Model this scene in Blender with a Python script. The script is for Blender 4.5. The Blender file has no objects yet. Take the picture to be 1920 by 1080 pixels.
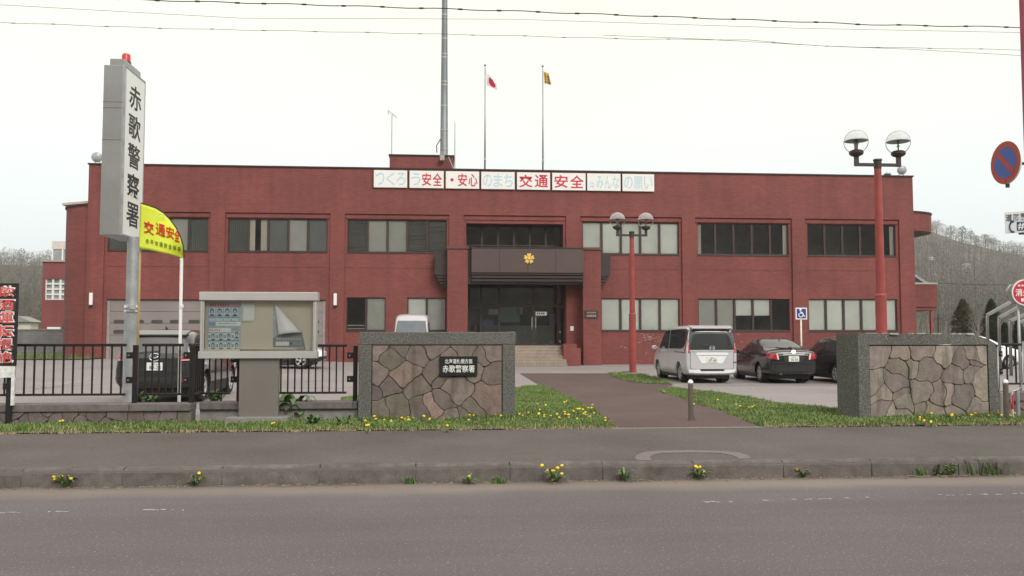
import bpy, bmesh, math, random
from math import sin, cos, tan, pi, radians, atan, sqrt
from mathutils import Vector, Matrix
from mathutils.bvhtree import BVHTree
R = random.Random(7)
sc = bpy.context.scene
COL = sc.collection
# ---------------------------------------------------------------- camera
FPX, YAW, PIT, CH = 1600.0, radians(4.5), atan(88/1600.0), 1.55
cd = bpy.data.cameras.new('camera'); cd.sensor_width = 36; cd.lens = 36*FPX/1920
cd.clip_start = .1; cd.clip_end = 5000
cam = bpy.data.objects.new('camera', cd); COL.objects.link(cam)
cam.location = (0, 0, CH); cam.rotation_euler = (pi/2+PIT, 0, -YAW)
sc.camera = cam
# ---------------------------------------------------------------- world and sun (overcast)
SUN_EL, SUN_AZ = radians(40), radians(155)       # azimuth clockwise from +Y: behind the camera, to the right
w = bpy.data.worlds.new("World"); sc.world = w; w.use_nodes = True
nt = w.node_tree; nt.nodes.clear()
sky = nt.nodes.new('ShaderNodeTexSky'); sky.sky_type = 'NISHITA'; sky.sun_disc = False
sky.sun_elevation = SUN_EL; sky.sun_rotation = SUN_AZ
sky.air_density = 1.6; sky.dust_density = 6; sky.ozone_density = 1
hs = nt.nodes.new('ShaderNodeHueSaturation'); hs.inputs['Saturation'].default_value = .2
tc = nt.nodes.new('ShaderNodeTexCoord'); cn = nt.nodes.new('ShaderNodeTexNoise')
cn.inputs['Scale'].default_value = 2.2; cn.inputs['Detail'].default_value = 6
cr = nt.nodes.new('ShaderNodeMapRange'); cr.inputs['To Min'].default_value = .94; cr.inputs['To Max'].default_value = 1.06
mx = nt.nodes.new('ShaderNodeVectorMath'); mx.operation = 'SCALE'
bg = nt.nodes.new('ShaderNodeBackground'); bg.inputs['Strength'].default_value = .15
wo = nt.nodes.new('ShaderNodeOutputWorld')
sz = nt.nodes.new('ShaderNodeSeparateXYZ'); zr = nt.nodes.new('ShaderNodeValToRGB')     # overcast: a bright cloud sheet over the clear sky
nt.links.new(tc.outputs['Generated'], sz.inputs[0]); nt.links.new(sz.outputs[2], zr.inputs[0])
e = zr.color_ramp.elements; e[0].position = 0; e[0].color = (.93, 1.03, 1.05, 1); e[1].position = .42; e[1].color = (1.06, 1.09, .83, 1)
k = e.new(.75); k.color = (1.14, 1.04, 1.06, 1); k = e.new(.13); k.color = (.93, 1.03, 1.04, 1); k = e.new(.24); k.color = (.99, 1.05, .95, 1)
cl = nt.nodes.new('ShaderNodeVectorMath'); cl.operation = 'SCALE'; cl.inputs['Scale'].default_value = 6.0
nt.links.new(zr.outputs[0], cl.inputs[0])
mm = nt.nodes.new('ShaderNodeMix'); mm.data_type = 'RGBA'; mm.inputs[0].default_value = .85
nt.links.new(sky.outputs[0], hs.inputs['Color']); nt.links.new(hs.outputs[0], mm.inputs[6]); nt.links.new(cl.outputs[0], mm.inputs[7])
nt.links.new(mm.outputs[2], mx.inputs[0])
nt.links.new(tc.outputs['Generated'], cn.inputs['Vector']); nt.links.new(cn.outputs[0], cr.inputs['Value'])
nt.links.new(cr.outputs[0], mx.inputs['Scale']); nt.links.new(mx.outputs[0], bg.inputs['Color'])
nt.links.new(bg.outputs[0], wo.inputs['Surface'])
sd = bpy.data.lights.new('sun', 'SUN'); sd.energy = 1.5; sd.angle = radians(25); sd.color = (1, .97, .93)
sun = bpy.data.objects.new('sun', sd); COL.objects.link(sun)
sv = Vector((sin(SUN_AZ)*cos(SUN_EL), cos(SUN_AZ)*cos(SUN_EL), sin(SUN_EL)))
sun.rotation_euler = sv.to_track_quat('Z', 'Y').to_euler(); sun.location = (20, -20, 40)
sc.view_settings.view_transform = 'Standard'; sc.view_settings.look = 'None'
sc.view_settings.exposure = 0.4; sc.view_settings.gamma = 1
sc.cycles.use_denoising = True
sc.cycles.max_bounces = 8; sc.cycles.transparent_max_bounces = 16

# ---------------------------------------------------------------- pixel -> place (photograph coordinates, 1920 x 1080)
FW = Vector((sin(YAW)*cos(PIT), cos(YAW)*cos(PIT), sin(PIT))); RT = Vector((cos(YAW), -sin(YAW), 0)); UP = RT.cross(FW)
def ray(u, v): return FW + RT*((u-960)/FPX) + UP*((540-v)/FPX)
def at(u, v, Y):
    d = ray(u, v); t = Y/d.y
    return Vector((d.x*t, Y, CH+d.z*t))
def sstep(a, b, t):
    t = max(0, min(1, (t-a)/(b-a))); return t*t*(3-2*t)
KY0, KY1, SWY = 9.12, 9.27, 12.42          # kerb front, kerb back, back edge of the pavement
KH = .18
def gz(x, y):                               # height of the ground
    z = KH*(1-sstep(14.6, 19, y))
    return z + .36*sstep(28, 43, y)*sstep(3, -14, x)
def gp(u, v, dz=0):                         # where a pixel's ray meets the ground
    z = KH
    d = ray(u, v)
    for _ in range(40):
        t = (z+dz-CH)/d.z
        x, y = d.x*t, d.y*t
        z = z*.5+.5*(gz(x, y) if y > KY0 else 0)
    return Vector((x, y, z))
def mpp(Y): return Y/FPX                    # metres in one photograph pixel at a depth

# ---------------------------------------------------------------- materials
MAT = {}
def newmat(name):
    m = bpy.data.materials.new(name); m.use_nodes = True
    n = m.node_tree.nodes; b = n['Principled BSDF']
    return m, m.node_tree, n, b
def S(nt, a, b): nt.links.new(a, b)
def noise(nt, vec, scale, detail=4, rough=.55):
    t = nt.nodes.new('ShaderNodeTexNoise'); t.inputs['Scale'].default_value = scale
    t.inputs['Detail'].default_value = detail; t.inputs['Roughness'].default_value = rough
    S(nt, vec, t.inputs['Vector']); return t.outputs['Fac']
def ramp(nt, fac, stops):
    r = nt.nodes.new('ShaderNodeValToRGB'); S(nt, fac, r.inputs[0])
    e = r.color_ramp.elements
    while len(e) < len(stops): e.new(.5)
    for i, (p, c) in enumerate(stops):
        e[i].position = p; e[i].color = (c, c, c, 1) if not hasattr(c, '__len__') else (*c[:3], 1)
    return r.outputs[0]
def mixc(nt, fac, a, b, mode='MIX'):
    m = nt.nodes.new('ShaderNodeMix'); m.data_type = 'RGBA'; m.blend_type = mode
    if hasattr(fac, 'links'): S(nt, fac, m.inputs[0])
    else: m.inputs[0].default_value = fac
    for i, c in ((6, a), (7, b)):
        if hasattr(c, 'links'): S(nt, c, m.inputs[i])
        else: m.inputs[i].default_value = (*c[:3], 1)
    return m.outputs[2]
def bump(nt, b, h, strength, dist=.01):
    k = nt.nodes.new('ShaderNodeBump'); k.inputs['Strength'].default_value = strength; k.inputs['Distance'].default_value = dist
    S(nt, h, k.inputs['Height']); S(nt, k.outputs[0], b.inputs['Normal'])
def objco(nt):
    return nt.nodes.new('ShaderNodeTexCoord').outputs['Object']
def plain(name, c, rough=.6, metal=0, var=.12, scale=6, bmp=0, coat=0, spec=.5):
    if name in MAT: return MAT[name]
    m, t, n, b = newmat(name)
    v = objco(t)
    f = noise(t, v, scale, 5)
    k = ramp(t, f, [(.3, 1-var), (.7, 1+var)])
    col = mixc(t, 1, c, k, 'MULTIPLY'); S(t, col, b.inputs['Base Color'])
    b.inputs['Roughness'].default_value = rough; b.inputs['Metallic'].default_value = metal
    b.inputs['Specular IOR Level'].default_value = spec
    if coat: b.inputs['Coat Weight'].default_value = coat; b.inputs['Coat Roughness'].default_value = .05
    if bmp: bump(t, b, noise(t, v, scale*8, 4), bmp)
    MAT[name] = m; return m
def brick(name, c1, c2, mortar, bw=.24, rh=.08, lum=.17):
    m, t, n, b = newmat(name)
    v = objco(t); sx = n.new('ShaderNodeSeparateXYZ'); S(t, v, sx.inputs[0])
    ad = n.new('ShaderNodeMath'); ad.operation = 'ADD'; S(t, sx.outputs[0], ad.inputs[0]); S(t, sx.outputs[1], ad.inputs[1])
    cb = n.new('ShaderNodeCombineXYZ'); S(t, ad.outputs[0], cb.inputs[0]); S(t, sx.outputs[2], cb.inputs[1])
    br = n.new('ShaderNodeTexBrick'); S(t, cb.outputs[0], br.inputs['Vector'])
    br.inputs['Color1'].default_value = (*c1, 1); br.inputs['Color2'].default_value = (*c2, 1); br.inputs['Mortar'].default_value = (*mortar, 1)
    br.inputs['Scale'].default_value = 1; br.inputs['Brick Width'].default_value = bw; br.inputs['Row Height'].default_value = rh
    br.inputs['Mortar Size'].default_value = .006; br.inputs['Mortar Smooth'].default_value = .3; br.inputs['Bias'].default_value = -.1
    big = ramp(t, noise(t, v, .35, 5), [(.3, 1-lum), (.7, 1+lum)])
    mp = n.new('ShaderNodeMapping'); mp.inputs['Scale'].default_value = (2.2, 2.2, .12); S(t, v, mp.inputs[0])
    st = ramp(t, noise(t, mp.outputs[0], 1, 5), [(.25, .78), (.55, 1.05)])
    c = mixc(t, 1, br.outputs['Color'], big, 'MULTIPLY'); c = mixc(t, .7, c, st, 'MULTIPLY')
    S(t, c, b.inputs['Base Color']); b.inputs['Roughness'].default_value = .75
    bump(t, b, br.outputs['Fac'], -.25, .008)
    MAT[name] = m; return m
def speckle(name, base, dark, light, sc1=160, sc2=55, rough=.85, big=(.9, 1.1), bmp=.3, sp=(.62, .68), bigs=.5):
    m, t, n, b = newmat(name); v = objco(t)
    f1 = noise(t, v, sc1, 2, .6); f2 = noise(t, v, sc2, 4, .6)
    c = mixc(t, ramp(t, f2, [(.35, 0), (.7, 1)]), dark, base)
    c = mixc(t, ramp(t, f1, [(sp[0], 0), (sp[1], 1)]), c, light)
    k = ramp(t, noise(t, v, bigs, 6), [(.3, big[0]), (.7, big[1])])
    c = mixc(t, 1, c, k, 'MULTIPLY')
    S(t, c, b.inputs['Base Color']); b.inputs['Roughness'].default_value = rough
    b.inputs['Specular IOR Level'].default_value = .25
    if bmp: bump(t, b, f1, bmp, .006)
    MAT[name] = m; return m
def glassmat(name, tint, base=.12, rough=.02, ior=1.5, gc=.92):
    m, t, n, b = newmat(name); n.remove(b)
    o = n['Material Output']
    tr = n.new('ShaderNodeBsdfTransparent'); tr.inputs[0].default_value = (*tint, 1)
    gl = n.new('ShaderNodeBsdfGlossy'); gl.inputs['Roughness'].default_value = rough; gl.inputs[0].default_value = (gc, gc, gc, 1)
    v = objco(t)
    bp = n.new('ShaderNodeBump'); bp.inputs['Strength'].default_value = .02; bp.inputs['Distance'].default_value = .02
    S(t, noise(t, v, 1.3, 2), bp.inputs['Height']); S(t, bp.outputs[0], gl.inputs['Normal'])
    fr = n.new('ShaderNodeFresnel'); fr.inputs[0].default_value = ior
    ad = n.new('ShaderNodeMath'); ad.operation = 'ADD'; ad.inputs[1].default_value = base; S(t, fr.outputs[0], ad.inputs[0])
    mx = n.new('ShaderNodeMixShader'); S(t, ad.outputs[0], mx.inputs[0]); S(t, tr.outputs[0], mx.inputs[1]); S(t, gl.outputs[0], mx.inputs[2])
    S(t, mx.outputs[0], o.inputs['Surface']); MAT[name] = m; return m

M_brick = brick('red_brick', (.212, .052, .044), (.168, .040, .035), (.125, .042, .037))
M_brick_ann = brick('annex_cladding', (.22, .058, .058), (.20, .054, .054), (.17, .05, .05), 1.2, .4, .06)
M_cap = plain('dark_coping_metal', (.035, .022, .02), .5, .3)
M_brown = plain('brown_panel', (.085, .058, .054), .5, .1, .06, 1.2)
M_browndk = plain('dark_brown_metal', (.045, .033, .031), .45, .2, .08, 2)
M_frame = plain('bronze_window_frame', (.055, .036, .034), .45, .3, .08, 3)
M_garage = plain('grey_door_steel', (.25, .215, .205), .5, .1, .06, .8)
M_garagelt = plain('door_frame_pale', (.32, .29, .28), .5, .1)
M_blind = plain('pale_blind', (.93, .94, .90), .8, 0, .05, 1.5)
M_blind2 = plain('grey_blind', (.62, .61, .575), .8, 0, .06, 1.5)
M_blind3 = plain('slate_blind', (.28, .285, .275), .8, 0, .06, 1.5)
M_curtain = plain('cream_curtain', (.78, .72, .64), .9, 0, .05, 4)
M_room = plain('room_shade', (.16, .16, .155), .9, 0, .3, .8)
M_glass = glassmat('window_glass', (.95, .97, .96), .05)
M_doorglass = glassmat('entrance_glass', (.85, .88, .87), .05)
M_tilestep = brick('step_tiles', (.30, .245, .195), (.26, .21, .17), (.11, .08, .07), .15, .15, .1)
M_white = plain('white_paint', (.78, .78, .75), .5, 0, .05, 3)
M_offwhite = plain('sign_white', (.80, .80, .77), .35, 0, .03, 2)
M_red = plain('red_paint', (.42, .03, .035), .45, 0, .1, 4)
M_redpost = plain('red_post_paint', (.29, .045, .04), .5, 0, .18, 3)
M_signred = plain('sign_red', (.55, .02, .05), .5, 0, .06, 3)
M_faded = plain('faded_blue_letters', (.46, .63, .73), .6, 0, .08, 8)
M_black = plain('black_paint', (.012, .012, .013), .45, 0, .1, 5)
M_blackfence = plain('black_fence_paint', (.016, .013, .014), .4, .2, .2, 9)
M_ink = plain('black_lettering', (.02, .02, .022), .6)
M_steel = plain('brushed_steel', (.34, .335, .33), .38, .75, .12, 1.5)
M_galv = plain('galvanised_steel', (.36, .37, .38), .5, .55, .18, 5)
M_chrome = plain('polished_chrome', (.86, .86, .86), .2, .65, .03)
M_gold = plain('gilt_metal', (.95, .68, .20), .35, .6, .08)
M_beacon = plain('red_beacon_plastic', (.62, .02, .02), .3, 0, .1, 10)
M_bronze = plain('bronze_post_metal', (.20, .165, .14), .38, .6, .12, 6)
M_boardmetal = plain('board_metal', (.45, .44, .42), .42, .25, .09, 1.6)
M_boardback = plain('beige_board', (.72, .65, .55), .9, 0, .05, 2)
M_concrete = speckle('grey_concrete', (.26, .25, .235), (.19, .18, .17), (.33, .32, .30), 90, 12, bmp=.15)
M_coping = speckle('weathered_coping', (.17, .15, .145), (.12, .105, .10), (.25, .23, .21), 70, 9, bmp=.25)
M_pebble = speckle('pebble_washed_stone', (.15, .148, .130), (.075, .076, .07), (.29, .285, .255), 62, 34, bmp=.5, sp=(.55, .68), big=(.85, 1.1))
M_kerb = speckle('kerb_concrete', (.155, .136, .124), (.10, .086, .078), (.24, .22, .205), 120, 7, bmp=.2, big=(.75, 1.15), bigs=2.2)
M_walk = speckle('pavement_asphalt', (.125, .107, .096), (.09, .078, .071), (.20, .18, .165), 130, 24, bmp=.25, big=(.80, 1.12), sp=(.62, .7), bigs=.7)
M_path = speckle('brown_paving', (.126, .086, .076), (.086, .06, .053), (.18, .135, .122), 150, 22, bmp=.25, big=(.86, 1.12), bigs=.6)
M_lot = speckle('worn_lot_asphalt', (.30, .272, .258), (.24, .217, .206), (.36, .335, .32), 120, 12, bmp=.15, big=(.86, 1.1), bigs=.25)
M_soil = speckle('verge_soil', (.085, .085, .04), (.05, .055, .025), (.20, .16, .10), 60, 20, bmp=.3)
M_field = speckle('spring_field', (.10, .105, .05), (.08, .09, .04), (.16, .14, .08), 2, .35, bmp=0, big=(.75, 1.2), bigs=.03)
M_line = speckle('worn_line_paint', (.42, .40, .385), (.27, .255, .245), (.56, .55, .53), 60, 15, bmp=0)
M_tyre = plain('tyre_rubber', (.016, .016, .016), .8)
M_alloy = plain('alloy_rim', (.55, .56, .57), .4, .3, .05)
M_paint_silver = plain('silver_car_paint', (.60, .61, .63), .32, .25, .02, 2, coat=.8)
M_paint_black = plain('black_car_paint', (.010, .011, .013), .25, 0, .05, 2, coat=.9)
M_paint_dark = plain('charcoal_car_paint', (.032, .033, .037), .22, .2, .05, 2, coat=1)
M_paint_white = plain('white_car_paint', (.84, .85, .86), .3, 0, .02, 2, coat=.8)
M_carglass = plain('car_tinted_glass', (.035, .038, .04), .05, 0, .1, 1, spec=1.0)
M_trim = plain('black_trim_plastic', (.02, .02, .021), .55)
M_taillamp = plain('tail_lamp_red', (.42, .012, .018), .15, 0, .05, 1, coat=1)
M_lampclear = plain('lamp_clear', (.75, .72, .70), .12, 0, .03, 1, coat=1)
M_plate = plain('plate_white', (.75, .76, .72), .5, 0, .02)
M_plateink = plain('plate_green_ink', (.05, .13, .08), .6)
# ---------------------------------------------------------------- mesh building
BASE = {}
class MB:
    def __init__(s): s.v = []; s.f = []; s.m = []; s.col = None
    def add(s, vs, fs, mat=0):
        o = len(s.v); s.v += [tuple(p) for p in vs]
        for f in fs: s.f.append(tuple(o+i for i in f)); s.m.append(mat)
        return s
    def box(s, x0, x1, y0, y1, z0, z1, mat=0):
        if x0 > x1: x0, x1 = x1, x0
        if y0 > y1: y0, y1 = y1, y0
        if z0 > z1: z0, z1 = z1, z0
        v = [(x, y, z) for z in (z0, z1) for y in (y0, y1) for x in (x0, x1)]
        return s.add(v, [(0, 2, 3, 1), (4, 5, 7, 6), (0, 1, 5, 4), (2, 6, 7, 3), (0, 4, 6, 2), (1, 3, 7, 5)], mat)
    def obox(s, c, ax, ay, az, mat=0):     # oriented box: centre and three half-axis vectors
        c, ax, ay, az = map(Vector, (c, ax, ay, az))
        v = [c+ax*i+ay*j+az*k for k in (-1, 1) for j in (-1, 1) for i in (-1, 1)]
        return s.add(v, [(0, 2, 3, 1), (4, 5, 7, 6), (0, 1, 5, 4), (2, 6, 7, 3), (0, 4, 6, 2), (1, 3, 7, 5)], mat)
    def poly(s, pts, mat=0): return s.add(pts, [tuple(range(len(pts)))], mat)
    def prism(s, pts, off, mat=0):         # planar polygon pushed along off
        n = len(pts); off = Vector(off); a = [Vector(p) for p in pts]
        return s.add(a+[p+off for p in a], [tuple(range(n-1, -1, -1)), tuple(range(n, 2*n))]+[(i, (i+1) % n, (i+1) % n+n, i+n) for i in range(n)], mat)
    def tube(s, pts, r, n=8, mat=0, cap=True):
        pts = [Vector(p) for p in pts]; k = len(pts)
        rs = r if hasattr(r, '__len__') else [r]*k
        vs = []; up = None
        for i, p in enumerate(pts):
            d = (pts[min(i+1, k-1)]-pts[max(i-1, 0)]).normalized()
            if up is None: up = d.orthogonal().normalized()
            up = (up-d*up.dot(d)).normalized(); q = d.cross(up)
            vs += [p+(up*cos(2*pi*j/n)+q*sin(2*pi*j/n))*rs[i] for j in range(n)]
        fs = [(i*n+j, i*n+(j+1) % n, (i+1)*n+(j+1) % n, (i+1)*n+j) for i in range(k-1) for j in range(n)]
        if cap: fs += [tuple(range(n-1, -1, -1)), tuple((k-1)*n+j for j in range(n))]
        return s.add(vs, fs, mat)
    def lathe(s, prof, c=(0, 0, 0), ax=(0, 0, 1), n=20, mat=0):   # prof: (radius, along)
        c = Vector(c); ax = Vector(ax).normalized(); u = ax.orthogonal().normalized(); q = ax.cross(u)
        k = len(prof); vs = [c+ax*h+(u*cos(2*pi*j/n)+q*sin(2*pi*j/n))*r for r, h in prof for j in range(n)]
        fs = [(i*n+j, i*n+(j+1) % n, (i+1)*n+(j+1) % n, (i+1)*n+j) for i in range(k-1) for j in range(n)]
        fs += [tuple(range(n-1, -1, -1)), tuple((k-1)*n+j for j in range(n))]
        return s.add(vs, fs, mat)
    def ball(s, c, r, n=16, mat=0, z=1):
        return s.lathe([(max(1e-4, r*sin(pi*i/n)), -r*z*cos(pi*i/n)) for i in range(n+1)], c, (0, 0, 1), n*2, mat)
    def text(s, body, c, rt, up, w, h, mat=0, bold=.012, ext=.004, shear=0):
        vs, fs = text_mesh(body, bold)
        x0 = min(v[0] for v in vs); x1 = max(v[0] for v in vs); y0 = min(v[1] for v in vs); y1 = max(v[1] for v in vs)
        c, rt, up = Vector(c), Vector(rt).normalized(), Vector(up).normalized(); nn = rt.cross(up)
        out = []
        for v in vs:
            a = ((v[0]-x0)/(x1-x0)-.5)*w; b = ((v[1]-y0)/(y1-y0)-.5)*h
            out.append(c+rt*(a+shear*b)+up*b+nn*(ext if v[2] > 0 else -.002))
        return s.add(out, fs, mat)
    def build(s, name, mats, parent=None, smooth=False, bevel=0, seg=2, autos=None):
        me = bpy.data.meshes.new(name)
        off = BASE.get(parent, Vector()) if parent else Vector()
        me.from_pydata([tuple(Vector(p)-off) for p in s.v], [], s.f)
        if not hasattr(mats, '__len__'): mats = [mats]
        for m in mats: me.materials.append(m)
        me.polygons.foreach_set('material_index', s.m)
        if smooth: me.polygons.foreach_set('use_smooth', [True]*len(s.f))
        if s.col:
            ca = me.color_attributes.new('Col', 'FLOAT_COLOR', 'CORNER')
            k = 0
            for p in me.polygons:
                c = s.col[p.index]
                for _ in p.loop_indices: ca.data[k].color = (*c, 1); k += 1
        me.update()
        if autos is not None:
            try: me.set_sharp_from_angle(angle=radians(autos))
            except Exception: pass
        o = bpy.data.objects.new(name, me); COL.objects.link(o)
        if parent: o.parent = parent; BASE[o] = off
        if bevel:
            b = o.modifiers.new('bevel', 'BEVEL'); b.width = bevel; b.segments = seg; b.limit_method = 'ANGLE'
        return o
_TC = {}
def text_mesh(body, bold):
    k = (body, bold)
    if k in _TC: return _TC[k]
    cu = bpy.data.curves.new('t', 'FONT'); cu.body = body; cu.offset = bold; cu.extrude = .01; cu.resolution_u = 2
    o = bpy.data.objects.new('t', cu); COL.objects.link(o)
    dg = bpy.context.evaluated_depsgraph_get()
    me = bpy.data.meshes.new_from_object(o.evaluated_get(dg))
    r = ([tuple(v.co) for v in me.vertices], [tuple(p.vertices) for p in me.polygons])
    bpy.data.objects.remove(o); bpy.data.curves.remove(cu); bpy.data.meshes.remove(me)
    _TC[k] = r; return r
def tag(o, label=None, cat=None, group=None, kind=None):
    if label: o['label'] = label
    if cat: o['category'] = cat
    if group: o['group'] = group
    if kind: o['kind'] = kind
    return o
def thing(name, loc, label, cat, group=None, rz=0):
    o = bpy.data.objects.new(name, None); COL.objects.link(o); o.empty_display_size = .2
    o.location = loc; o.rotation_euler = (0, 0, rz); BASE[o] = Vector(loc)
    return tag(o, label, cat, group)
def dup(root, loc, rz=0, label=None, group=None, scale=None):
    def cp(o, par):
        c = o.copy(); COL.objects.link(c)
        if par: c.parent = par
        for ch in list(o.children): cp(ch, c)
        return c
    r = cp(root, None); r.location = loc; r.rotation_euler = (0, 0, rz)
    if scale: r.scale = (scale,)*3
    if label: r['label'] = label
    if group: r['group'] = group
    return r
def holed(mb, x0, x1, z0, z1, holes, y, depth, mat=0, rmat=None):
    """front wall sheet in the plane y with rectangular holes, plus the holes' reveals going back by depth"""
    xs = sorted({x0, x1, *[h[0] for h in holes], *[h[1] for h in holes]}); zs = sorted({z0, z1, *[h[2] for h in holes], *[h[3] for h in holes]})
    for i in range(len(xs)-1):
        for j in range(len(zs)-1):
            cx, cz = (xs[i]+xs[i+1])/2, (zs[j]+zs[j+1])/2
            if any(h[0] < cx < h[1] and h[2] < cz < h[3] for h in holes): continue
            mb.poly([(xs[i], y, zs[j]), (xs[i+1], y, zs[j]), (xs[i+1], y, zs[j+1]), (xs[i], y, zs[j+1])], mat)
    rm = mat if rmat is None else rmat
    for (a, b, c, d) in [h[:4] for h in holes]:
        yb = y+depth
        mb.poly([(a, y, c), (a, y, d), (a, yb, d), (a, yb, c)], rm); mb.poly([(b, y, d), (b, y, c), (b, yb, c), (b, yb, d)], rm)
        mb.poly([(a, y, d), (b, y, d), (b, yb, d), (a, yb, d)], rm)
        if c > z0+.001: mb.poly([(b, y, c), (a, y, c), (a, yb, c), (b, yb, c)], rm)

# ---------------------------------------------------------------- ground, road, pavement
def sheet(name, mat, xs, ys, zf, dz, kind='structure', inside=None):
    mb = MB(); nx = len(xs)
    vs = [(x, y, zf(x, y)+dz) for y in ys for x in xs]; fs = []
    for j in range(len(ys)-1):
        for i in range(nx-1):
            if inside and not inside((xs[i]+xs[i+1])/2, (ys[j]+ys[j+1])/2): continue
            fs.append((j*nx+i, j*nx+i+1, (j+1)*nx+i+1, (j+1)*nx+i))
    mb.add(vs, fs); return tag(mb.build(name, mat, smooth=True), kind=kind)
def lin(a, b, n): return [a+(b-a)*i/n for i in range(n+1)]
XS = [-900, -400, -200, -100, -60]+lin(-40, 40, 80)+[60, 100, 200, 400, 900]
YS = [-400, -100, -30, 0, KY1-.02]+lin(KY1+.05, 20, 30)+lin(20.7, 50, 40)+[60, 80, 120, 200, 400, 900, 1800]
def gfull(x, y): return gz(x, y) if y > KY1-.01 else (-.02 if y < KY1-.05 else -.02)
sheet('ground', M_field, XS, YS, gfull, -.035)
# the road
m, t, n, b = newmat('road_asphalt'); v = objco(t)
f1 = noise(t, v, 48, 2, .6); f2 = noise(t, v, 22, 3, .7)
c = mixc(t, ramp(t, noise(t, v, 160, 3), [(.3, 0), (.7, 1)]), (.088, .079, .080), (.127, .115, .116))
c = mixc(t, ramp(t, f1, [(.62, 0), (.69, .9)]), c, (.27, .255, .25))
c = mixc(t, ramp(t, f2, [(.64, 0), (.73, .6)]), c, (.23, .20, .18))
c = mixc(t, ramp(t, noise(t, v, 40, 2), [(.30, .6), (.38, 0)]), c, (.06, .055, .055))
sx = n.new('ShaderNodeSeparateXYZ'); S(t, v, sx.inputs[0])
wv = n.new('ShaderNodeMath'); wv.operation = 'MULTIPLY_ADD'; wv.inputs[1].default_value = .5; S(t, noise(t, v, 1.1, 5), wv.inputs[0]); S(t, sx.outputs[1], wv.inputs[2])
dn = n.new('ShaderNodeMapRange'); dn.inputs['From Min'].default_value = 8.0; dn.inputs['From Max'].default_value = 9.5; S(t, wv.outputs[0], dn.inputs['Value'])
dust = ramp(t, dn.outputs[0], [(0, 0), (.42, .12), (.66, .8), (.84, .75), (.93, .1), (1, .0)])
c = mixc(t, dust, c, (.215, .178, .148))
gut = ramp(t, dn.outputs[0], [(.80, 0), (.90, .75), (1, .85)])
c = mixc(t, gut, c, (.10, .09, .076))
c = mixc(t, 1, c, ramp(t, noise(t, v, .45, 6), [(.3, .9), (.7, 1.1)]), 'MULTIPLY')
mp = n.new('ShaderNodeMapping'); mp.inputs['Scale'].default_value = (.12, 1.6, 1); S(t, v, mp.inputs[0])
c = mixc(t, 1, c, ramp(t, noise(t, mp.outputs[0], 1, 3), [(.35, .93), (.65, 1.07)]), 'MULTIPLY')
S(t, c, b.inputs['Base Color']); b.inputs['Roughness'].default_value = .82; b.inputs['Specular IOR Level'].default_value = .3
bump(t, b, f1, .5, .006); M_road = m
sheet('road', M_road, lin(-120, 120, 24), [-30, 0, 4, 8, KY0+.02], lambda x, y: 0, 0)
# kerb: rounded stones with joints
mb = MB(); x = -60.0; k = 0
while x < 60:
    L = .995
    j = R.uniform(-.006, .006); jz = R.uniform(-.004, .004)
    prof = [(KY0-.012, -.05), (KY0+.004+j, KH-.045+jz), (KY0+.02+j, KH-.012+jz), (KY0+.05+j, KH+.004+jz), (KY1, KH+.004+jz), (KY1, -.05)]
    pts = [(x+.004, a, c) for a, c in prof]
    mb.prism(pts, (L-.008, 0, 0)); x += L
tag(mb.build('kerb', M_kerb, bevel=.004), kind='structure')
mb = MB(); mb.box(-60, 60, KY0+.008, KY1-.01, -.05, KH-.02); tag(mb.build('kerb_joint_mortar', plain('joint_mortar', (.15, .13, .12), .9)), kind='structure')
sheet('pavement', M_walk, lin(-60, 60, 60), [KY1, 10.5, SWY-.05, SWY+.02], lambda x, y: KH, 0)
# light strip where the pavement meets the path, and the concrete band of an old patch
a, b2 = gp(975, 805).x, gp(1450, 800).x
mb = MB(); mb.box(a, b2, SWY-.03, SWY+.05, KH-.05, KH+.008); tag(mb.build('path_edging', M_concrete), kind='structure')
mb = MB()
q = [gp(*p) for p in ((1196, 864), (1190, 859), (1194, 853), (1208, 848), (1232, 845.5), (1300, 844.5), (1360, 846), (1385, 849), (1402, 854), (1410, 860))]
q2 = [gp(*p) for p in ((1224, 864), (1219, 860), (1220, 856), (1228, 852.5), (1243, 850), (1300, 849), (1350, 850), (1368, 853), (1380, 857), (1386, 861))]
for i in range(9): mb.poly([p+Vector((0, 0, .004)) for p in (q[i], q2[i], q2[i+1], q[i+1])][::-1])
tag(mb.build('pavement_patch_band', speckle('patch_band', (.20, .175, .155), (.15, .13, .12), (.27, .24, .22), 150, 25, bmp=.1)), kind='structure')
# the car park, paths, lines
D = 44.7
sheet('parking_lot', M_lot, lin(-32, 30, 62), lin(14.0, 47, 66), gz, -.012)
def polyfill(name, mat, pts, dz, step=.35, kind='structure'):
    bm = bmesh.new(); vs = [bm.verts.new((p[0], p[1], 0)) for p in pts]; bm.faces.new(vs)
    for ax in (0, 1):
        lo = min(p[ax] for p in pts); hi = max(p[ax] for p in pts); q = lo+step
        while q < hi:
            co = [0, 0, 0]; co[ax] = q; no = [0, 0, 0]; no[ax] = 1
            bmesh.ops.bisect_plane(bm, geom=bm.verts[:]+bm.edges[:]+bm.faces[:], plane_co=co, plane_no=no); q += step
    for vv in bm.verts: vv.co.z = gz(vv.co.x, vv.co.y)+dz
    me = bpy.data.meshes.new(name); bm.normal_update()
    for f in bm.faces:
        if f.normal.z < 0: f.normal_flip()
    bm.to_mesh(me); bm.free(); me.materials.append(mat)
    o = bpy.data.objects.new(name, me); COL.objects.link(o); return tag(o, kind=kind)
pathL = [(1152, 804), (1128, 785), (1108, 768), (1082, 752), (1050, 738), (1012, 722), (975, 700)]
pathR = [(1140, 700), (1150, 707), (1180, 716), (1215, 720), (1262, 721), (1236, 733), (1262, 742), (1310, 757), (1370, 777), (1428, 801)]
polyfill('path', M_path, [gp(*p) for p in pathL+pathR], .004)
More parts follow.
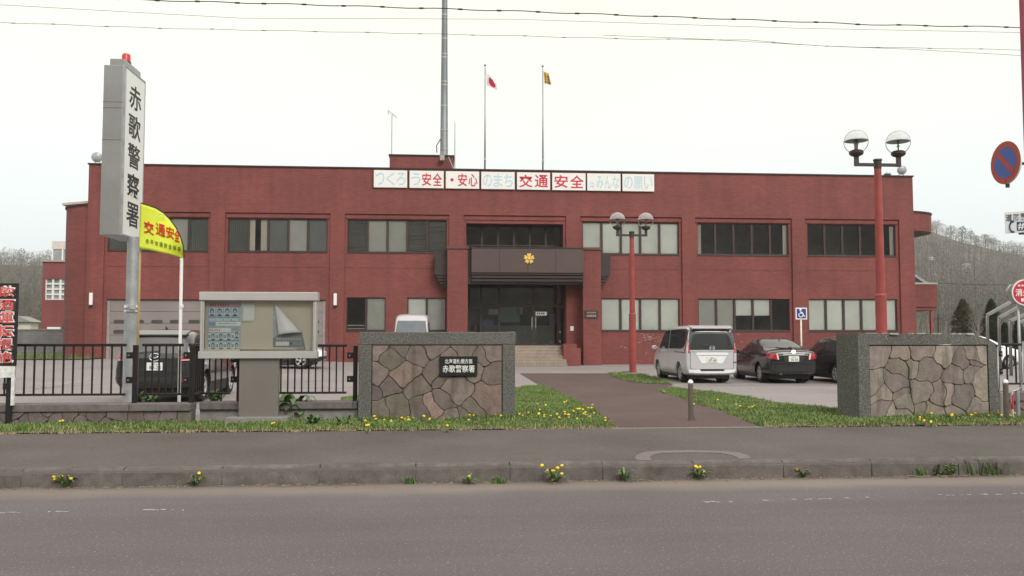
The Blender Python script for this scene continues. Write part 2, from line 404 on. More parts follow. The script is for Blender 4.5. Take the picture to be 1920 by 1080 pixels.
LAWN1 = [gp(*p) for p in [(640, 808), (820, 808), (1000, 807), (1152, 804), (1128, 785), (1108, 768), (1082, 752), (1050, 738), (1012, 723), (968, 728), (940, 724), (640, 745)]]
LAWN2 = [gp(*p) for p in [(1236, 733), (1262, 742), (1310, 757), (1370, 777), (1428, 801), (1600, 799), (1920, 795), (1990, 793), (1990, 766), (1560, 768), (1440, 752), (1330, 735), (1262, 728)]]
ISLE = [gp(*p) for p in [(1140, 700), (1150, 707), (1180, 716), (1215, 720), (1262, 721), (1240, 712), (1205, 702), (1180, 698)]]
for pl_ in (LAWN1, LAWN2):
    for p_ in pl_:
        if p_.y < SWY+.35: p_.y = SWY
STRIP = [Vector((-16, SWY, 0)), Vector((gp(660, 810).x, SWY, 0)), Vector((gp(660, 810).x, 13.75, 0)), Vector((-16, 13.75, 0))]
BEDL = [Vector((-30, 42.6, 0)), Vector((-17.2, 42.6, 0)), Vector((-17.2, 50, 0)), Vector((-30, 50, 0))]
for k, pl in enumerate((LAWN1, LAWN2, ISLE, STRIP, BEDL)):
    polyfill(['lawn_soil', 'verge_soil', 'island_soil', 'verge_soil', 'bed_soil'][k], M_soil, pl, .012 if k < 4 else .03)
mb = MB()
def line(p, q, wd, dz=.0):
    p, q = Vector(p), Vector(q); d = (q-p); L = d.length; d.normalize(); s = Vector((-d.y, d.x, 0))*wd/2
    k = max(1, int(L/.8))
    for i in range(k):
        if R.random() < .04: continue
        a, b = p+(q-p)*i/k, p+(q-p)*(i+1)/k
        mb.poly([(u.x, u.y, gz(u.x, u.y)+dz) for u in (a-s, b-s, b+s, a+s)])
YL = gp(1400, 722).y
line((-26, YL, 0), (-3.3, YL, 0), .12, -.004)
line((gp(1280, 722).x, YL, 0), (15, YL, 0), .15, -.004)
for u in (-19.2, -16.2, -13.2, -10.2, -7.2, -4.4): line((u+1.2, YL+.1, 0), (u+3.2, YL+5, 0), .12, -.004)
for u in (6.9, 9.7, 12.5): line((u, YL+.1, 0), (u, YL+5, 0), .12, -.004)
line(gp(1555, 749), gp(1640, 745), .15, -.004)
line(gp(30, 735), gp(180, 707), .12, -.004)
tag(mb.build('parking_line', M_line), kind='structure')
mb = MB()                                   # worn edge line of the carriageway, broken into crumbs
yl = gp(1380, 942).y - 0
def roady(u, v):
    d = ray(u, v); tt = -CH/d.z; return Vector((d.x*tt, d.y*tt, 0))
for (u0, u1, v, den) in ((0, 80, 962, .8), (80, 135, 960, .3), (268, 306, 957, .9), (322, 345, 957, .55), (700, 730, 956, .12), (1310, 1372, 942, .85), (1372, 1460, 940, .3), (1485, 1560, 937, .75), (1560, 1640, 934, .3), (1755, 1830, 929, .8), (1840, 1870, 928, .9), (1870, 1920, 927, .5)):
    p, q = roady(u0, v), roady(u1, v); xx = p.x
    while xx < q.x:
        wd = R.uniform(.01, .07)
        if R.random() < den*.8:
            y0 = p.y+R.uniform(-.02, .02); h = R.uniform(.012, .04)
            mb.poly([(xx, y0-h*R.uniform(.4, 1), .004), (xx+wd, y0-h*R.uniform(.4, 1), .004), (xx+wd*R.uniform(.8, 1.1), y0+h*R.uniform(.4, 1), .004), (xx-.01, y0+h*R.uniform(.3, 1), .004)])
        xx += wd+R.uniform(.0, .02)
tag(mb.build('road_edge_line', M_line), kind='structure')
# ---------------------------------------------------------------- police station
def BX(u, Y=None): return at(u, 540, Y or D).x
def BZ(u, v, Y=None): return at(u, v, Y or D).z
XL, XR = at(163, 450, D).x, at(1714, 450, D).x
ZR = (BZ(163, 308)+BZ(1712, 332))/2                      # roof line
ZU1 = BZ(830, 412.5); ZU0 = BZ(830, 474)                 # upper windows
ZL1 = BZ(1275, 559.5); ZL0 = BZ(1275, 620.5)             # lower windows
ZRC = BZ(830, 402.5)                                     # top of the bay recesses
GZ = lambda x: gz(x, D)
bld = thing('police_station', (0, D, 0), 'two storey red brick police station with brown canopy over its entrance', 'police station')
def P(u): return BX(u)
bays = {'A': (193, 392), 'B': (419.5, 618), 'C': (645, 842), 'D': (869, 1062), 'E': (1088, 1280), 'F': (1305, 1487), 'G': (1512, 1689)}
ZB = -.15
ZFL = BZ(1010, 648)                                      # entrance floor level
fm = MB()
rec = [(P(a), P(b), ZB, ZRC) for a, b in bays.values()]
holed(fm, XL, XR, ZB, ZR, rec, D, .10)
wins = []
def win(bay, u0, u1, z0, z1, kinds, deep=.08): wins.append((bay, P(u0), P(u1), z0, z1, kinds, deep))
win('A', 198, 387.5, ZU0, ZU1, 'vbgbv'); win('B', 424.5, 612.5, ZU0, ZU1, 'vpgbg'); win('C', 650, 837.5, ZU0, ZU1, 'hbbhh')
win('D', 874, 1057, ZU0-.1, BZ(960, 419), 'ssssss', .9)
win('E', 1093, 1275, ZU0, ZU1, 'wwwww'); win('F', 1309.5, 1481.5, ZU0, ZU1, 'csssc'); win('G', 1517, 1683.5, ZU0, ZU1, 'ssssc')
win('C', 649.5, 723, ZL0, ZL1, 'qb'); win('C', 764, 836.5, ZL0, ZL1, 'wb')
win('E', 1127.5, 1275, ZL0, ZL1, 'wwww'); win('F', 1310, 1481.5, ZL0, ZL1, 'bbmms'); win('G', 1517, 1683.5, ZL0, ZL1, 'wwwww')
ZG1 = BZ(300, 561)
for k, (a, b) in bays.items():
    hs2 = [(w_[1], w_[2], w_[3], w_[4]) for w_ in wins if w_[0] == k]
    if k in 'AB': hs2.append((P(a)+.16, P(b)-.16 if k == 'A' else P(b)-.2, ZB, ZG1))
    if k == 'D': hs2.append((P(a)+.02, P(b)-.02, ZB, BZ(960, 520)))
    xa, xb = P(a), P(b)
    for dep in {w_[6] for w_ in wins if w_[0] == k} | {.14}: pass
    # window openings: reveal depth per hole
    mb_h = [h for h in hs2]
    xs = sorted({xa, xb, *[h[0] for h in mb_h], *[h[1] for h in mb_h]}); zs = sorted({ZB, ZRC, *[h[2] for h in mb_h], *[h[3] for h in mb_h]})
    holed(fm, xa, xb, ZB, ZRC, mb_h, D+.10, .9 if k == 'D' else .18)
# side, back and top of the brick box
DEP = 15
fm.poly([(XL, D, ZB), (XL, D, ZR), (XL, D+DEP, ZR), (XL, D+DEP, ZB)]); fm.poly([(XR, D, ZR), (XR, D, ZB), (XR, D+DEP, ZB), (XR, D+DEP, ZR)])
fm.poly([(XL, D+DEP, ZB), (XL, D+DEP, ZR), (XR, D+DEP, ZR), (XR, D+DEP, ZB)])
fm.box(XL+.003, XR-.003, D+.25, D+.5, ZRC+.3, ZR-.02)        # parapet back
# soldier-course lintels and the mid string course
for k, (a, b) in bays.items():
    fm.box(P(a)+.03, P(b)-.03, D+.055, D+.0985, ZU1+.04, ZRC-.07)
    if k not in 'D': fm.box(P(a)+.003, P(b)-.003, D+.085, D+.0985, BZ(750, 502), BZ(750, 496))
fm.build('wall', M_brick, bld)
rf = MB(); rf.box(XL+.05, XR-.05, D+.5, D+DEP-.05, ZR-.7, ZR-.55); rf.build('roof', M_concrete, bld)
cp = MB(); cp.box(XL-.05, XR+.05, D-.06, D+.55, ZR-.0, ZR+.07); cp.box(XL-.05, XL+.3, D+.55, D+DEP, ZR, ZR+.07); cp.box(XR-.3, XR+.05, D+.55, D+DEP, ZR, ZR+.07)
cp.build('roof_coping', M_cap, bld)
# interior: floor slabs and dark partitions
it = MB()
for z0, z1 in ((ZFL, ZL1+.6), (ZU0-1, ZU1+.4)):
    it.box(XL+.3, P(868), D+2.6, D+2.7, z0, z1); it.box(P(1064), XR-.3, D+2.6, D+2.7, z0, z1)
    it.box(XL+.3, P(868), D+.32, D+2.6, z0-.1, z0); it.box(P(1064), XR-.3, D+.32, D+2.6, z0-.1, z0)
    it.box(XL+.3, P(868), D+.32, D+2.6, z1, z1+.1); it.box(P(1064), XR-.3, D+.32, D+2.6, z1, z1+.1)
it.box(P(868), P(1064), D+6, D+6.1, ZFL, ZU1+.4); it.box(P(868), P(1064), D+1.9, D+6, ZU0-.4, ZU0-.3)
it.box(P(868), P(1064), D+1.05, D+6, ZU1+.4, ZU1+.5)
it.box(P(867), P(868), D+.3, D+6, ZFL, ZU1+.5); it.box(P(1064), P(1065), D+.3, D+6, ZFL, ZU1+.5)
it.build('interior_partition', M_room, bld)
PANEW = {}
for (bay, x0, x1, z0, z1, kinds, deep) in wins:
    y = D+.10+deep - (0 if bay != 'D' or z0 < 5 else .2)
    fr = MB(); n_ = len(kinds); fw = .05
    fr.box(x0, x1, y, y+.07, z1-fw, z1); fr.box(x0, x1, y-.02, y+.07, z0, z0+fw+.01)
    pw = (x1-x0)/n_
    for i in range(n_+1):
        xx = x0+pw*i; hw_ = .06 if 0 < i < n_ else .05
        if i == 0: fr.box(x0, x0+fw, y, y+.07, z0+fw, z1-fw)
        elif i == n_: fr.box(x1-fw, x1, y, y+.07, z0+fw, z1-fw)
        else: fr.box(xx-hw_, xx+hw_, y-.01, y+.07, z0+fw, z1-fw)
    if bay == 'D' and z0 > 5: fr.box(x0+fw, x1-fw, y-.005, y+.06, z0+.55, z0+.62)
    fr.box(x0-.02, x1+.02, D+.07, y-.02, z0-.05, z0-.002)            # sill
    fo = fr.build('window', M_frame, bld, bevel=.006)
    gl = MB(); bl = {}
    for i, kd in enumerate(kinds):
        a, b = x0+pw*i+.055, x0+pw*(i+1)-.055
        yy = y+.03+(i % 2)*.015
        g1 = MB(); e = .012*R.uniform(-1, 1)
        g1.poly([(a, yy, z0+fw), (b, yy+e, z0+fw), (b, yy+e*2, z1-fw), (a, yy+e, z1-fw)])
        g1.build('pane', M_glass, fo)
        yb = y+.095
        q = MB(); mat = None
        if kd in 'bwg':
            mat = {'b': M_blind2, 'w': M_blind, 'g': M_blind3}[kd]
            zb_ = z0+.02+(R.choice([0, 0, 0, .07]) if kd == 'w' else 0)
            for s_ in range(int((z1-zb_)/.05)): q.obox(((a+b)/2, yb, zb_+.05*s_+.025), ((b-a)/2+.045, 0, 0), (0, .012, .010), (0, -.006, .022))
        elif kd == 'v':
            mat = M_blind3
            s_ = a-.04
            while s_ < b: q.obox((s_+.05, yb, (z0+z1)/2), (.034, .03, 0), (-.002, .004, 0), (0, 0, (z1-z0)/2)); s_ += .105
        elif kd == 'h':
            mat = M_blind2
            s_ = z0+.04
            while s_ < z1-.03: q.obox(((a+b)/2, yb, s_), ((b-a)/2, 0, R.uniform(-.004, .004)), (0, .02, -.012), (0, .002, .004)); s_ += .062+R.uniform(-.006, .012)
        elif kd == 'p':
            mat = M_curtain
            q.box(a-.03, a+(b-a)*.3, yb, yb+.02, z0, z1); q.box(a+(b-a)*.62, b+.05, yb+.03, yb+.05, z0, z1)
        elif kd == 'c':
            mat = M_curtain; lft = (i == 0)
            k0 = a if lft else b
            for s_ in range(5):
                xq = k0+(1 if lft else -1)*s_*.045
                q.box(xq-.02, xq+.02, yb+(s_ % 2)*.03, yb+.02+(s_ % 2)*.03, z0, z1)
        elif kd == 'm':
            mat = M_blind
            q.box(a-.03, b+.03, yb, yb+.02, z0+(z1-z0)*.48, z1); 
        elif kd == 'q':
            mat = M_blind2
            q.box(a, b, yb, yb+.03, z0+.26, z0+.31); q.box(a, b, yb, yb+.03, z0+.1, z0+.14)
        if mat: q.build('blind', mat, fo)
# garage doors
for a, b in ((P(193)+.16, P(392)-.16), (P(419.5)+.16, P(618)-.2)):
    g = MB(); y = D+.22; zb = GZ((a+b)/2)-.02
    hs_ = []
    ow = .58; oh = .19
    n_ = 5; st = (b-a-.3)/n_
    for k in range(n_):
        for v in (603, 622): hs_.append((a+.15+st*(k+.5)-ow/2, a+.15+st*(k+.5)+ow/2, BZ(260, v)-oh/2, BZ(260, v)+oh/2))
    # panels with grooves between
    zz = zb; ph = (ZG1-.02-zb)/5
    for k in range(5): g.box(a+.14, b-.14, y, y+.05, zb+ph*k+.008, zb+ph*(k+1)-.008)
    do = g.build('garage_door', M_garage, bld, bevel=.008)
    for (x0, x1, z0, z1) in hs_:
        pts = []
        for q in range(24):
            an = 2*pi*q/24; cx = (x1-oh/2 if cos(an) > 0 else x0+oh/2)
            pts.append((cx+cos(an)*oh/2, y-.012, (z0+z1)/2+sin(an)*oh/2))
        g = MB(); g.prism(pts, (0, .011, 0)); g.build('door_vent', plain('garage_vent_dark', (.06, .05, .05), .5), do)
    g = MB(); g.box(a, a+.14, y-.03, y+.06, zb, ZG1-.05); g.box(b-.14, b, y-.03, y+.06, zb, ZG1-.05); g.build('door_frame', M_garagelt, do)
    g = MB(); g.box(a, b, y-.04, y+.06, ZG1-.05, ZG1+.0); g.build('door_header', M_browndk, do)
# wall lamps
for u, v in ((172, 561), (629, 562)):
    x = BX(u); z = BZ(u, v); l_ = MB(); l_.box(x-.085, x+.085, D-.12, D-.005, z-.30, z+.32)
    lo = l_.build('wall_lamp', M_offwhite, bld, bevel=.03); l_ = MB(); l_.box(x-.09, x+.09, D-.13, D-.003, z-.36, z-.303); l_.build('lamp_base', M_browndk, lo)
# paler worn marks on the lower brickwork
g = MB()
def blotch(u, v, ru, rv, n=9):
    pts = [(BX(u+ru*cos(2*pi*i/n)*R.uniform(.4, 1.1)), D+.0965 if 1280 > u > 1090 or 1305 < u < 1487 else D-.004, BZ(u, v+rv*sin(2*pi*i/n)*R.uniform(.4, 1.1))) for i in range(n)]
    g.poly(pts[::1])
for _ in range(46): blotch(R.gauss(1217, 9), R.gauss(634, 3.5), R.uniform(.7, 3.4), R.uniform(.5, 2.2))
for u, v in ((1165, 650), (1212, 662), (1384, 627), (1390, 641), (1172, 652), (1250, 634)): blotch(u, v, 3, 1.2)
g.build('worn_brick_patch', plain('efflorescence', (.33, .18, .165), .9, 0, .35, 9), bld)
# entrance: pillars, canopy, glazing, steps
YP = D-.95
pz = BZ(858, 462, YP)
for a, b in ((838.5, 877), (1093.5, 1127)):
    g = MB(); x0, x1 = at(a, 560, YP).x, at(b, 560, YP).x
    g.box(x0, x1, YP, D-.002, ZB, pz-.12); g.build('entrance_pillar', M_brick, bld)
    g = MB(); g.box(x0-.05, x1+.05, YP-.06, D-.002, pz-.12, pz); g.build('pillar_cap', plain('pillar_cap_brick', (.12, .055, .05), .8), bld)
XA, XB = at(838.5, 560, YP).x, at(1127, 560, YP).x
YC = YP-.25
xc0, xc1 = at(884, 490, YC).x, at(1094.5, 490, YC).x
zc1, zc0 = BZ(985, 464.5, YC), BZ(985, 511.5, YC)
cn_ = MB()
ins = at(877, 560, YP).x+.01
zs_ = [zc0-.03, BZ(985, 521, YC), BZ(985, 527, YC), BZ(985, 532, YC)]
cn_.box(ins, xc1-.02, YC+.35, D+.05, zs_[3], zc1-.1)
nP = 4; pw = (xc1-xc0)/nP
cn_.box(xc0, xc1, YC+.05, YC+.352, zc0+.01, zc1-.01)
co = cn_.build('canopy', M_browndk, bld)
g = MB()
for k in range(nP): g.box(xc0+pw*k+.006, xc0+pw*(k+1)-.006, YC, YC+.049, zc0+.01, zc1-.03)
g.build('fascia_panel', M_brown, co, bevel=.006)
g = MB(); g.box(xc0-.03, xc1+.01, YC-.03, D-.01, zc1-.028, zc1+.02); g.build('canopy_trim', M_browndk, co)
g = MB(); yy = YC+.03
for a, b, y in ((zc0-.1, zc0+.008, YC+.06), (zc0-.27, zc0-.13, YC+.13), (zc0-.44, zc0-.30, YC+.2)): g.box(xc0+.02, xc1-.02, y, YC+.349, a, b)
g.build('canopy_step', M_browndk, co, bevel=.008)
for u0, u1, s in ((815, 836.5, -1), (1128, 1144, 1)):
    g = MB(); x0, x1 = (BX(u0, D-.4), XA-.003) if s < 0 else (XB+.003, BX(u1, D-.4))
    g.box(x0, x1, D-.5, D-.003, BZ(825, 516, D-.4), BZ(825, 474, D-.4))
    for q in range(4):
        f_ = .12*(q+1)
        a, b = (x0+f_*.8, x1) if s < 0 else (x0, x1-f_*.8)
        if b-a > .05: g.box(a, b, D-.45+.05*q, D-.003, BZ(825, 521+6*q, D-.4), BZ(825, 516+6*q, D-.4))
    g.build('beam_end', M_browndk, bld)
# police emblem: gilt five-petal flower
g = MB(); ex, ez = at(992, 485, YC).x, BZ(992, 485, YC); er = 10.2*mpp(YC)
for k in range(5):
    an = pi/2+2*pi*k/5; d = Vector((cos(an), 0, sin(an))); s = Vector((-sin(an), 0, cos(an))); c = Vector((ex, YC-.012, ez))
    pts = [c+d*.10*er+s*0, c+d*.45*er+s*.32*er, c+d*.80*er+s*.47*er, c+d*1.06*er+s*.24*er, c+d*.93*er, c+d*1.06*er-s*.24*er, c+d*.80*er-s*.47*er, c+d*.45*er-s*.32*er]
    top = [p+Vector((0, -.04, 0))+(c+d*.6*er-p)*.25 for p in pts]
    i0 = len(g.v); n8 = 8
    g.add(pts+top, [(i, (i+1) % n8, (i+1) % n8+n8, i+n8) for i in range(n8)]+[tuple(range(n8, 2*n8))])
    an += pi/5; d = Vector((cos(an), 0, sin(an))); s = Vector((-sin(an), 0, cos(an)))
    g.prism([c+d*.3*er+s*.05*er, c+d*.62*er, c+d*.3*er-s*.05*er], (0, -.03, 0))
g.lathe([(.02, 0), (er*.24, 0), (er*.2, .05), (.001, .06)], (ex, YC-.02, ez), (0, -1, 0), 16)
em = g.build('emblem', M_gold, bld)
g = MB(); g.lathe([(er*1.0, 0), (er*1.0, .02)], (ex, YC-.001, ez), (0, -1, 0), 10); g.build('emblem_backing', plain('emblem_backing_brown', (.02, .013, .01), .6), em)  # dark brown disc behind the gilt petals
# glazing
YG = D+1.1; xe0, xe1 = P(869)+.02, P(1062)-.02
ztop = BZ(960, 515, YG)+.15
g = MB()
def GX(u): return at(u, 600, YG).x
zt = BZ(960, 574, YG)
for u in (880, 902, 936, 1000, 1046, 1062): g.box(GX(u)-.05, GX(u)+.05, YG-.02, YG+.08, ZFL, ztop)
g.box(xe0, xe1, YG-.03, YG+.09, zt-.06, zt+.1); g.box(xe0, xe1, YG-.03, YG+.09, ZFL, ZFL+.09); g.box(xe0, xe1, YG-.03, YG+.09, ztop-.1, ztop)
dr = g.build('entrance_screen', M_browndk, bld)
us = [872, 880, 902, 936, 1000, 1046, 1062]
for i in range(6):
    for a, b in ((ZFL+.09, zt-.06), (zt+.1, ztop-.1)):
        g = MB(); x0, x1 = GX(us[i])+.05, GX(us[i+1])-.05
        g.poly([(x0, YG+.02, a), (x1, YG+.02+R.uniform(-.004, .004), a), (x1, YG+.02, b), (x0, YG+.02, b)]); g.build('pane', M_doorglass, dr)
g = MB()
for u in (997, 1004): g.box(GX(u)-.03, GX(u)+.03, YG-.09, YG-.05, BZ(990, 616, YG), BZ(990, 594, YG)); g.box(GX(u)-.02, GX(u)+.02, YG-.06, YG-.02, BZ(990, 606, YG), BZ(990, 603, YG))
g.build('door_handle', M_steel, dr)
g = MB(); x0, x1 = GX(1004), GX(1025); zz = BZ(1014, 588, YG); g.box(x0, x1, YG-.045, YG-.032, zz-.1, zz+.1); so = g.build('door_notice', M_white, dr)
g = MB()
for k in range(4): g.box(x0+.08+k*.11, x0+.15+k*.11, YG-.049, YG-.0455, zz-.05, zz+.05)
g.build('notice_marks', M_ink, so)
# posters, counters and lights in the hall, seen through the glass
g = MB()
for u, v, wu, hv, mt in ((915, 605, 20, 12, 0), (955, 590, 40, 28, 1), (975, 583, 10, 14, 3), (1035, 600, 10, 22, 0), (925, 585, 18, 10, 3), (892, 620, 4, 22, 2), (960, 630, 16, 18, 3)):
    x = at(u, v, D+2.5).x; z = BZ(u, v, D+2.5); h = mpp(D+2.5); g.box(x-wu*h/2, x+wu*h/2, D+2.5, D+2.52, z-hv*h/2, z+hv*h/2, mt)
g.box(at(905, 630, D+4).x, at(1040, 630, D+4).x, D+4, D+4.5, ZFL, ZFL+1.1, 3)
g.build('hall_furniture', [plain('hall_blue', (.12, .18, .34)), plain('hall_green', (.18, .30, .28)), plain('hall_magenta', (.4, .1, .2)), plain('hall_grey', (.45, .46, .46))], bld)
g = MB(); g.box(P(868), P(1064), D+1.2, D+6, ZFL-.02, ZFL)
g.build('hall_floor', plain('hall_floor_grey', (.32, .30, .28), .3), bld)
# landing and steps
g = MB(); x1s = at(1056, 650, D-1).x; x0s = P(869)+.04; nst = 6; rz_ = (ZFL)/nst
g.box(x0s, x1s, D-1.0, YG-.03, ZB, ZFL-.003)
for k in range(1, nst): g.box(x0s+.001*k, x1s-.001*k, D-1.0-.3*k, D-1.0-.3*(k-1)-.001, ZB, ZFL-rz_*k)
g.build('entrance_steps', M_tilestep, bld, bevel=.012)
g = MB(); xa, xb = at(1057, 660, D-2.0).x, at(1089, 660, D-2.0).x
zpt = BZ(1072, 645, D-2); g.box(xa, xb-.2, D-2.0, YP-.003, ZB, zpt); g.box(xb-.2, xb, D-2.0, YP-.003, ZB, zpt-.2)
g.build('step_side_wall', M_brick, bld)
g = MB(); x = P(1072); z = BZ(1072, 616); g.box(x-.09, x+.09, D-.06, D-.003, z-.12, z+.12); g.build('intercom', M_offwhite, bld, bevel=.01)
g = MB(); x0, x1 = at(1096, 585, YP).x, at(1121, 585, YP).x; z0, z1 = BZ(1108, 597, YP), BZ(1108, 581.5, YP)
g.box(x0, x1, YP-.03, YP-.002, z0, z1); pq = g.build('name_plaque', M_browndk, bld, bevel=.006)
g = MB(); cx = (x0+x1)/2
g.text('北海道札幌方面', (cx, YP-.0345, z0+.30), (1, 0, 0), (0, 0, 1), .48, .09, 0, .01); g.text('赤歌警察署', (cx, YP-.0345, z0+.13), (1, 0, 0), (0, 0, 1), .50, .11, 0, .012)
g.build('plaque_lettering', plain('plaque_brass', (.5, .42, .3), .4, .4), pq)
# rooftop penthouse
YH = D+2.6; g = MB(); x0, x1 = at(730.5, 300, YH).x, at(850, 300, YH).x; zh = BZ(790, 292.5, YH)
g.box(x0, x1, YH, YH+5, ZR-.6, zh); pn = g.build('penthouse', M_brick, bld)
g = MB(); g.box(x0-.06, x1+.06, YH-.06, YH+5.06, zh, zh+.07); g.build('penthouse_coping', M_cap, pn)
# curved stair wing at the left end
g = MB(); Yw = D+3.2; xl = at(131, 540, Yw).x; zt_ = BZ(145, 391, D+1.5)
cr_ = 3.0; arc = [(XL-.0-(XL-xl)*sin(q/12*pi/2), D+.35+cr_*(1-cos(q/12*pi/2))) for q in range(13)]+[(xl, D+9)]
for i in range(len(arc)-1):
    (xa, ya), (xb, yb_) = arc[i], arc[i+1]
    g.poly([(xb, yb_, ZB), (xa, ya, ZB), (xa, ya, zt_), (xb, yb_, zt_)])
g.poly([(x, y, zt_) for x, y in arc]+[(XL, D+9, zt_)])
g.build('stair_wing', M_brick, bld, smooth=True, autos=40)
g = MB(); g.prism([(x-.05, y-.05, zt_) for x, y in arc]+[(XL-.003, D+9, zt_)], (0, 0, .08)); g.build('wing_coping', M_cap, bld)
g = MB(); q0_ = [at(116, 393, D+2.2), at(160, 387, D+1.2), at(158, 391, D+1.2)]
g.prism([(at(116, 395, D+1).x, D+1.0, zt_+.09), (XL-.01, D+.5, zt_+.16), (XL-.01, D+6, zt_+.16), (at(116, 395, D+1).x, D+6, zt_+.09)], (0, 0, .12))
g.build('wing_roof_edge', plain('pale_roof_edge', (.50, .45, .36), .7), bld)
# curved balcony, lean-to and porch at the right end
g = MB(); Yb = D+2.0; xr = at(1753, 420, Yb+1).x; zb0, zb1 = BZ(1733, 432, Yb), BZ(1733, 398, Yb)
arc = [(XR+(xr-XR)*sin(q/10*pi/2), Yb+1.6*(1-cos(q/10*pi/2))) for q in range(11)]+[(xr, Yb+6)]
for i in range(len(arc)-1):
    (xa, ya), (xb, yb_) = arc[i], arc[i+1]; g.poly([(xa, ya, zb0), (xb, yb_, zb0), (xb, yb_, zb1), (xa, ya, zb1)])
bo = g.build('balcony_parapet', M_brick, bld, smooth=True, autos=40)
g = MB(); g.prism([(x+.03, y-.04, zb1) for x, y in arc]+[(XR+.003, Yb+6, zb1)], (0, 0, .1)); g.build('balcony_coping', M_cap, bo)
g = MB(); g.prism([(XR+.003, Yb+.02, zb0-.18)]+[(x-.06, y+.03, zb0-.05) for x, y in arc[1:]]+[(XR+.003, Yb+6, zb0-.18)], (0, 0, .04)); g.build('balcony_soffit', M_browndk, bo)
xp = at(1757, 550, Yb).x; g = MB(); z0, z1 = BZ(1737, 582, Yb), BZ(1737, 533, Yb)
g.box(XR+.003, xp, Yb, Yb+5, z0+.2, z1); g.box(XR+.003, xp-.04, Yb+.06, Yb+4.9, z0, z0+.2); po = g.build('porch_parapet', M_brick, bld)
g = MB(); g.box(XR+.003, xp+.03, Yb-.03, Yb+5, z1, z1+.1); g.build('porch_coping', plain('pale_ledge', (.42, .38, .35), .6), po)
g = MB(); xq = at(1749, 600, Yb).x; g.box(xq-.06, xq+.06, Yb+.1, Yb+.22, gz(xq, Yb)-.05, z0); g.build('porch_post', M_redpost, po)
g = MB(); za, zc = BZ(1718, 486, Yb), BZ(1745, 528, Yb)-.0; xq = at(1745, 528, Yb).x
g.prism([(XR+.003, Yb+.3, z1+.12), (xq-.12, Yb+.3, z1+.12), (XR+.003, Yb+.3, za-.15)], (0, 4, 0), 0)
lo = g.build('leanto_glazing', plain('dull_leanto_glass', (.06, .062, .055), .15, 0, .1), bld)
g = MB(); a_, b_ = Vector((XR+.003, Yb+.26, za)), Vector((xq, Yb+.26, z1+.12)); dd = (b_-a_).normalized(); nn = Vector((dd.z, 0, -dd.x))
g.prism([a_, b_, b_+nn*.14, a_+nn*.14], (0, 4.1, 0)); g.build('leanto_beam', M_galv, lo)

# ---------------------------------------------------------------- annex and things on the roof
YA = 66
ax0, ax1 = at(79, 540, YA).x, at(150, 540, YA).x; za1 = BZ(100, 491, YA)
ann = thing('annex_building', ((ax0+ax1)/2, YA, 0), 'dark red annex with white gridded window and glazed roof lantern behind the left end', 'building')
g = MB(); hx0, hx1, hz0, hz1 = at(84, 540, YA).x, at(140, 540, YA).x, BZ(100, 562, YA), BZ(100, 522, YA)
holed(g, ax0, ax1, -.2, za1, [(hx0, hx1, hz0, hz1), (at(92, 540, YA).x, at(124, 540, YA).x, -.2, BZ(100, 612, YA))], YA, .3)
g.box(ax0, ax1, YA+.3, YA+8, -.2, za1-.01); g.build('wall', M_brick_ann, ann)
g = MB(); g.box(ax0-.1, ax1, YA-.1, YA+8, za1, za1+.12); g.build('roof', plain('annex_roof_edge', (.42, .33, .31), .7), ann)
g = MB()
nx_, nz_ = 4, 4
for i in range(nx_+1): xx = hx0+(hx1-hx0)*i/nx_; g.box(xx-.07, xx+.07, YA+.1, YA+.2, hz0, hz1)
for j in range(nz_+1): zz = hz0+(hz1-hz0)*j/nz_; g.box(hx0, hx1, YA+.105, YA+.19, zz-.055, zz+.055)
wo_ = g.build('window', M_white, ann)
g = MB(); g.box(hx0, hx1, YA+.2, YA+.22, hz0, hz1); g.build('pane', plain('annex_pane', (.30, .32, .33), .08, 0, .5, 1.5), wo_)
g = MB(); g.box(at(94, 540, YA).x, at(118, 540, YA).x, YA-.3, YA-.05, -.1, BZ(100, 613, YA)); g.build('shutter_box', M_offwhite, ann)
g = MB(); lx0 = at(95, 540, YA+2).x; lz1 = BZ(110, 452, YA+2); lzm = BZ(110, 467, YA+2)
g.box(lx0, ax1, YA+2, YA+6, lzm, lz1); g.build('lantern_band', plain('pale_panel', (.62, .56, .53), .6), ann)
g = MB(); g.box(lx0+.05, ax1, YA+2.05, YA+6, za1+.12, lzm)
la = g.build('lantern_glass', plain('lantern_pane', (.30, .33, .33), .1, 0, .15, 1), ann)
g = MB()
for i in range(5): xx = lx0+.05+i*.75; g.box(xx-.05, xx+.05, YA+2.0, YA+2.049, za1+.12, lzm)
g.build('lantern_mullion', M_white, la)

YM = D+3.6; x, z = at(832.5, 292, YM).x, zh+.07
mast = thing('radio_mast', (x, YM, z), 'tall tapering grey steel radio mast with banded joints above the penthouse', 'radio mast')
g = MB(); hh = 30; g.lathe([(.245, -.02), (.245, .1), (.225, .12), (.195, 4.2), (.165, 8.2), (.10, 20), (.06, hh)], (x, YM, z), (0, 0, 1), 24)
g.build('tube', plain('mast_zinc', (.20, .215, .225), .5, .5, .12, 1), mast, smooth=True, autos=50)
for k, h in enumerate((.5, 1.6, 3.0, 4.2, 4.4, 5.8, 6.0, 6.9, 8.3, 9.6, 10.9, 12.3, 13.4, 14.6)):
    g = MB(); r_ = .225-.0075*h+.012; g.lathe([(r_-.01, 0), (r_, .01), (r_, .07), (r_-.01, .08)], (x, YM, z+h), (0, 0, 1), 24); g.build('joint_band', plain('pale_band', (.38, .39, .39), .4, .6), mast)
g = MB(); xk, yk = at(827, 290, YM).x-.2, YM-.3
g.tube([(x-.2, YM-.15, z+1.1), (x-.42, YM-.25, z+.7), (x-.40, YM-.25, z+.3)], .03, 6); g.build('cable', M_trim, mast)
xl_, zl_ = at(829, 296, YH-.2).x, BZ(829, 296, YH-.2)
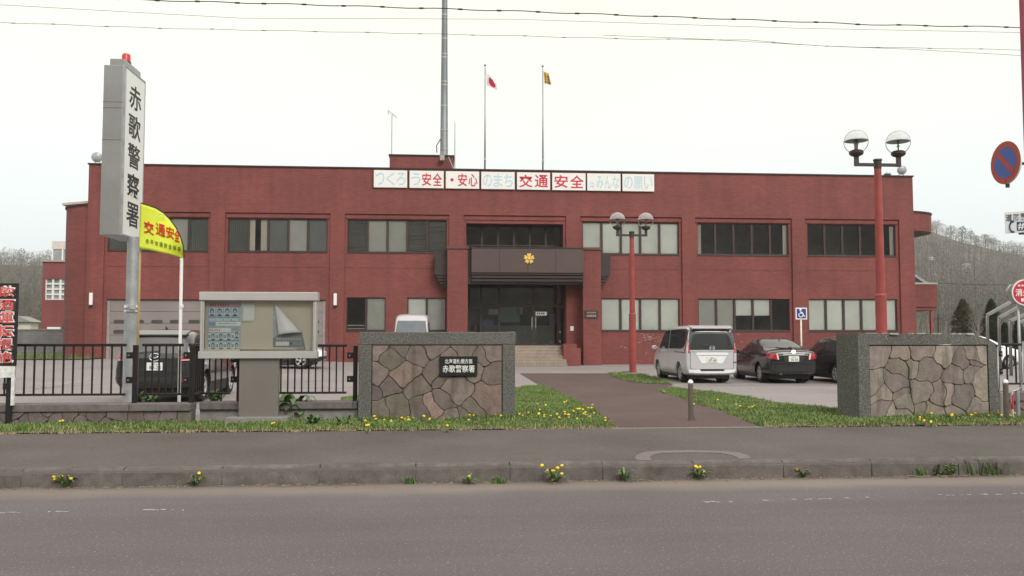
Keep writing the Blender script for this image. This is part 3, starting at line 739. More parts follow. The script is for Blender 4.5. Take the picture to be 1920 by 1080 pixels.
lt = thing('roof_floodlight', (xl_, YH-.2, zl_), 'small grey floodlight clamped at the foot of the tall radio mast', 'floodlight')
g = MB(); g.box(xl_-.13, xl_+.13, YH-.35, YH-.12, zl_-.17, zl_+.12); g.build('housing', plain('lamp_grey', (.38, .36, .34), .5), lt, bevel=.03)
g = MB(); g.tube([(xl_, YH-.2, zl_+.1), (xl_-.05, YH-.15, zl_+.35), (xl_-.12, YH+.3, zl_+.42)], .025, 6); g.build('bracket', M_galv, lt)
def dishlight(u, v, Yd, r, label, side):
    c = at(u, v, Yd); zr = ZR+.07
    t = thing('roof_floodlight', (c.x, Yd, zr), label, 'floodlight')
    ax = Vector((side*.35, -1, -.15)).normalized(); g = MB()
    g.lathe([(r*.45, .34), (r*.8, .22), (r*.98, .05), (r, 0), (r*.94, -.02)], c, -ax, 20); g.build('housing', M_galv, t, smooth=True, autos=40)
    g = MB(); g.lathe([(r*.93, .0), (r*.7, .05), (.01, .07)], c+ax*-.0, ax, 20); g.build('lens', plain('floodlight_lens', (.40, .41, .40), .15, 0, .1), t, smooth=True, autos=40)
    g = MB()
    for s in (-1, 1): g.tube([(c.x+s*.12, Yd+.1, zr-.02), (c.x+s*.12, Yd+.1, c.z-.05)], .02, 6)
    g.build('bracket', M_galv, t)
dishlight(181.5, 295, D+.3, .26, 'round grey floodlight on the far left corner of the roof', .5)
dishlight(1691.5, 319, D+.3, .25, 'round grey floodlight on the right corner of the roof', -.3)
c = at(1664, 327, D+.3); t = thing('roof_vent', (c.x, D+.3, ZR+.07), 'small mushroom shaped vent on the roof edge beside the right floodlight', 'vent')
g = MB(); g.lathe([(.07, 0), (.07, .09)], (c.x, D+.3, ZR+.065), n=12); g.build('stem', M_galv, t)
g = MB(); g.lathe([(.2, .09), (.19, .15), (.12, .2), (.01, .22)], (c.x, D+.3, ZR+.065), n=16); g.build('cowl', M_galv, t, smooth=True)
def flagpole(u, vt, label):
    Yf = D+1.0; c = at(u, vt, Yf); t = thing('flagpole', (c.x, Yf, ZR-.55), label, 'flagpole', 'flagpoles on the roof')
    g = MB(); g.tube([(c.x, Yf, ZR-.55), (c.x, Yf, c.z-.1)], [.05, .03], 10); g.build('pole', M_galv, t, smooth=True)
    g = MB(); g.ball((c.x, Yf, c.z), .07, 8); g.build('finial', M_steel, t, smooth=True)
    g = MB(); g.tube([(c.x+.06, Yf-.02, ZR+.5), (c.x+.05, Yf-.02, c.z-.2)], .006, 4); g.box(c.x-.07, c.x+.07, Yf-.05, Yf-.02, ZR+.75, ZR+.85); g.build('halyard', plain('rope', (.5, .48, .45)), t)
    return c
f1_ = flagpole(909.5, 122, 'left flagpole on the roof flying the white flag with red disc')
f2_ = flagpole(1017.5, 124, 'right flagpole on the roof flying the yellow flag')
def cloth(name, quad, nx, ny, wave, mats, matf, label, cat, th=.004):
    a, b, c_, d_ = map(Vector, quad); vs = []; fs = []; ms = []
    nn = (b-a).cross(d_-a).normalized()
    for j in range(ny+1):
        for i in range(nx+1):
            s, t_ = i/nx, j/ny; p = (a*(1-s)+b*s)*(1-t_)+(d_*(1-s)+c_*s)*t_
            vs.append(p+nn*wave(s, t_))
    for j in range(ny):
        for i in range(nx): fs.append((j*nx+j+i, j*nx+j+i+1, (j+1)*(nx+1)+i+1, (j+1)*(nx+1)+i)); ms.append(matf((i+.5)/nx, (j+.5)/ny))
    g = MB(); g.v = [tuple(p) for p in vs]; g.f = fs; g.m = ms
    o = g.build(name, mats, smooth=True); s_ = o.modifiers.new('solid', 'SOLIDIFY'); s_.thickness = th
    return tag(o, label, cat)
M_flagwhite = plain('flag_white', (.82, .82, .80), .9, 0, .02); M_flagred = plain('flag_red', (.50, .02, .06), .9, 0, .05); M_flagyel = plain('flag_yellow', (.62, .40, .05), .9, 0, .05); M_flagmark = plain('flag_brown_marks', (.20, .11, .03), .9)
k = mpp(D+1)
c = f1_; q0 = Vector((c.x+.06, D+.97, c.z-.35))
cloth('roof_flag', [q0, q0+Vector((.55, -.25, -.75)), q0+Vector((.62, -.3, -1.15)), q0+Vector((.02, 0, -.75))], 26, 20, lambda s, t: .05*sin(s*9+t*2), [M_flagwhite, M_flagred], lambda s, t: 1 if ((s-.52)/.30)**2+((t-.5)/.42)**2 < 1 else 0, 'limp white flag with a red disc drooping from the left roof pole', 'flag')
c = f2_; q0 = Vector((c.x+.05, D+.97, c.z-.3))
cloth('roof_flag', [q0, q0+Vector((.26, -.2, -.16)), q0+Vector((.42, -.28, -.83)), q0+Vector((.02, 0, -.66))], 24, 24, lambda s, t: .06*sin(s*10+t*1.5), [M_flagyel, M_flagmark, plain('flag_pink', (.6, .28, .2), .9)], lambda s, t: 1 if (.25 < t < .62 and .15 < s < .85 and int(s*11) % 2 == 0 and int(t*13) % 3 != 0) or abs(t-.84) < .03 else (2 if t > .9 else 0), 'limp yellow flag with dark markings drooping from the right roof pole', 'flag')
Yt = D+3; c = at(730.5, 215, Yt)
t = thing('tv_antenna', (at(731, 290, Yt).x, Yt, zh), 'thin television aerial on a pole at the left end of the penthouse', 'antenna')
bx = t.location.x+.1
g = MB(); g.tube([(bx, Yt, zh), (bx, Yt, c.z)], .025, 6); g.build('pole', M_galv, t)
g = MB(); g.tube([(bx-.2, Yt-.2, c.z+.17), (bx+.25, Yt+.2, c.z-.1)], .015, 5)
for q in range(6): pc = Vector((bx-.2+.085*q, Yt-.2+.08*q, c.z+.17-.054*q)); g.tube([pc+Vector((-.1, .12, 0)), pc-Vector((-.1, .12, 0))], .007, 4)
g.tube([(bx-.2, Yt-.2, c.z+.17), (bx-.2, Yt-.2, c.z-.05)], .02, 5); g.build('boom', M_galv, t)
c = at(853, 229, D+2); t = thing('whip_antenna', (c.x, D+2, ZR-.55), 'slim upright whip antenna standing beside the penthouse right corner', 'antenna')
g = MB(); g.tube([(c.x, D+2, ZR-.55), (c.x, D+2, c.z)], [.035, .02], 6); g.build('rod', M_galv, t)
g = MB(); g.tube([(c.x-.0, D+2, ZR+.3), (c.x-.35, D+2.2, zh-.1)], .02, 5); g.build('stay', M_galv, t)

# ---------------------------------------------------------------- slogan boards along the parapet
PAN = [(699, 762, 'つくろ', 'f', 'pale blue kana tsukuro'), (766.5, 831, 'う安全', 'fr', 'one faded kana then two red characters'), (835, 898, '・安心', 'r', 'a red dot and two red characters, left of centre'), (902, 965, 'のまち', 'f', 'three faded kana between two red boards'),
       (969.5, 1032, '交通', 'r', 'two big red characters beside the faded middle board'), (1036, 1099, '安全', 'r', 'two big red characters, right one of the red pair'), (1102, 1165, 'はみんな', 'f', 'four faded kana starting small'), (1168.5, 1228.5, 'の願い', 'f', 'faded lettering at the right end of the row')]
lab = ['white slogan board with three faded blue kana at the left end of the row', 'white slogan board with one faded kana before two red characters', 'white slogan board with a red dot and two red characters',
       'white slogan board with three faded blue kana in the middle of the row', 'white slogan board with two large red characters, the left of the adjoining red pair', 'white slogan board with two large red characters, the right of the adjoining red pair',
       'white slogan board with four faded blue kana, second from the right end', 'white slogan board with faded blue lettering at the right end of the row']
for (u0, u1, s, cl, _), lb in zip(PAN, lab):
    x0, x1 = BX(u0, D-.12), BX(u1, D-.12); um = (u0+u1)/2; vm = 335+(um-730)*.0155
    z0, z1 = BZ(um, vm+16.5, D-.12), BZ(um, vm-15.8, D-.12)
    t = thing('slogan_board', ((x0+x1)/2, D-.12, z0), lb, 'sign board', 'slogan boards along the parapet')
    g = MB(); g.box(x0, x1, D-.12, D-.02, z0, z1); g.build('panel', M_offwhite, t, bevel=.01)
    g = MB(); g.box(x0+.1, x1-.1, D-.02, D+.0, z0+.1, z0+.16); g.box(x0+.1, x1-.1, D-.02, D+.0, z1-.16, z1-.1); g.box(x0-.035, x0-.002, D-.10, D-.02, z0-.02, z1); g.build('mounting_rail', M_browndk, t)
    g = MB(); n_ = len(s); W = (x1-x0)-.1; cw = W/n_
    for i, ch in enumerate(s):
        mt = 1 if (cl == 'r' or (cl == 'fr' and i > 0)) else 0
        wch = cw*.86; hch = (z1-z0)*.74; zc = (z0+z1)/2
        if ch == '・': g.lathe([(.09, 0), (.09, .004)], (x0+.05+cw*.5, D-.1215, zc), (0, -1, 0), 16, 1); continue
        if ch == 'は': hch *= .5; wch *= .6; zc -= .15
        g.text(ch, (x0+.05+cw*(i+.5), D-.1215, zc), (1, 0, 0), (0, 0, 1), wch, hch, mt, .018 if mt else .006, .004)
    g.build('lettering', [M_faded, M_signred], t)
# ---------------------------------------------------------------- stone walls
def clip(poly, p, n):                       # keep the side of the half plane where (q-p).n <= 0
    out = []
    for i in range(len(poly)):
        a, b = poly[i], poly[(i+1) % len(poly)]
        da = (a[0]-p[0])*n[0]+(a[1]-p[1])*n[1]; db = (b[0]-p[0])*n[0]+(b[1]-p[1])*n[1]
        if da <= 0: out.append(a)
        if da*db < 0:
            t = da/(da-db); out.append((a[0]+(b[0]-a[0])*t, a[1]+(b[1]-a[1])*t))
    return out
def stones(w, h, n, seed, gap=.0065):
    r = random.Random(seed); pts = []; ws = []
    while len(pts) < n:
        pts.append(max(((r.random()*w, r.random()*h) for _ in range(4)), key=lambda q: min([((q[0]-p[0])**2+((q[1]-p[1])*1.15)**2) for p in pts] or [1])))
        ws.append(r.uniform(-.022, .028)*w*h/n/.11)
    res = []
    for i, p in enumerate(pts):
        poly = [(0, 0), (w, 0), (w, h), (0, h)]
        for j, q in enumerate(pts):
            if i == j or not poly: continue
            d = (q[0]-p[0], q[1]-p[1]); L = math.hypot(*d); k = .5+(ws[i]-ws[j])/(2*L*L)
            sk = .22*sin(i*12.9+j*12.9+seed); d2 = (d[0]-d[1]*sk*0, d[1]+d[0]*sk*0)
            m_ = (p[0]+d[0]*k-d[0]/L*gap/2, p[1]+d[1]*k-d[1]/L*gap/2)
            poly = clip(poly, m_, d)
        if len(poly) > 2: res.append(poly)
    return res
m, t_, n_, b_ = newmat('field_stone'); v = objco(t_)
at_ = n_.new('ShaderNodeVertexColor'); at_.layer_name = 'Col'
c = mixc(t_, 1, at_.outputs[0], ramp(t_, noise(t_, v, 7, 6), [(.25, .72), (.75, 1.25)]), 'MULTIPLY')
c = mixc(t_, 1, c, ramp(t_, noise(t_, v, 60, 3), [(.3, .85), (.7, 1.15)]), 'MULTIPLY')
mp = n_.new('ShaderNodeMapping'); mp.inputs['Scale'].default_value = (7, 7, .8); S(t_, v, mp.inputs[0])
c = mixc(t_, ramp(t_, noise(t_, mp.outputs[0], 1, 4), [(.52, 0), (.70, .55)]), c, (.06, .05, .042))
S(t_, c, b_.inputs['Base Color']); b_.inputs['Roughness'].default_value = .85; bump(t_, b_, noise(t_, v, 22, 6), .5, .02); M_stone = m
M_joint = plain('stone_joint_mortar', (.11, .095, .082), .9, 0, .2, 20)
def stone_panel(parent, org, ex, ez, w, h, n, seed, tint=1, warm=0, pal=None):
    """flat-faced rubble stones with sunk joints; ex, ez unit vectors along the panel, front = ex x ez reversed"""
    org, ex, ez = Vector(org), Vector(ex), Vector(ez); nn = ez.cross(ex)*-1     # out of the wall
    if nn.dot(Vector((0, -1, 0))) < 0: nn = -nn
    r = random.Random(seed); g = MB(); g.col = []
    pal = pal or [(.165, .122, .108), (.20, .152, .136), (.155, .118, .108), (.215, .165, .135), (.125, .098, .088), (.215, .145, .122), (.185, .16, .125), (.15, .122, .095), (.17, .13, .12)]
    for poly in stones(w, h, n, seed):
        pp = []
        k = len(poly)
        for i in range(k):                  # cut corners, slightly wavy edges
            a, b, c_ = poly[i-1], poly[i], poly[(i+1) % k]
            for s in (.12, .0): pass
            def mixp(p, q, s): return (p[0]+(q[0]-p[0])*s, p[1]+(q[1]-p[1])*s)
            la = math.hypot(a[0]-b[0], a[1]-b[1]); lc = math.hypot(c_[0]-b[0], c_[1]-b[1])
            ca = min(.022/max(la, 1e-4), .3); cc = min(.022/max(lc, 1e-4), .3)
            edge = b[0] < .001 or b[0] > w-.001 or b[1] < .001 or b[1] > h-.001
            if edge: pp.append(b)
            else: pp += [mixp(b, a, ca), mixp(b, c_, cc)]
        sub_ = []
        for i in range(len(pp)):
            p, q = pp[i], pp[(i+1) % len(pp)]; nn_ = max(1, int(math.hypot(p[0]-q[0], p[1]-q[1])/.05))
            sub_ += [(p[0]+(q[0]-p[0])*k_/nn_, p[1]+(q[1]-p[1])*k_/nn_) for k_ in range(nn_)]
        def warp(p):
            f_ = min(1, min(p[0], w-p[0], p[1], h-p[1])/.12)
            return (p[0]+f_*(.026*sin(p[1]*17+seed)+.014*sin(p[0]*29+p[1]*11)+.005*sin(p[1]*61)), p[1]+f_*(.026*sin(p[0]*14+seed*2)+.014*sin(p[1]*27-p[0]*13)+.005*sin(p[0]*57)))
        pp = [warp(p) for p in sub_]
        cx = sum(p[0] for p in pp)/len(pp); cy = sum(p[1] for p in pp)/len(pp)
        dep = r.uniform(.016, .034); tl = (r.uniform(-.02, .02), r.uniform(-.02, .02))
        c0 = r.choice(pal); f = r.uniform(.8, 1.2)*tint; c0 = (c0[0]*f, c0[1]*f*(1-warm*.05), c0[2]*f*(1-warm*.1))
        base = [org+ex*p[0]+ez*p[1] for p in pp]
        mid = [org+ex*(cx+(p[0]-cx)*.985)+ez*(cy+(p[1]-cy)*.985)+nn*(dep*.75) for p in pp]
        top = [org+ex*(cx+(p[0]-cx)*.95)+ez*(cy+(p[1]-cy)*.95)+nn*(dep+(p[0]-cx)*tl[0]+(p[1]-cy)*tl[1]) for p in pp]
        L = len(pp); o = len(g.v)
        fs = [(i, (i+1) % L, (i+1) % L+L, i+L) for i in range(L)]+[(i+L, (i+1) % L+L, (i+1) % L+2*L, i+2*L) for i in range(L)]+[tuple(range(2*L, 3*L))]
        if (top[1]-top[0]).cross(top[2]-top[1]).dot(nn) < 0: fs = [tuple(reversed(f_)) for f_ in fs]
        g.add(base+mid+top, fs); g.col += [c0]*len(fs)
    o = g.build('stone_facing', M_stone, parent)
    return o
def edge_h(Y, v): return at(960, v, Y).z
# left gate wall with the name plate
Y1 = gp(820, 789).y; x0, x1 = at(672, 700, Y1).x, at(966, 700, Y1).x; zt = at(820, 622.5, Y1).z
gl1 = thing('gate_wall', ((x0+x1)/2, Y1, KH), 'stone gate wall bearing the black station name plate, left of the path', 'wall')
bd = .205; g = MB()
g.box(x0, x0+bd, Y1, Y1+.4, .1, zt-bd); g.box(x1-bd, x1, Y1, Y1+.4, .1, zt-bd); g.box(x0, x1, Y1, Y1+.4, zt-bd, zt)
g.build('pebble_frame', M_pebble, gl1, bevel=.012)
g = MB(); g.box(x0+bd+.002, x1-bd-.002, Y1+.04, Y1+.36, .1, zt-bd-.002); bk = g.build('backing', M_joint, gl1)
stone_panel(gl1, (x0+bd+.01, Y1+.039, .12), (1, 0, 0), (0, 0, 1), x1-x0-2*bd-.02, zt-bd-.13, 28, 5, 1.05, 0, [(.175, .135, .117), (.20, .155, .136), (.16, .125, .112), (.185, .15, .122), (.14, .11, .098), (.225, .16, .136), (.17, .145, .115), (.15, .12, .105)])
a, b = at(824.5, 668, Y1), at(895, 704.5, Y1); g = MB(); g.box(a.x, b.x, Y1-.03, Y1+.03, b.z, a.z)
npl = g.build('name_plate', plain('polished_black_stone', (.018, .019, .02), .2, 0, .05), gl1, bevel=.004)
g = MB(); cx = (a.x+b.x)/2; hh = a.z-b.z; ww = b.x-a.x
g.text('北海道札幌方面', (cx, Y1-.0315, b.z+hh*.745), (1, 0, 0), (0, 0, 1), ww*.73, hh*.24, 0, .004); g.text('赤歌警察署', (cx, Y1-.0315, b.z+hh*.36), (1, 0, 0), (0, 0, 1), ww*.85, hh*.37, 0, .007)
g.build('lettering', plain('white_engraving', (.8, .8, .76), .6), npl)
# right gate wall, set at an angle, with a rounded outer shoulder
pa = gp(1612, 785); Y2 = pa.y; pb = at(1873, 700, Y2+.35); pb.z = KH
ex = (Vector((pb.x, pb.y, 0))-Vector((pa.x, pa.y, 0))); W2 = ex.length; ex.normalize(); ey = Vector((-ex.y, ex.x, 0)); zt2 = at(1640, 625, Y2).z
g2 = thing('gate_wall', ((pa.x+pb.x)/2, (pa.y+pb.y)/2, KH), 'stone gate wall with a rounded worn shoulder, right of the path', 'wall')
H2 = zt2-.1; bd2 = .20; rr = .62; T2 = .62
def L2(s, z, d=0): return Vector((pa.x, pa.y, .1))+ex*s+Vector((0, 0, z))+ey*d
out = [(0, 0), (0, H2)]+[(W2-rr+rr*sin(q/10*pi/2), H2-.02-rr*.55*(1-cos(q/10*pi/2))) for q in range(11)]+[(W2+.015, H2-rr*.55-.3), (W2+.02, 0)]
inn = [(bd2, 0), (bd2, H2-bd2+.01)]+[(W2-bd2+.0005*q-.0055, H2-bd2+.01-.0004*q) for q in range(11)]+[(W2-bd2+.001, H2-rr*.55-.3), (W2-bd2+.002, 0)]
g = MB(); N_ = len(out); o = len(g.v)
vs = [L2(*p) for p in out]+[L2(*p) for p in inn]+[L2(*p, T2) for p in out]+[L2(*p, T2) for p in inn]
fs = []
for i in range(N_-1):
    fs += [(i, i+N_, i+1+N_, i+1), (i+2*N_, i+1+2*N_, i+1+3*N_, i+3*N_), (i, i+1, i+1+2*N_, i+2*N_), (i+N_, i+3*N_, i+1+3*N_, i+1+N_)]
g.add(vs, fs); g.build('pebble_frame', M_pebble, g2, bevel=.01)
g = MB(); pts = [L2(bd2+.002, 0, .04), L2(W2-bd2-.002, 0, .04), L2(W2-bd2-.008, H2-bd2-.002, .04), L2(bd2+.002, H2-bd2+.006, .04)]; g.prism(pts, ey*(T2-.08)); g.build('backing', M_joint, g2)
stone_panel(g2, L2(bd2+.01, .02, .039), ex, (0, 0, 1), W2-2*bd2-.02, H2-bd2-.03, 30, 12, 1.12, 0, [(.205, .172, .15), (.245, .207, .172), (.195, .158, .142), (.225, .185, .152), (.18, .152, .135), (.225, .178, .156), (.145, .122, .110), (.215, .186, .152)])
g = MB()                                    # chipped light mortar along the top edge
for q in range(26):
    s = R.uniform(.15, W2-.5) if q < 16 else R.uniform(W2-.75, W2-.35); z = H2+.001-(.02 if s > W2-.4 else 0)
    g.obox(L2(s, z-.008, R.uniform(-.004, .25)), ex*R.uniform(.02, .08), ey*R.uniform(.01, .05), Vector((0, 0, .014)))
g.build('chipped_edge', plain('pale_chipped_mortar', (.36, .36, .33), .9, 0, .3, 20), g2)
# low boundary walls with coping
def lowwall(x0, x1, Y, ztop, label, n, seed, zc=.12):
    t = thing('low_wall', ((x0+x1)/2, Y, KH), label, 'wall')
    g = MB(); g.box(x0, x1, Y+.03, Y+.25, .05, ztop-zc); g.build('wall_core', M_joint if seed else M_concrete, t)
    if seed: stone_panel(t, (x0, Y+.029, .12), (1, 0, 0), (0, 0, 1), x1-x0, ztop-zc-.12, n, seed, .95, -1)
    g = MB(); xx = x0
    while xx < x1-.01:
        e = min(xx+2.4, x1); g.box(xx+.003, e-.003, Y-.03, Y+.31, ztop-zc, ztop+R.uniform(-.003, .003)); xx = e
    g.build('coping', M_coping, t, bevel=.015)
YW = gp(180, 797).y; YW2 = YW+.38
xw = at(358, 780, YW).x; xm = at(671, 780, YW2).x
zw = at(180, 757, YW).z
lowwall(-12, xw, YW, zw, 'low stone faced boundary wall with grey coping under the left railing', 60, 21)
lowwall(xw+.02, xm, YW2, at(560, 753, YW2).z, 'low plain wall stepped back behind the notice board', 0, 0)
xr0 = pb.x+.06; zwr = at(1900, 735, Y2+.4).z
lowwall(xr0, xr0+6, Y2+.45, zwr, 'low stone wall under the railing at the right edge', 26, 33, .16)
# railings
def railing(name, p, q, zb, zt, label, nbar, post=(1,), rail_r=.022, parts=None, plong=0, cat='railing'):
    p, q = Vector((*p, 0)), Vector((*q, 0)); d = q-p; L = d.length; d.normalize(); s = Vector((-d.y, d.x, 0))
    t = thing(name, ((p.x+q.x)/2, (p.y+q.y)/2, zb), label, cat, 'black railings along the boundary walls')
    up = Vector((0, 0, 1)); zl = zb+.13
    g = MB(); g.obox((p+q)/2+up*zt, d*L/2, s*.024, up*.022); g.build('rail', M_blackfence, t, bevel=.005); g = MB(); g.obox((p+q)/2+up*zl, d*L/2, s*.016, up*.017); g.build('rail', M_blackfence, t, bevel=.005)
    for k in range(nbar):
        c = p+d*(L*(k+.5)/nbar); g = MB(); g.obox(c+up*(zl+.017+zt-.022)/2, d*.011, s*.011, up*(zt-zl-.039)/2); g.build('bar', M_blackfence, t)
    for e in post:
        c = p if e == 0 else q; c = c+d*(.14 if e else -.14)
        g = MB(); g.obox(c+up*(zb+zt+.0)/2, d*.034, s*.034, up*(zt-zb-.0)/2); po = g.build('post', M_blackfence, t, bevel=.006)
        for zz in (zt-.16, zl+.22):
            sg = -1 if e else 1
            g = MB(); g.obox(c+d*sg*.083+up*zz, d*.05, s*.02, up*.05); g.build('bracket', M_blackfence, po)
            g = MB(); g.obox(c-s*.037+d*(-.09 if e else .09)+up*zz, d*.008, s*.02, up*.01); g.build('bolt', M_galv, po)
ZT = at(120, 647, YW+.14).z
xq = at(236, 700, YW+.14).x
railing('railing', (-11.8, YW+.14), (xq, YW+.14), zw, ZT, 'black railing left of the steel sign pole, beside the black signboard', 48)
railing('railing', (at(266, 700, YW+.14).x, YW+.14), (at(343, 700, YW+.14).x, YW+.14), zw, ZT, 'short black railing in front of the charcoal car, right of the sign pole', 6)
yk = YW2+.14; zw2 = at(560, 753, YW2).z; ZT2 = at(600, 648, yk).z
xk = at(362, 700, YW+.14).x
railing('railing', (at(366, 700, yk).x, YW+.2), (at(366, 700, yk).x+.02, YW2+.5), zw2, ZT, 'short black railing return seen end on, left of the notice board', 7, ())
railing('railing', (at(376, 700, yk).x, yk), (at(432, 700, yk).x, yk), zw2, ZT2-.06, 'narrow black railing just left of the notice board pillar', 5)
railing('railing', (at(468, 700, yk).x, yk), (at(650, 700, yk).x, yk), zw2, ZT2, 'black railing between the notice board and the left gate wall', 14)
yr = Y2+.6; zr_ = zwr
railing('railing', (at(1880, 690, yr).x, yr), (at(1880, 690, yr).x+5, yr), zr_, at(1900, 646, yr).z, 'black railing at the right edge beyond the right gate wall', 31, (0,))

# ---------------------------------------------------------------- notice board
YN = gp(480, 794).y
def N(u, v, y=0): return at(u, v, YN+y)
nb = thing('notice_board', (N(484, 790).x, YN+.2, KH), 'glazed beige notice board in a grey metal case on a wide pillar', 'notice board')
x0, x1 = N(373, 600).x, N(595.5, 600).x; zt, zb = N(480, 547.5).z, N(480, 672).z
dp = .17
g = MB(); g.box(x0, x1, YN-.02, YN+dp+.02, N(480, 563.5).z, zt); g.build('hood', M_boardmetal, nb, bevel=.008)
g = MB(); zh0, zh1 = zb+.11, N(480, 563.5).z-.001
g.box(x0+.02, x0+.055, YN, YN+dp, zh0, zh1); g.box(x1-.055, x1-.02, YN, YN+dp, zh0, zh1); g.box(x0+.0, x1-.0, YN-.012, YN+dp, zb, zh0-.001); g.box(x0+.02, x1-.02, YN+dp, YN+dp+.02, zh0, zh1)
g.box(x0+.056, x0+.075, YN+.01, YN+.04, zh0, zh1); g.box(x1-.075, x1-.056, YN+.01, YN+.04, zh0, zh1)
g.build('case', M_boardmetal, nb, bevel=.004)
g = MB(); g.box(x0+.056, x1-.056, YN+dp-.03, YN+dp-.001, zh0, zh1); g.build('backboard', M_boardback, nb)
g = MB(); yq = YN+.03; g.poly([(x0+.076, yq, zh0+.01), (x1-.076, yq, zh0+.01), (x1-.076, yq, zh1-.01), (x0+.076, yq, zh1-.01)]); g.build('glass', glassmat('board_glass', (.98, .99, .98), .0), nb)
g = MB(); g.box(x0+.06, x0+.62, YN+.06, YN+dp-.03, zh0, zh0+.035); g.prism([(x0+.55, YN+.1, zh0+.03), (x1-.15, YN+.14, zh0+.02), (x1-.1, YN+dp-.03, zh0+.055), (x0+.55, YN+dp-.03, zh0+.06)], (0, 0, .006)); g.build('inner_ledge', M_boardback, nb)
pxa, pxb = N(447, 700).x, N(521.5, 700).x
g = MB(); g.box(pxa, pxb, YN+.05, YN+dp-.03, KH+.08, zb-.001); g.build('pillar', plain('pillar_grey', (.25, .23, .21), .4, .5, .06, 1.2), nb, bevel=.006)
g = MB(); g.box(N(424, 790).x, N(541, 790).x, YN-.08, YN+.42, KH-.05, KH+.10); g.build('plinth', M_concrete, nb, bevel=.012)
yb = YN+dp-.034
M_pblue = plain('poster_blue', (.42, .57, .66), .6, 0, .25, 14); M_ppale = plain('poster_pale', (.68, .77, .80), .6, 0, .06, 6); M_pface = plain('poster_face', (.62, .64, .65), .7, 0, .2, 30)
M_phair = plain('poster_hair', (.06, .12, .2), .7); M_ppink = plain('poster_pink', (.68, .42, .42), .6); M_pwhite = plain('poster_white', (.85, .87, .84), .6, 0, .04); M_pgrey = plain('poster_slate', (.27, .29, .31), .45, 0, .12, 6); M_pdark = plain('poster_marks', (.10, .13, .16), .7)
POST = [M_pblue, M_ppale, M_pface, M_phair, M_ppink, M_pwhite, M_pdark, plain('poster_pink_text', (.52, .15, .17), .6)]
def NB(u, v): q = at(u, v, yb); return q.x, q.z
def prect(g, u0, v0, u1, v1, mt, dy): a, b = NB(u0, v1), NB(u1, v0); g.box(a[0], b[0], yb-dy-.001, yb-dy, a[1], b[1], mt)
def marks(g, u0, u1, v, h, n, mt, dy):
    for k in range(n):
        w_ = (u1-u0)/n; a = u0+w_*k
        prect(g, a+w_*.12, v-h/2+R.uniform(-.2, .2), a+w_*R.uniform(.6, .9), v+h/2+R.uniform(-.2, .2), mt, dy)
def portrait(g, u, v, w_, h, hair=True):
    prect(g, u-w_/2, v-h/2, u+w_/2, v+h/2, 1, .003)
    def ell(cu, cv, ru, rv, mt, dy):
        pts = [];
        for q in range(14): xz = NB(cu+ru*cos(2*pi*q/14), cv+rv*sin(2*pi*q/14)); pts.append((xz[0], yb-dy, xz[1]))
        g.poly(pts, mt)
    ell(u, v-h*.06, w_*.34, h*.38, 3, .0052); ell(u, v+h*.04, w_*.23, h*.30, 2, .0060); ell(u, v+h*.46, w_*.36, h*.12, 3, .0056)
    prect(g, u-w_*.12, v+.0, u-w_*.04, v+.5, 6, .0065); prect(g, u+w_*.04, v+.0, u+w_*.12, v+.5, 6, .0065); prect(g, u-w_*.07, v+h*.19, u+w_*.07, v+h*.21, 6, .0065)
pc = N(409, 600); t = thing('wanted_poster', (pc.x, yb, N(409, 612).z), 'upper pale blue poster with a row of four portraits under a pink heading', 'poster', 'wanted posters in the notice board')
g = MB(); prect(g, 389.5, 567, 451.5, 612.5, 0, .001); prect(g, 391, 568.5, 432, 576, 4, .003); marks(g, 393, 431, 572, 4, 8, 7, .005); prect(g, 435, 568.5, 450, 576, 4, .003)
for k in range(4): portrait(g, 397.5+14.4*k, 584.5, 12.4, 14); marks(g, 392+14.4*k, 404+14.4*k, 594.5, 1.3, 3, 6, .003); prect(g, 391.5+14.4*k, 597, 403.5+14.4*k, 601.5, 1, .003)
prect(g, 404.5, 603.5, 451, 611, 5, .003); marks(g, 410, 444, 606.5, .9, 9, 6, .005); marks(g, 391, 403, 606, 1, 4, 6, .005); marks(g, 391, 403, 609, 1, 4, 6, .005)
g.build('sheet', POST, t)
t = thing('wanted_poster', (pc.x, yb, N(409, 657).z), 'lower blue poster with two rows of dark haired portraits', 'poster', 'wanted posters in the notice board')
g = MB(); prect(g, 389, 613, 451, 657.5, 0, .001); prect(g, 391.5, 615, 433, 622.5, 5, .003); marks(g, 393, 414, 619, 4.5, 5, 4, .005)
for k in range(4):
    portrait(g, 399.5+14.8*k, 631 if k < 3 else 627, 9.5, 12.5); portrait(g, 399.5+14.8*k, 648, 9.5, 12.5)
    for vv in (631, 648):
        prect(g, 390.5+14.8*k, vv-6, 394.5+14.8*k, vv+6, 5, .003); prect(g, 391.5+14.8*k, vv-3, 393.5+14.8*k, vv+3, 6, .005); marks(g, 390.5+14.8*k, 404+14.8*k, vv+7.3, 1.2, 4, 6, .003)
g.build('sheet', POST, t)
t = thing('paper_notice', (N(465, 600).x, yb, N(465, 604).z), 'plain white paper sheet pinned beside the upper poster', 'paper')
g = MB(); a, b = NB(453.5, 603), NB(478, 568); xs_ = lin(a[0], b[0], 6); zs_ = lin(a[1], b[1], 8)
vs = [(x, yb-.004-.012*((b[1]-z)/(b[1]-a[1]))**2*(1+.4*sin(i)), z) for z in zs_ for i, x in enumerate(xs_)]
g.add(vs, [(j*7+i, j*7+i+1, (j+1)*7+i+1, (j+1)*7+i) for j in range(8) for i in range(6)]); o = g.build('sheet', M_pwhite, t, smooth=True); o.modifiers.new('thick', 'SOLIDIFY').thickness = .001
t = thing('peeling_poster', (N(540, 600).x, yb, N(540, 657).z), 'slate poster with its upper right half peeled over showing white back', 'poster')
g = MB(); pt = [NB(*q) for q in ((513, 571), (511.5, 656), (573.5, 656.5), (566, 622), (524, 628), (517, 573))]
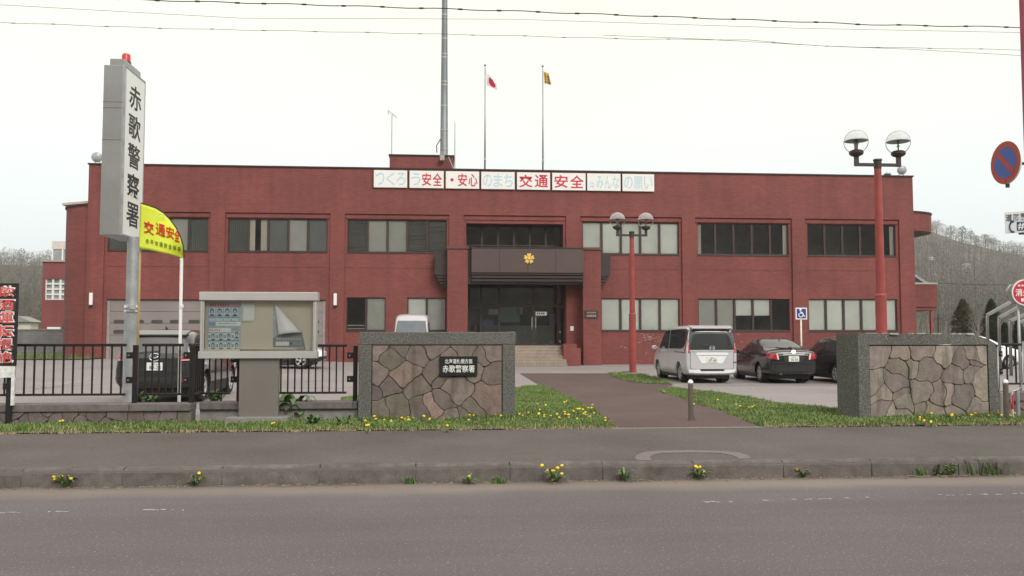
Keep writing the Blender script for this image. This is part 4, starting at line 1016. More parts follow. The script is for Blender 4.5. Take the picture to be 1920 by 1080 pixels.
g.prism([(x, yb-.002, z) for x, z in pt], (0, -.0012, 0)); so = g.build('sheet', M_pgrey, t)
g = MB()
g.prism([(*((NB(*q)[0]), yb-.0042, NB(*q)[1]),) for q in ((513, 571), (511.8, 634), (524, 628), (516.5, 573))], (0, -.001, 0), 0)
for (u, v, ru, rv) in ((516, 607, 2.2, 4), (517, 616, 2.8, 4)): prect(g, u-ru, v-rv, u+ru, v+rv, 1, .0055)
marks(g, 517, 566, 635.5, 4.5, 9, 1, .0042); prect(g, 517, 640.5, 542, 648, 2, .0042); prect(g, 544.5, 642, 547.5, 646, 3, .0042); marks(g, 549, 567, 641.5, 1.3, 7, 1, .0042); marks(g, 549, 567, 645, 1.3, 7, 1, .0042); marks(g, 517, 533, 652.5, 1.5, 8, 1, .0042); marks(g, 537, 570, 652.3, 3.4, 7, 1, .0042)
g.build('print', [M_pblue, plain('poster_pale_print', (.46, .49, .50), .6), M_pwhite, M_pdark], so)
g = MB(); A, B_, C_, D_ = (NB(515.5, 569), NB(522.5, 628.5), NB(566, 623.5), NB(540, 592))
vs = []; n1 = 10
for i in range(n1+1):                       # the turned-over flap bellies out from the wall
    s = i/n1
    for j in range(n1+1):
        r_ = j/n1; e = (B_[0]*(1-r_)+C_[0]*r_, B_[1]*(1-r_)+C_[1]*r_-.012*sin(pi*r_)*0)
        x = A[0]+(e[0]-A[0])*s; z = A[1]+(e[1]-A[1])*s
        vs.append((x, yb-.012-.075*s*sin(pi*min(1, r_*.85+.08))-.02*s, z+.016*s*sin(pi*r_)))
g.add(vs, [(i*(n1+1)+j, i*(n1+1)+j+1, (i+1)*(n1+1)+j+1, (i+1)*(n1+1)+j) for i in range(n1) for j in range(n1)]); o = g.build('curled_flap', plain('poster_back', (.90, .91, .92), .5, 0, .02), t, smooth=True); o.modifiers.new('thick', 'SOLIDIFY').thickness = .0015

# ---------------------------------------------------------------- tall station sign
YS_ = 15.6
x0, x1 = at(190, 300, YS_).x, at(230, 300, YS_).x
zt, zb = at(215, 121.5, YS_).z, at(205, 441, YS_).z; dS = 1.02
sg = thing('station_sign', ((x0+x1)/2, YS_+dS/2, gz(-7, YS_)), 'tall white and steel box sign on a pole with a red beacon on top', 'sign')
g = MB(); g.box(x0, x1-.02, YS_, YS_+dS, zb, zt); g.build('housing', M_steel, sg, bevel=.012)
for v in (191, 202, 262): z = at(210, v, YS_).z; g = MB(); g.box(x0-.002, x1-.03, YS_-.003, YS_-.0005, z-.006, z+.006); g.build('panel_seam', plain('seam_grey', (.17, .17, .165), .5, .6), sg)  # thin grey strips along the panel seams
g = MB(); g.box(x1-.0195, x1+.012, YS_+.012, YS_+dS-.012, zb+.02, zt-.02); pn = g.build('sign_face', M_offwhite, sg)
g = MB(); x = x1
for a, b, c_, d_ in ((YS_, YS_+dS, zb, zb+.035), (YS_, YS_+dS, zt-.035, zt), (YS_, YS_+.03, zb+.035, zt-.035), (YS_+dS-.03, YS_+dS, zb+.035, zt-.035)): g.box(x-.0195, x+.02, a, b, c_, d_)
g.build('face_rim', M_galv, sg, bevel=.004)
g = MB(); n5 = 5; top = zt-.20; hch = (zt-zb-.36)/n5
for k, ch in enumerate('赤歌警察署'): g.text(ch, (x1+.0125, YS_+dS*.5, top-hch*(k+.5)), (0, 1, 0), (0, 0, 1), dS*.60, hch*.82, 0, .013, .003)
g.build('lettering', M_ink, pn)
g = MB(); cx = (x0+x1)/2; cy = YS_+dS*.45; g.box(cx-.10, cx+.16, YS_+.05, YS_+.86, zt, zt+.13); g.build('cap_box', M_steel, sg, bevel=.006)
g = MB(); bx = cx+.07; g.lathe([(.09, .13), (.09, .165), (.075, .17)], (bx, cy-.1, zt), n=16); g.build('beacon_base', M_black, sg)
g = MB(); g.lathe([(.078, .17), (.074, .29), (.06, .315), (.01, .325)], (bx, cy-.1, zt), n=20); g.build('beacon', M_beacon, sg, smooth=True, autos=50)
pxx = at(248.5, 520, YS_+.35).x
g = MB(); g.tube([(pxx, YS_+.35, gz(pxx, YS_)-.1), (pxx, YS_+.35, at(248, 590, YS_+.35).z)], .125, 20); g.tube([(pxx, YS_+.35, at(248, 590, YS_+.35).z), (pxx, YS_+.35, zb+.01)], .105, 20); po = g.build('pole', M_galv, sg, smooth=True, autos=40)
g = MB(); z = at(248, 577, YS_+.25).z; g.lathe([(.128, 0), (.128, .05)], (pxx, YS_+.35, z), n=20); g.lathe([(.132, 0), (.132, .02)], (pxx, YS_+.35, z-.07), n=20); g.box(pxx+.02, pxx+.12, YS_+.19, YS_+.22, z-.03, z+.05); g.build('pole_band', M_chrome, po)

# ---------------------------------------------------------------- yellow road safety banner on its arched rod
YF = YW+.4
M_yel = plain('lime_yellow_cloth', (.72, .80, .06), .8, 0, .04, 3); M_bredt = plain('banner_red', (.58, .03, .015), .8); M_bgrn = plain('banner_green', (.03, .10, .03), .8); M_bpal = plain('banner_pale_green', (.42, .74, .34), .8)
def F(u, v, dy=0): return at(u, v, YF+dy)
fl = thing('safety_banner', tuple(F(300, 430)), 'bright yellow traffic safety banner with red and green writing, billowing beside the sign pole', 'banner')
top_ = [(264.5, 382), (278, 386), (292, 391), (306, 400), (318, 412), (329, 427), (337, 442), (342.5, 461), (344.5, 484)]
bot_ = [(260.5, 466), (272, 467.5), (284, 469.5), (295, 472), (306, 474.5), (317, 477), (328, 480), (337, 482.5), (344.5, 484.5)]
def cs(pts, s):
    k = s*(len(pts)-1); i = min(int(k), len(pts)-2); f = k-i
    return (pts[i][0]*(1-f)+pts[i+1][0]*f, pts[i][1]*(1-f)+pts[i+1][1]*f)
def bsurf(s, t_):
    a, b = cs(top_, s), cs(bot_, s); q = F(a[0]*(1-t_)+b[0]*t_, a[1]*(1-t_)+b[1]*t_, -.1-.10*sin(pi*s)+.05*sin(6*s+2*t_)); return q
g = MB(); nx, ny = 32, 16
g.add([bsurf(i/nx, j/ny) for j in range(ny+1) for i in range(nx+1)], [(j*(nx+1)+i, (j+1)*(nx+1)+i, (j+1)*(nx+1)+i+1, j*(nx+1)+i+1) for j in range(ny) for i in range(nx)])
o = g.build('cloth', M_yel, fl, smooth=True); o.modifiers.new('thick', 'SOLIDIFY').thickness = .003
def onflag(g, ch, u, v, w_, h, mt, skew=.22, bold=.03):
    vs, fs = text_mesh(ch, bold); xs_ = [p[0] for p in vs]; ys_ = [p[1] for p in vs]; a0, a1, b0, b1 = min(xs_), max(xs_), min(ys_), max(ys_)
    out = []
    for p in vs:
        uu = u+((p[0]-a0)/(a1-a0)-.5)*w_; vv = v-((p[1]-b0)/(b1-b0)-.5)*h+(uu-u)*skew
        best = None
        for i in range(61):
            s = i/60; a, b = cs(top_, s), cs(bot_, s); t = (vv-a[1])/max(1e-3, b[1]-a[1]); e = abs(a[0]*(1-t)+b[0]*t-uu)
            if best is None or e < best[0]: best = (e, s, t)
        q = F(uu, vv, -.1-.10*sin(pi*best[1])+.05*sin(6*best[1]+2*best[2])-.012-(.004 if p[2] > 0 else 0)); out.append(q)
    g.add(out, fs, mt)
g = MB()
for ch, u, v, w_, h in (('交', 279, 427, 19, 24), ('通', 301, 431, 18, 23), ('安', 319, 436, 15, 22), ('全', 332, 442, 10, 22)): onflag(g, ch, u, v, w_, h, 0, .3, .018)
for k, ch in enumerate('赤平交通安全協会'): onflag(g, ch, 276+8.6*k, 452+2.0*k, 6.2, 8.5, 1, .2, .004)
onflag(g, '(A', 301, 405, 15, 13, 2, .2, .0) if False else None
for q in range(12):
    a = pi*q/11; 
    for rr_ in (6, 7): pass
pts = [(302+7*cos(a), 408-7*sin(a)) for a in [pi*q/12 for q in range(13)]]
g.tube([F(u, v, -.1-.10*sin(pi*(u-262)/82.5)-.03) for u, v in pts], .006, 5, 2)
g.build('lettering', [M_bredt, M_bgrn, M_bpal], fl)
t = thing('banner_pole', tuple(F(260, 755)), 'tan bamboo pole holding the left edge of the yellow banner', 'pole')
g = MB(); g.tube([(F(258.5, 640).x, YF, gz(-7, YF)), F(265, 379)], [.022, .017], 8); g.build('shaft', plain('tan_bamboo', (.36, .26, .12), .6), t, smooth=True)
t = thing('banner_pole', tuple(F(340, 752)), 'white pole with arched black rod carrying the right edge of the yellow banner', 'pole')
g = MB(); g.tube([(F(340.5, 700).x, YF-.1, zw-.02), F(340.5, 484, -.1)], .026, 8); g.lathe([(.034, 0), (.034, .05)], F(340, 577, -.1), n=10); g.build('shaft', M_white, t, smooth=True, autos=40)
g = MB(); g.tube([bsurf(s/16, 0)+Vector((.006, 0, .008)) for s in range(17)], .009, 6); g.build('arched_rod', M_black, t)
# black vertical signboard at the left edge
YB_ = YW-.12
def Bq(u, v): return at(u, v, YB_)
x0, x1 = Bq(-22, 600).x, Bq(31, 600).x; zt, zb = Bq(15, 531).z, Bq(15, 686).z
t = thing('drink_driving_signboard', ((x0+x1)/2, YB_, KH), 'tall black signboard with white edged red vertical lettering at the left edge', 'sign')
g = MB(); g.box(x0, x1, YB_, YB_+.05, zb, zt); bo = g.build('board', M_black, t, bevel=.004)
g = MB(); n6 = 6; hc = (zt-zb-.06)/n6; cx = Bq(10, 600).x
for k, ch in enumerate('飲酒運転根絶'):
    c = (cx, YB_-.0015, zt-.03-hc*(k+.5)); g.text(ch, c, (1, 0, 0), (0, 0, 1), .285, hc*.97, 0, .05, .002)
    g.text(ch, (c[0], YB_-.005, c[2]), (1, 0, 0), (0, 0, 1), .245, hc*.86, 1, .012, .002)
g.build('lettering', [M_offwhite, plain('board_letter_red', (.62, .10, .10), .5)], bo)
g = MB(); g.box(x0+.05, x1-.01, YB_+.008, YB_+.04, Bq(15, 708).z, zb-.002); g.box(x1-.055, x1-.012, YB_+.01, YB_+.05, zw-.01, Bq(15, 708).z); g.box(x0+.06, x0+.10, YB_+.01, YB_+.05, zw-.01, Bq(15, 708).z); g.build('stand', plain('chipped_white_stand', (.68, .68, .66), .6, 0, .25, 12), t)
g = MB(); xk = Bq(15, 720).x; g.box(xk-.055, xk+.03, YB_+.06, YB_+.09, KH, zb); g.box(xk-.1, xk+.08, YB_+.05, YB_+.059, Bq(15, 731).z, Bq(15, 719).z); g.build('strut', M_black, t)

# ---------------------------------------------------------------- bollards, marker post, pipe barrier at the right edge
def bollard(u, v, vt, label, gz_=None):
    p = gp(u, v); zt = at(u, vt, p.y).z; h = zt-p.z; r_ = .041
    t = thing('bollard', tuple(p), label, 'bollard', 'brown metal bollards with bright domed tops')
    g = MB(); g.tube([p-Vector((0, 0, .05)), p+Vector((0, 0, h-.055))], r_, 20); g.build('post', M_bronze, t, smooth=True, autos=40)
    g = MB(); g.lathe([(r_+.002, h-.075), (r_+.004, h-.05), (r_*.85, h-.018), (r_*.4, h-.003), (.002, h)], p, n=20); g.build('cap', M_chrome, t, smooth=True)
    g = MB(); g.lathe([(r_+.004, .0), (r_+.003, .03)], p, n=20); g.prism([p+Vector((r_, -.01, 0)), p+Vector((r_+.045, -.01, 0)), p+Vector((r_, -.01, .09))], (0, .02, 0)); g.build('collar', M_bronze, t)
bollard(1295.5, 789, 711.5, 'brown bollard with bright domed top standing in the path entrance')
bollard(1887.5, 789, 711, 'brown bollard with bright domed top at the right edge by the pipe barrier')
p = gp(1899, 786); t = thing('marker_post', tuple(p), 'slim red and white marker post beside the right bollard', 'marker post')
g = MB(); g.tube([p, at(1897, 733, p.y)], .022, 10); g.build('shaft', plain('dull_white', (.5, .48, .45), .6), t)
g = MB(); zz = p.z
g.lathe([(.0235, .16), (.0235, .40)], p, n=10); g.build('red_band', M_signred, t)
p = gp(1874, 786); Yp = p.y+.12; t = thing('pipe_barrier', (p.x, Yp, KH), 'bright bent steel pipe barrier at the right edge before the railing', 'barrier')
A = at(1867, 655, Yp); path_ = [at(1870.5, 650, Yp), at(1871.5, 728, Yp), at(1873.5, 735, Yp), at(1880, 737.5, Yp), at(1893, 735.5, Yp), at(1905, 732, Yp), at(1914, 727, Yp), at(1917, 715, Yp), at(1918, 640, Yp)]
g = MB(); g.tube(path_, .0115, 10); g.build('pipe', M_steel, t, smooth=True)
g = MB(); xk = at(1877, 740, Yp).x; g.tube([(xk, Yp, KH-.02), (xk, Yp, at(1877, 737, Yp).z)], .03, 10); xk = at(1908, 740, Yp).x; g.tube([(xk, Yp, KH-.02), (xk, Yp, at(1907, 731, Yp).z)], .03, 10); g.build('foot', M_galv, t)

# ---------------------------------------------------------------- twin globe street lamps
M_frost, ft_, fn_, fb_ = newmat('frosted_white')
fb_.inputs['Base Color'].default_value = (.9, .9, .9, 1); fb_.inputs['Roughness'].default_value = .4
tl_ = fn_.new('ShaderNodeBsdfTranslucent'); tl_.inputs[0].default_value = (.95, .95, .95, 1); ms_ = fn_.new('ShaderNodeMixShader'); ms_.inputs[0].default_value = .55
S(ft_, fb_.outputs[0], ms_.inputs[1]); S(ft_, tl_.outputs[0], ms_.inputs[2]); tt_ = fn_.new('ShaderNodeBsdfTransparent'); m2_ = fn_.new('ShaderNodeMixShader'); m2_.inputs[0].default_value = .33
S(ft_, tt_.outputs[0], m2_.inputs[1]); S(ft_, ms_.outputs[0], m2_.inputs[2]); S(ft_, m2_.outputs[0], fn_['Material Output'].inputs['Surface'])
M_globe = glassmat('lamp_globe', (.985, .99, .985), 0, .01, 1.07, 1.0)
M_disc = plain('lamp_reflector', (.30, .29, .27), .5, .3); M_reflw = plain('lamp_reflector_top', (.82, .83, .82), .5)
def lamp(u, vb, label, Y=None, uvt=None):
    p = gp(u, vb) if Y is None else Vector((at(u, 540, Y).x, Y, gz(at(u, 540, Y).x, Y)))
    zt = at(u, uvt, p.y).z
    t = thing('street_lamp', (p.x, p.y, p.z), label, 'street lamp', 'twin globe street lamps')
    H = zt-p.z
    g = MB(); g.tube([(p.x, p.y, p.z), (p.x, p.y, p.z+H*.42)], .14, 16); g.tube([(p.x, p.y, p.z+H*.42), (p.x, p.y, zt-.15)], [.115, .09], 16); g.lathe([(.15, 0), (.12, .05)], (p.x, p.y, p.z+H*.42), n=16); g.build('pole', M_redpost, t, smooth=True, autos=40)
    g = MB(); g.box(p.x-.3, p.x+.3, p.y-.3, p.y+.3, p.z-.1, p.z+.05); g.build('footing', M_concrete, t, bevel=.02)
    g = MB(); g.lathe([(.095, -.2), (.1, 0), (.115, .02), (.11, .06)], (p.x, p.y, zt-.0), n=16)
    for s in (-1, 1):
        g.obox((p.x+s*.32, p.y, zt-.09), (.27, 0, 0), (0, .035, 0), (0, 0, .04)); g.box(p.x+s*.58-.05, p.x+s*.58+.05, p.y-.045, p.y+.045, zt-.13, zt+.13)
    g.build('arm', M_browndk, t)
    for s in (-1, 1):
        c = Vector((p.x+s*.58, p.y, zt+.52))
        g = MB(); g.lathe([(.06, .12-.52), (.15, .16-.52), (.185, .2-.52), (.185, .26-.52), (.14, .29-.52)], c, n=20); ho = g.build('lamp_holder', M_browndk, t, smooth=True, autos=40)
        g = MB(); g.ball(c, .315, 16); g.build('globe', M_globe, t, smooth=True)
        g = MB(); g.lathe([(.01, .075), (.18, .055), (.295, .03), (.30, .02), (.18, .04), (.01, .055)], c, n=24, mat=1); 
        g.build('reflector', [M_disc, M_disc], t, smooth=True, autos=40)
        g = MB(); rr_ = .308
        g.lathe([(sqrt(max(1e-6, rr_**2-h*h)), h) for h in lin(.05, rr_-.0001, 8)], c, n=24); g.build('frosted_top', M_frost, t, smooth=True)
        g = MB(); g.lathe([(.02, -.26), (.05, -.22), (.05, -.1), (.065, -.05), (.065, .03), (.02, .05)] if s < 0 else [(.015, -.25), (.02, -.12), (.05, -.1), (.02, -.08), (.02, .05)], c, n=12); g.build('bulb', M_disc, t, smooth=True)
    return t
lamp(1186.5, 701, 'red pole street lamp with two globes on the small grass island', None, 437)
lamp(1651, 0, 'tall red pole street lamp with two globes rising behind the right gate wall', 21.6, 303)
# ---------------------------------------------------------------- accessible parking sign
Yc_ = 36.5; c = at(1501.5, 588, Yc_); p = Vector((c.x, Yc_, gz(c.x, Yc_)))
t = thing('parking_sign', tuple(p), 'small blue wheelchair parking sign on a white post behind the black sedan', 'sign')
g = MB(); g.tube([p-Vector((0, 0, .05)), Vector((c.x, Yc_, c.z+.2))], .034, 10); g.build('post', plain('cream_post', (.78, .74, .62), .5), t, smooth=True)
k = mpp(Yc_)*11.3; g = MB(); g.box(c.x-k, c.x+k, Yc_-.06, Yc_-.04, c.z-k, c.z+k); pl = g.build('plate', M_offwhite, t, bevel=.004)
g = MB(); g.box(c.x-k*.82, c.x+k*.82, Yc_-.063, Yc_-.0605, c.z-k*.82, c.z+k*.82); g.build('blue_field', plain('sign_blue', (.012, .035, .25), .5, 0, .04), pl)
g = MB(); yq = Yc_-.067
def T3(a, b): return Vector((c.x+a*k, yq, c.z+b*k))
g.tube([T3(-.12+.36*cos(a), -.24+.36*sin(a)) for a in [radians(130+q*16) for q in range(16)]], .022, 6)
g.tube([T3(-.2, .42), T3(-.12, .0), T3(.28, -.02), T3(.42, -.48), T3(.62, -.42)], .026, 6); g.tube([T3(-.16, .2), T3(.24, .18)], .02, 6); g.ball(T3(-.2, .6), .055, 8); g.build('wheelchair_symbol', M_offwhite, pl)
# ---------------------------------------------------------------- road sign post at the right edge
Ys = 11.9; pxx = at(1935, 540, Ys).x
t = thing('sign_post', (pxx, Ys, KH), 'dark red post at the right edge carrying the road signs', 'post')
g = MB(); g.tube([(pxx, Ys, KH-.1), (pxx, Ys, 6.6)], .045, 14); g.build('shaft', plain('plum_post_paint', (.20, .025, .05), .45, 0, .15), t, smooth=True)
c = at(1886.5, 305, Ys-.05); nrm = Vector((-.80, -.60, 0)).normalized(); rt_ = Vector((.60, -.80, 0))*1
nrm = Vector((-.998, -.05, .0)).normalized(); rt_ = Vector((.05, -.998, 0))
r_ = 42*mpp(Ys)*1.02
t = thing('no_parking_sign', tuple(c), 'round no parking sign, red ring and slash over blue, on the right post', 'road sign')
g = MB(); g.lathe([(r_-.004, -.012), (r_, -.008), (r_, .008), (r_-.004, .012)], c, nrm, 40); g.build('plate', M_white, t)
g = MB(); g.lathe([(r_*.985, .0125), (r_*.985, .0145)], c, nrm, 40); g.build('red_ring', plain('road_sign_red', (.42, .045, .02), .5, 0, .06), t)
g = MB(); g.lathe([(r_*.73, .0150), (r_*.73, .0165)], c, nrm, 40); g.build('blue_disc', plain('road_sign_blue', (.055, .10, .36), .5, 0, .06), t)
g = MB(); up_ = Vector((0, 0, 1)); rq = rt_ if rt_.x > 0 else -rt_
dd = (rq*1-up_*1).normalized(); ss = (rq+up_).normalized(); g.obox(c+nrm*.0178, dd*r_*.72, ss*r_*.115, nrm*.001); g.build('slash', MAT['road_sign_red'], t)
g = MB(); g.tube([c-nrm*.02, Vector((pxx, Ys, c.z))], .022, 8); g.tube([c-nrm*.012-up_*r_*.8, c-nrm*.012-up_*(r_+.05)], .03, 6); g.build('bracket', M_browndk, t)
t = thing('emergency_call_sign', tuple(at(1885, 420, Ys)), 'white road emergency call sign with dark characters on the right post', 'road sign')
rq = Vector((cos(radians(35)), sin(radians(-35)), 0)); c0 = at(1884, 418, Ys-.02); hgt = 42*mpp(Ys); wid = .78
cc = c0+rq*wid/2; nn = Vector((rq.y, -rq.x, 0)); nn = nn if nn.y < 0 else -nn
g = MB(); g.obox(cc, rq*wid/2, nn*.008, up_*hgt/2); pl = g.build('plate', M_offwhite, t, bevel=.004)
g = MB(); f = nn*.0095
for k, ch in enumerate('道路緊急ダイヤル'): g.text(ch, cc+f+rq*(-wid/2+.055+.094*k)+up_*hgt*.23, rq, up_, .080, hgt*.34, 0, .02, .002)
g.obox(cc+f+rq*(-wid/2+.205)-up_*hgt*.2, rq*.055, nn*.001, up_*hgt*.21, 1); g.text('#', cc+nn*.0115+rq*(-wid/2+.205)-up_*hgt*.2, rq, up_, .085, hgt*.32, 2, .02, .002)
for k, ch in enumerate('9910'): g.obox(cc+f+rq*(-wid/2+.335+.115*k)-up_*hgt*.2, rq*.048, nn*.001, up_*hgt*.21, 1); g.text(ch, cc+nn*.0115+rq*(-wid/2+.335+.115*k)-up_*hgt*.2, rq, up_, .065, hgt*.34, 2, .03, .002)
q0 = cc+f+rq*(-wid/2+.08)-up_*hgt*.2
g.tube([q0+rq*.035+up_*.08, q0+up_*.07, q0-rq*.02+up_*.02, q0-rq*.02-up_*.02, q0+up_*-.07, q0+rq*.035-up_*.08], [.018, .014, .010, .010, .014, .018], 6, 1)
g.build('lettering', [plain('slate_letters', (.09, .11, .14), .6), plain('call_sign_blue', (.02, .05, .22), .5), M_offwhite], pl)
g = MB(); g.obox(cc-nn*.03-up_*(hgt*.5+.012), rq*.22, nn*.03, up_*.012); g.tube([cc-nn*.012, Vector((pxx, Ys, cc.z))], .02, 8); g.build('bracket', M_browndk, t)
Yh_ = 16.4; c = at(1923, 548.5, Yh_); t = thing('hydrant_sign', (c.x, Yh_, gz(c.x, Yh_)), 'round red fire hydrant sign with white rim at the right edge', 'sign')
r_ = 26.5*mpp(Yh_); nh = Vector((-.22, -.97, 0)).normalized(); rh = Vector((.97, -.22, 0))
g = MB(); g.lathe([(r_, -.05), (r_, .02)], c, nh, 36); g.build('drum', M_galv, t, smooth=True, autos=40)
g = MB(); g.lathe([(r_*.995, .0205), (r_*.995, .026)], c, nh, 36); g.build('rim', M_offwhite, t)
g = MB(); g.lathe([(r_*.9, .0265), (r_*.9, .03)], c, nh, 36); fo = g.build('face', MAT['sign_red'], t)
g = MB(); g.text('消火栓', c+nh*.0315, rh, up_, r_*1.5, r_*.56, 0, .02, .002)
for k in range(5): g.obox(c+nh*.0315+rh*(-.3+.15*k)*r_*1.6+up_*r_*.52, rh*r_*.08, nh*.0008, up_*r_*.06)
for k in range(3): g.obox(c+nh*.0315+rh*(-.2+.2*k)*r_*1.4-up_*r_*.55, rh*r_*.1, nh*.0008, up_*r_*.12)
g.build('lettering', M_offwhite, fo)
ph = Vector((c.x, c.y+.1, 0)); g = MB(); g.tube([(ph.x-.1, ph.y, 0), (ph.x-.1, ph.y, c.z+r_*.5)], .024, 10); g.obox(c-nh*.06-rh*r_*.75+up_*r_*.55, rh*r_*.35, nh*.01, up_*r_*.08); g.tube([c-nh*.05-rh*r_*.95+up_*r_*.6, c-nh*.05-rh*r_*1.25+up_*r_*.2, c-nh*.05-rh*r_*1.15-up_*r_*.5], .015, 8); g.build('post', M_galv, t, smooth=True)
# ---------------------------------------------------------------- bent steel shelter frames far right
M_framegrey = plain('weathered_frame', (.25, .245, .235), .6, .3, .15, 3)
def frame(u0, v0, u1, v1, Y, label):
    a, b = at(u0, v0, Y), at(u1, v1, Y); gd = gz(a.x, Y)
    t = thing('shelter_frame', (a.x, Y, gd), label, 'frame', 'bent steel frames beyond the right gate wall')
    for i, o_ in enumerate((0, .14)):
        g = MB(); A = Vector((a.x+o_*.9, Y+o_*.6, a.z-.02*i))
        g.tube([(A.x, A.y, gd), A-up_*.1, A+Vector((.03, 0, .03))], .03, 8); g.build('post', M_framegrey, t, smooth=True)
    g = MB(); d_ = (b-a); g.obox((a+b)/2+Vector((.05, .03, .02)), d_/2, Vector((0, .07, 0)), Vector((-d_.z, 0, d_.x)).normalized()*.055); g.build('slanted_beam', M_framegrey, t, bevel=.01)
frame(1849, 592, 1893, 567.5, 32, 'bent steel frame beyond the gate wall, leftmost of its row')
frame(1871, 597.5, 1908, 576.5, 31.5, 'bent steel frame beyond the gate wall, second from the left of its row')
frame(1891.5, 603, 1922, 590, 31, 'bent steel frame beyond the gate wall, third from the left of its row')
frame(1909, 606, 1940, 594, 30.5, 'bent steel frame at the right edge, last of its row')
# ---------------------------------------------------------------- vehicles (built facing +Y, origin on the ground)
def body_mesh(st):
    vs = []; n = 0
    for (y, zb, hw, zbt, hwb, zr, hwr, tilt) in st:
        half = [(0, zb), (hw*.80, zb), (hw*.955, zb+.06), (hw*.995, zb+.2), (hw, (zb+zbt)/2+.06), (hwb+.012, zbt-.06), (hwb, zbt),
                (hwb*.45+hwr*.55, zbt*.45+zr*.55), (hwr+.02, zr-.10*min(1, (zr-zbt)/.3)), (hwr*.86, zr-.025), (hwr*.4, zr), (0, zr)]
        full = half+[(-a, b) for a, b in reversed(half[1:-1])]
        n = len(full)
        vs += [(x, y+max(0, z-zbt)*tilt, z) for x, z in full]
    fs = []
    for i in range(len(st)-1):
        for j in range(n): fs.append((i*n+j, i*n+(j+1) % n, (i+1)*n+(j+1) % n, (i+1)*n+j))
    for i, flip in ((0, 1), (len(st)-1, 0)):
        h = n//2
        for j in range(h):
            a, b = j, j+1; c, d = (n-j-1) % n, (n-j) % n
            f = [a, b, c, d]
            if j == 0: f = [0, 1, n-1]
            if j == h-1: f = [h-1, h, h+1]
            f = tuple(i*n+k for k in f); fs.append(f if not flip else tuple(reversed(f)))
    me = bpy.data.meshes.new('body'); me.from_pydata(vs, [], fs); me.update()
    return me
def evald(me, mods):
    o = bpy.data.objects.new('tmp', me); COL.objects.link(o); mods(o)
    dg = bpy.context.evaluated_depsgraph_get(); dg.update()
    r = bpy.data.meshes.new_from_object(o.evaluated_get(dg)); bpy.data.objects.remove(o); return r
def make_car(name, label, paint, st, axles, tr, r, decals, cat='car', two=None, rimmat=None, extra=None, group=None, wheelw=.2):
    root = thing(name, (0, 0, 0), label, cat, group)
    me = evald(body_mesh(st), lambda o: setattr(o.modifiers.new('s', 'SUBSURF'), 'levels', 2))
    bm = bmesh.new(); bm.from_mesh(me); bmesh.ops.recalc_face_normals(bm, faces=bm.faces[:]); bm.to_mesh(me)
    bv = BVHTree.FromBMesh(bm); bm.free()
    cm = MB()
    for ya in axles:
        for s in (-1, 1): cm.lathe([(r*1.16, 0), (r*1.16, .7)], (s*(tr-.26), ya, r*1.02), (s, 0, 0), 28)
    cut = cm.build('cut', M_trim)
    def md(o):
        b = o.modifiers.new('b', 'BOOLEAN'); b.operation = 'DIFFERENCE'; b.object = cut; b.solver = 'EXACT'
    m2 = evald(me, md); bpy.data.objects.remove(cut)
    if len(m2.polygons) < 50: m2 = me
    m2.materials.clear(); m2.materials.append(paint); m2.materials.append(two[1] if two else M_trim)
    for p in m2.polygons:
        p.use_smooth = True; p.material_index = 1 if (two and two[0](p.center)) else 0
    try: m2.set_sharp_from_angle(angle=radians(32))
    except Exception: pass
    bo = bpy.data.objects.new('body', m2); COL.objects.link(bo); bo.parent = root; BASE[bo] = Vector()
    inn = MB()
    for ya in axles:
        for s in (-1, 1): inn.lathe([(r*1.13, 0), (r*1.13, .16)], (s*(tr-.30), ya, r*1.02), (s, 0, 0), 24)
    inn.box(-tr*.80, tr*.80, axles[1]-.55, axles[0]+.5, r*.42, r*.95); inn.box(-tr*.97, tr*.97, axles[1]+r*1.25, axles[0]-r*1.25, r*.52, r*.95)
    inn.build('underbody', M_trim, root)
    def project(g, poly, ax, mt=0, off=.007, step=.07):
        bm = bmesh.new(); vs = [bm.verts.new((p[0], p[1], 0)) for p in poly]; bm.faces.new(vs)
        for k in (0, 1):
            lo = min(p[k] for p in poly); hi = max(p[k] for p in poly); q = lo+step
            while q < hi-.005:
                co = [0, 0, 0]; co[k] = q; no = [0, 0, 0]; no[k] = 1
                bmesh.ops.bisect_plane(bm, geom=bm.verts[:]+bm.edges[:]+bm.faces[:], plane_co=co, plane_no=no); q += step
        bm.verts.ensure_lookup_table(); pos = {}; base = len(g.v)
        for v in bm.verts:
            a, b = v.co.x, v.co.y
            if ax in 'lr': s = -1 if ax == 'l' else 1; o_, d_ = Vector((3*s, a, b)), Vector((-s, 0, 0))
            elif ax == 'b': o_, d_ = Vector((a, -6, b)), Vector((0, 1, 0))
            else: o_, d_ = Vector((a, 6, b)), Vector((0, -1, 0))
            h, nn, _, _ = bv.ray_cast(o_, d_)
            if h is None: continue
            if nn.dot(d_) > 0: nn = -nn
            pos[v.index] = len(g.v); g.v.append(tuple(h+nn*off))
        for f in bm.faces:
            ids = [v.index for v in f.verts]
            if all(i in pos for i in ids):
                q = tuple(pos[i] for i in ids); p0, p1, p2 = (Vector(g.v[i]) for i in q[:3])
                nn = (p1-p0).cross(p2-p1); out = {'l': Vector((-1, 0, 0)), 'r': Vector((1, 0, 0)), 'b': Vector((0, -1, .3)), 'f': Vector((0, 1, .3))}[ax]
                g.f.append(q if nn.dot(out) > 0 else tuple(reversed(q))); g.m.append(mt)
        bm.free()
    for (pn, mt, ax, poly, *rest) in decals:
        off = rest[0] if rest else .007
        for a in ax:
            g = MB(); project(g, poly, a, 0, off)
            if g.f: g.build(pn, mt, root, smooth=True)
            if a == 'b' and len(rest) > 1 and rest[1] == 'mirror':
                g = MB(); project(g, [(-p[0], p[1]) for p in reversed(poly)], a, 0, off)
                if g.f: g.build(pn, mt, root, smooth=True)
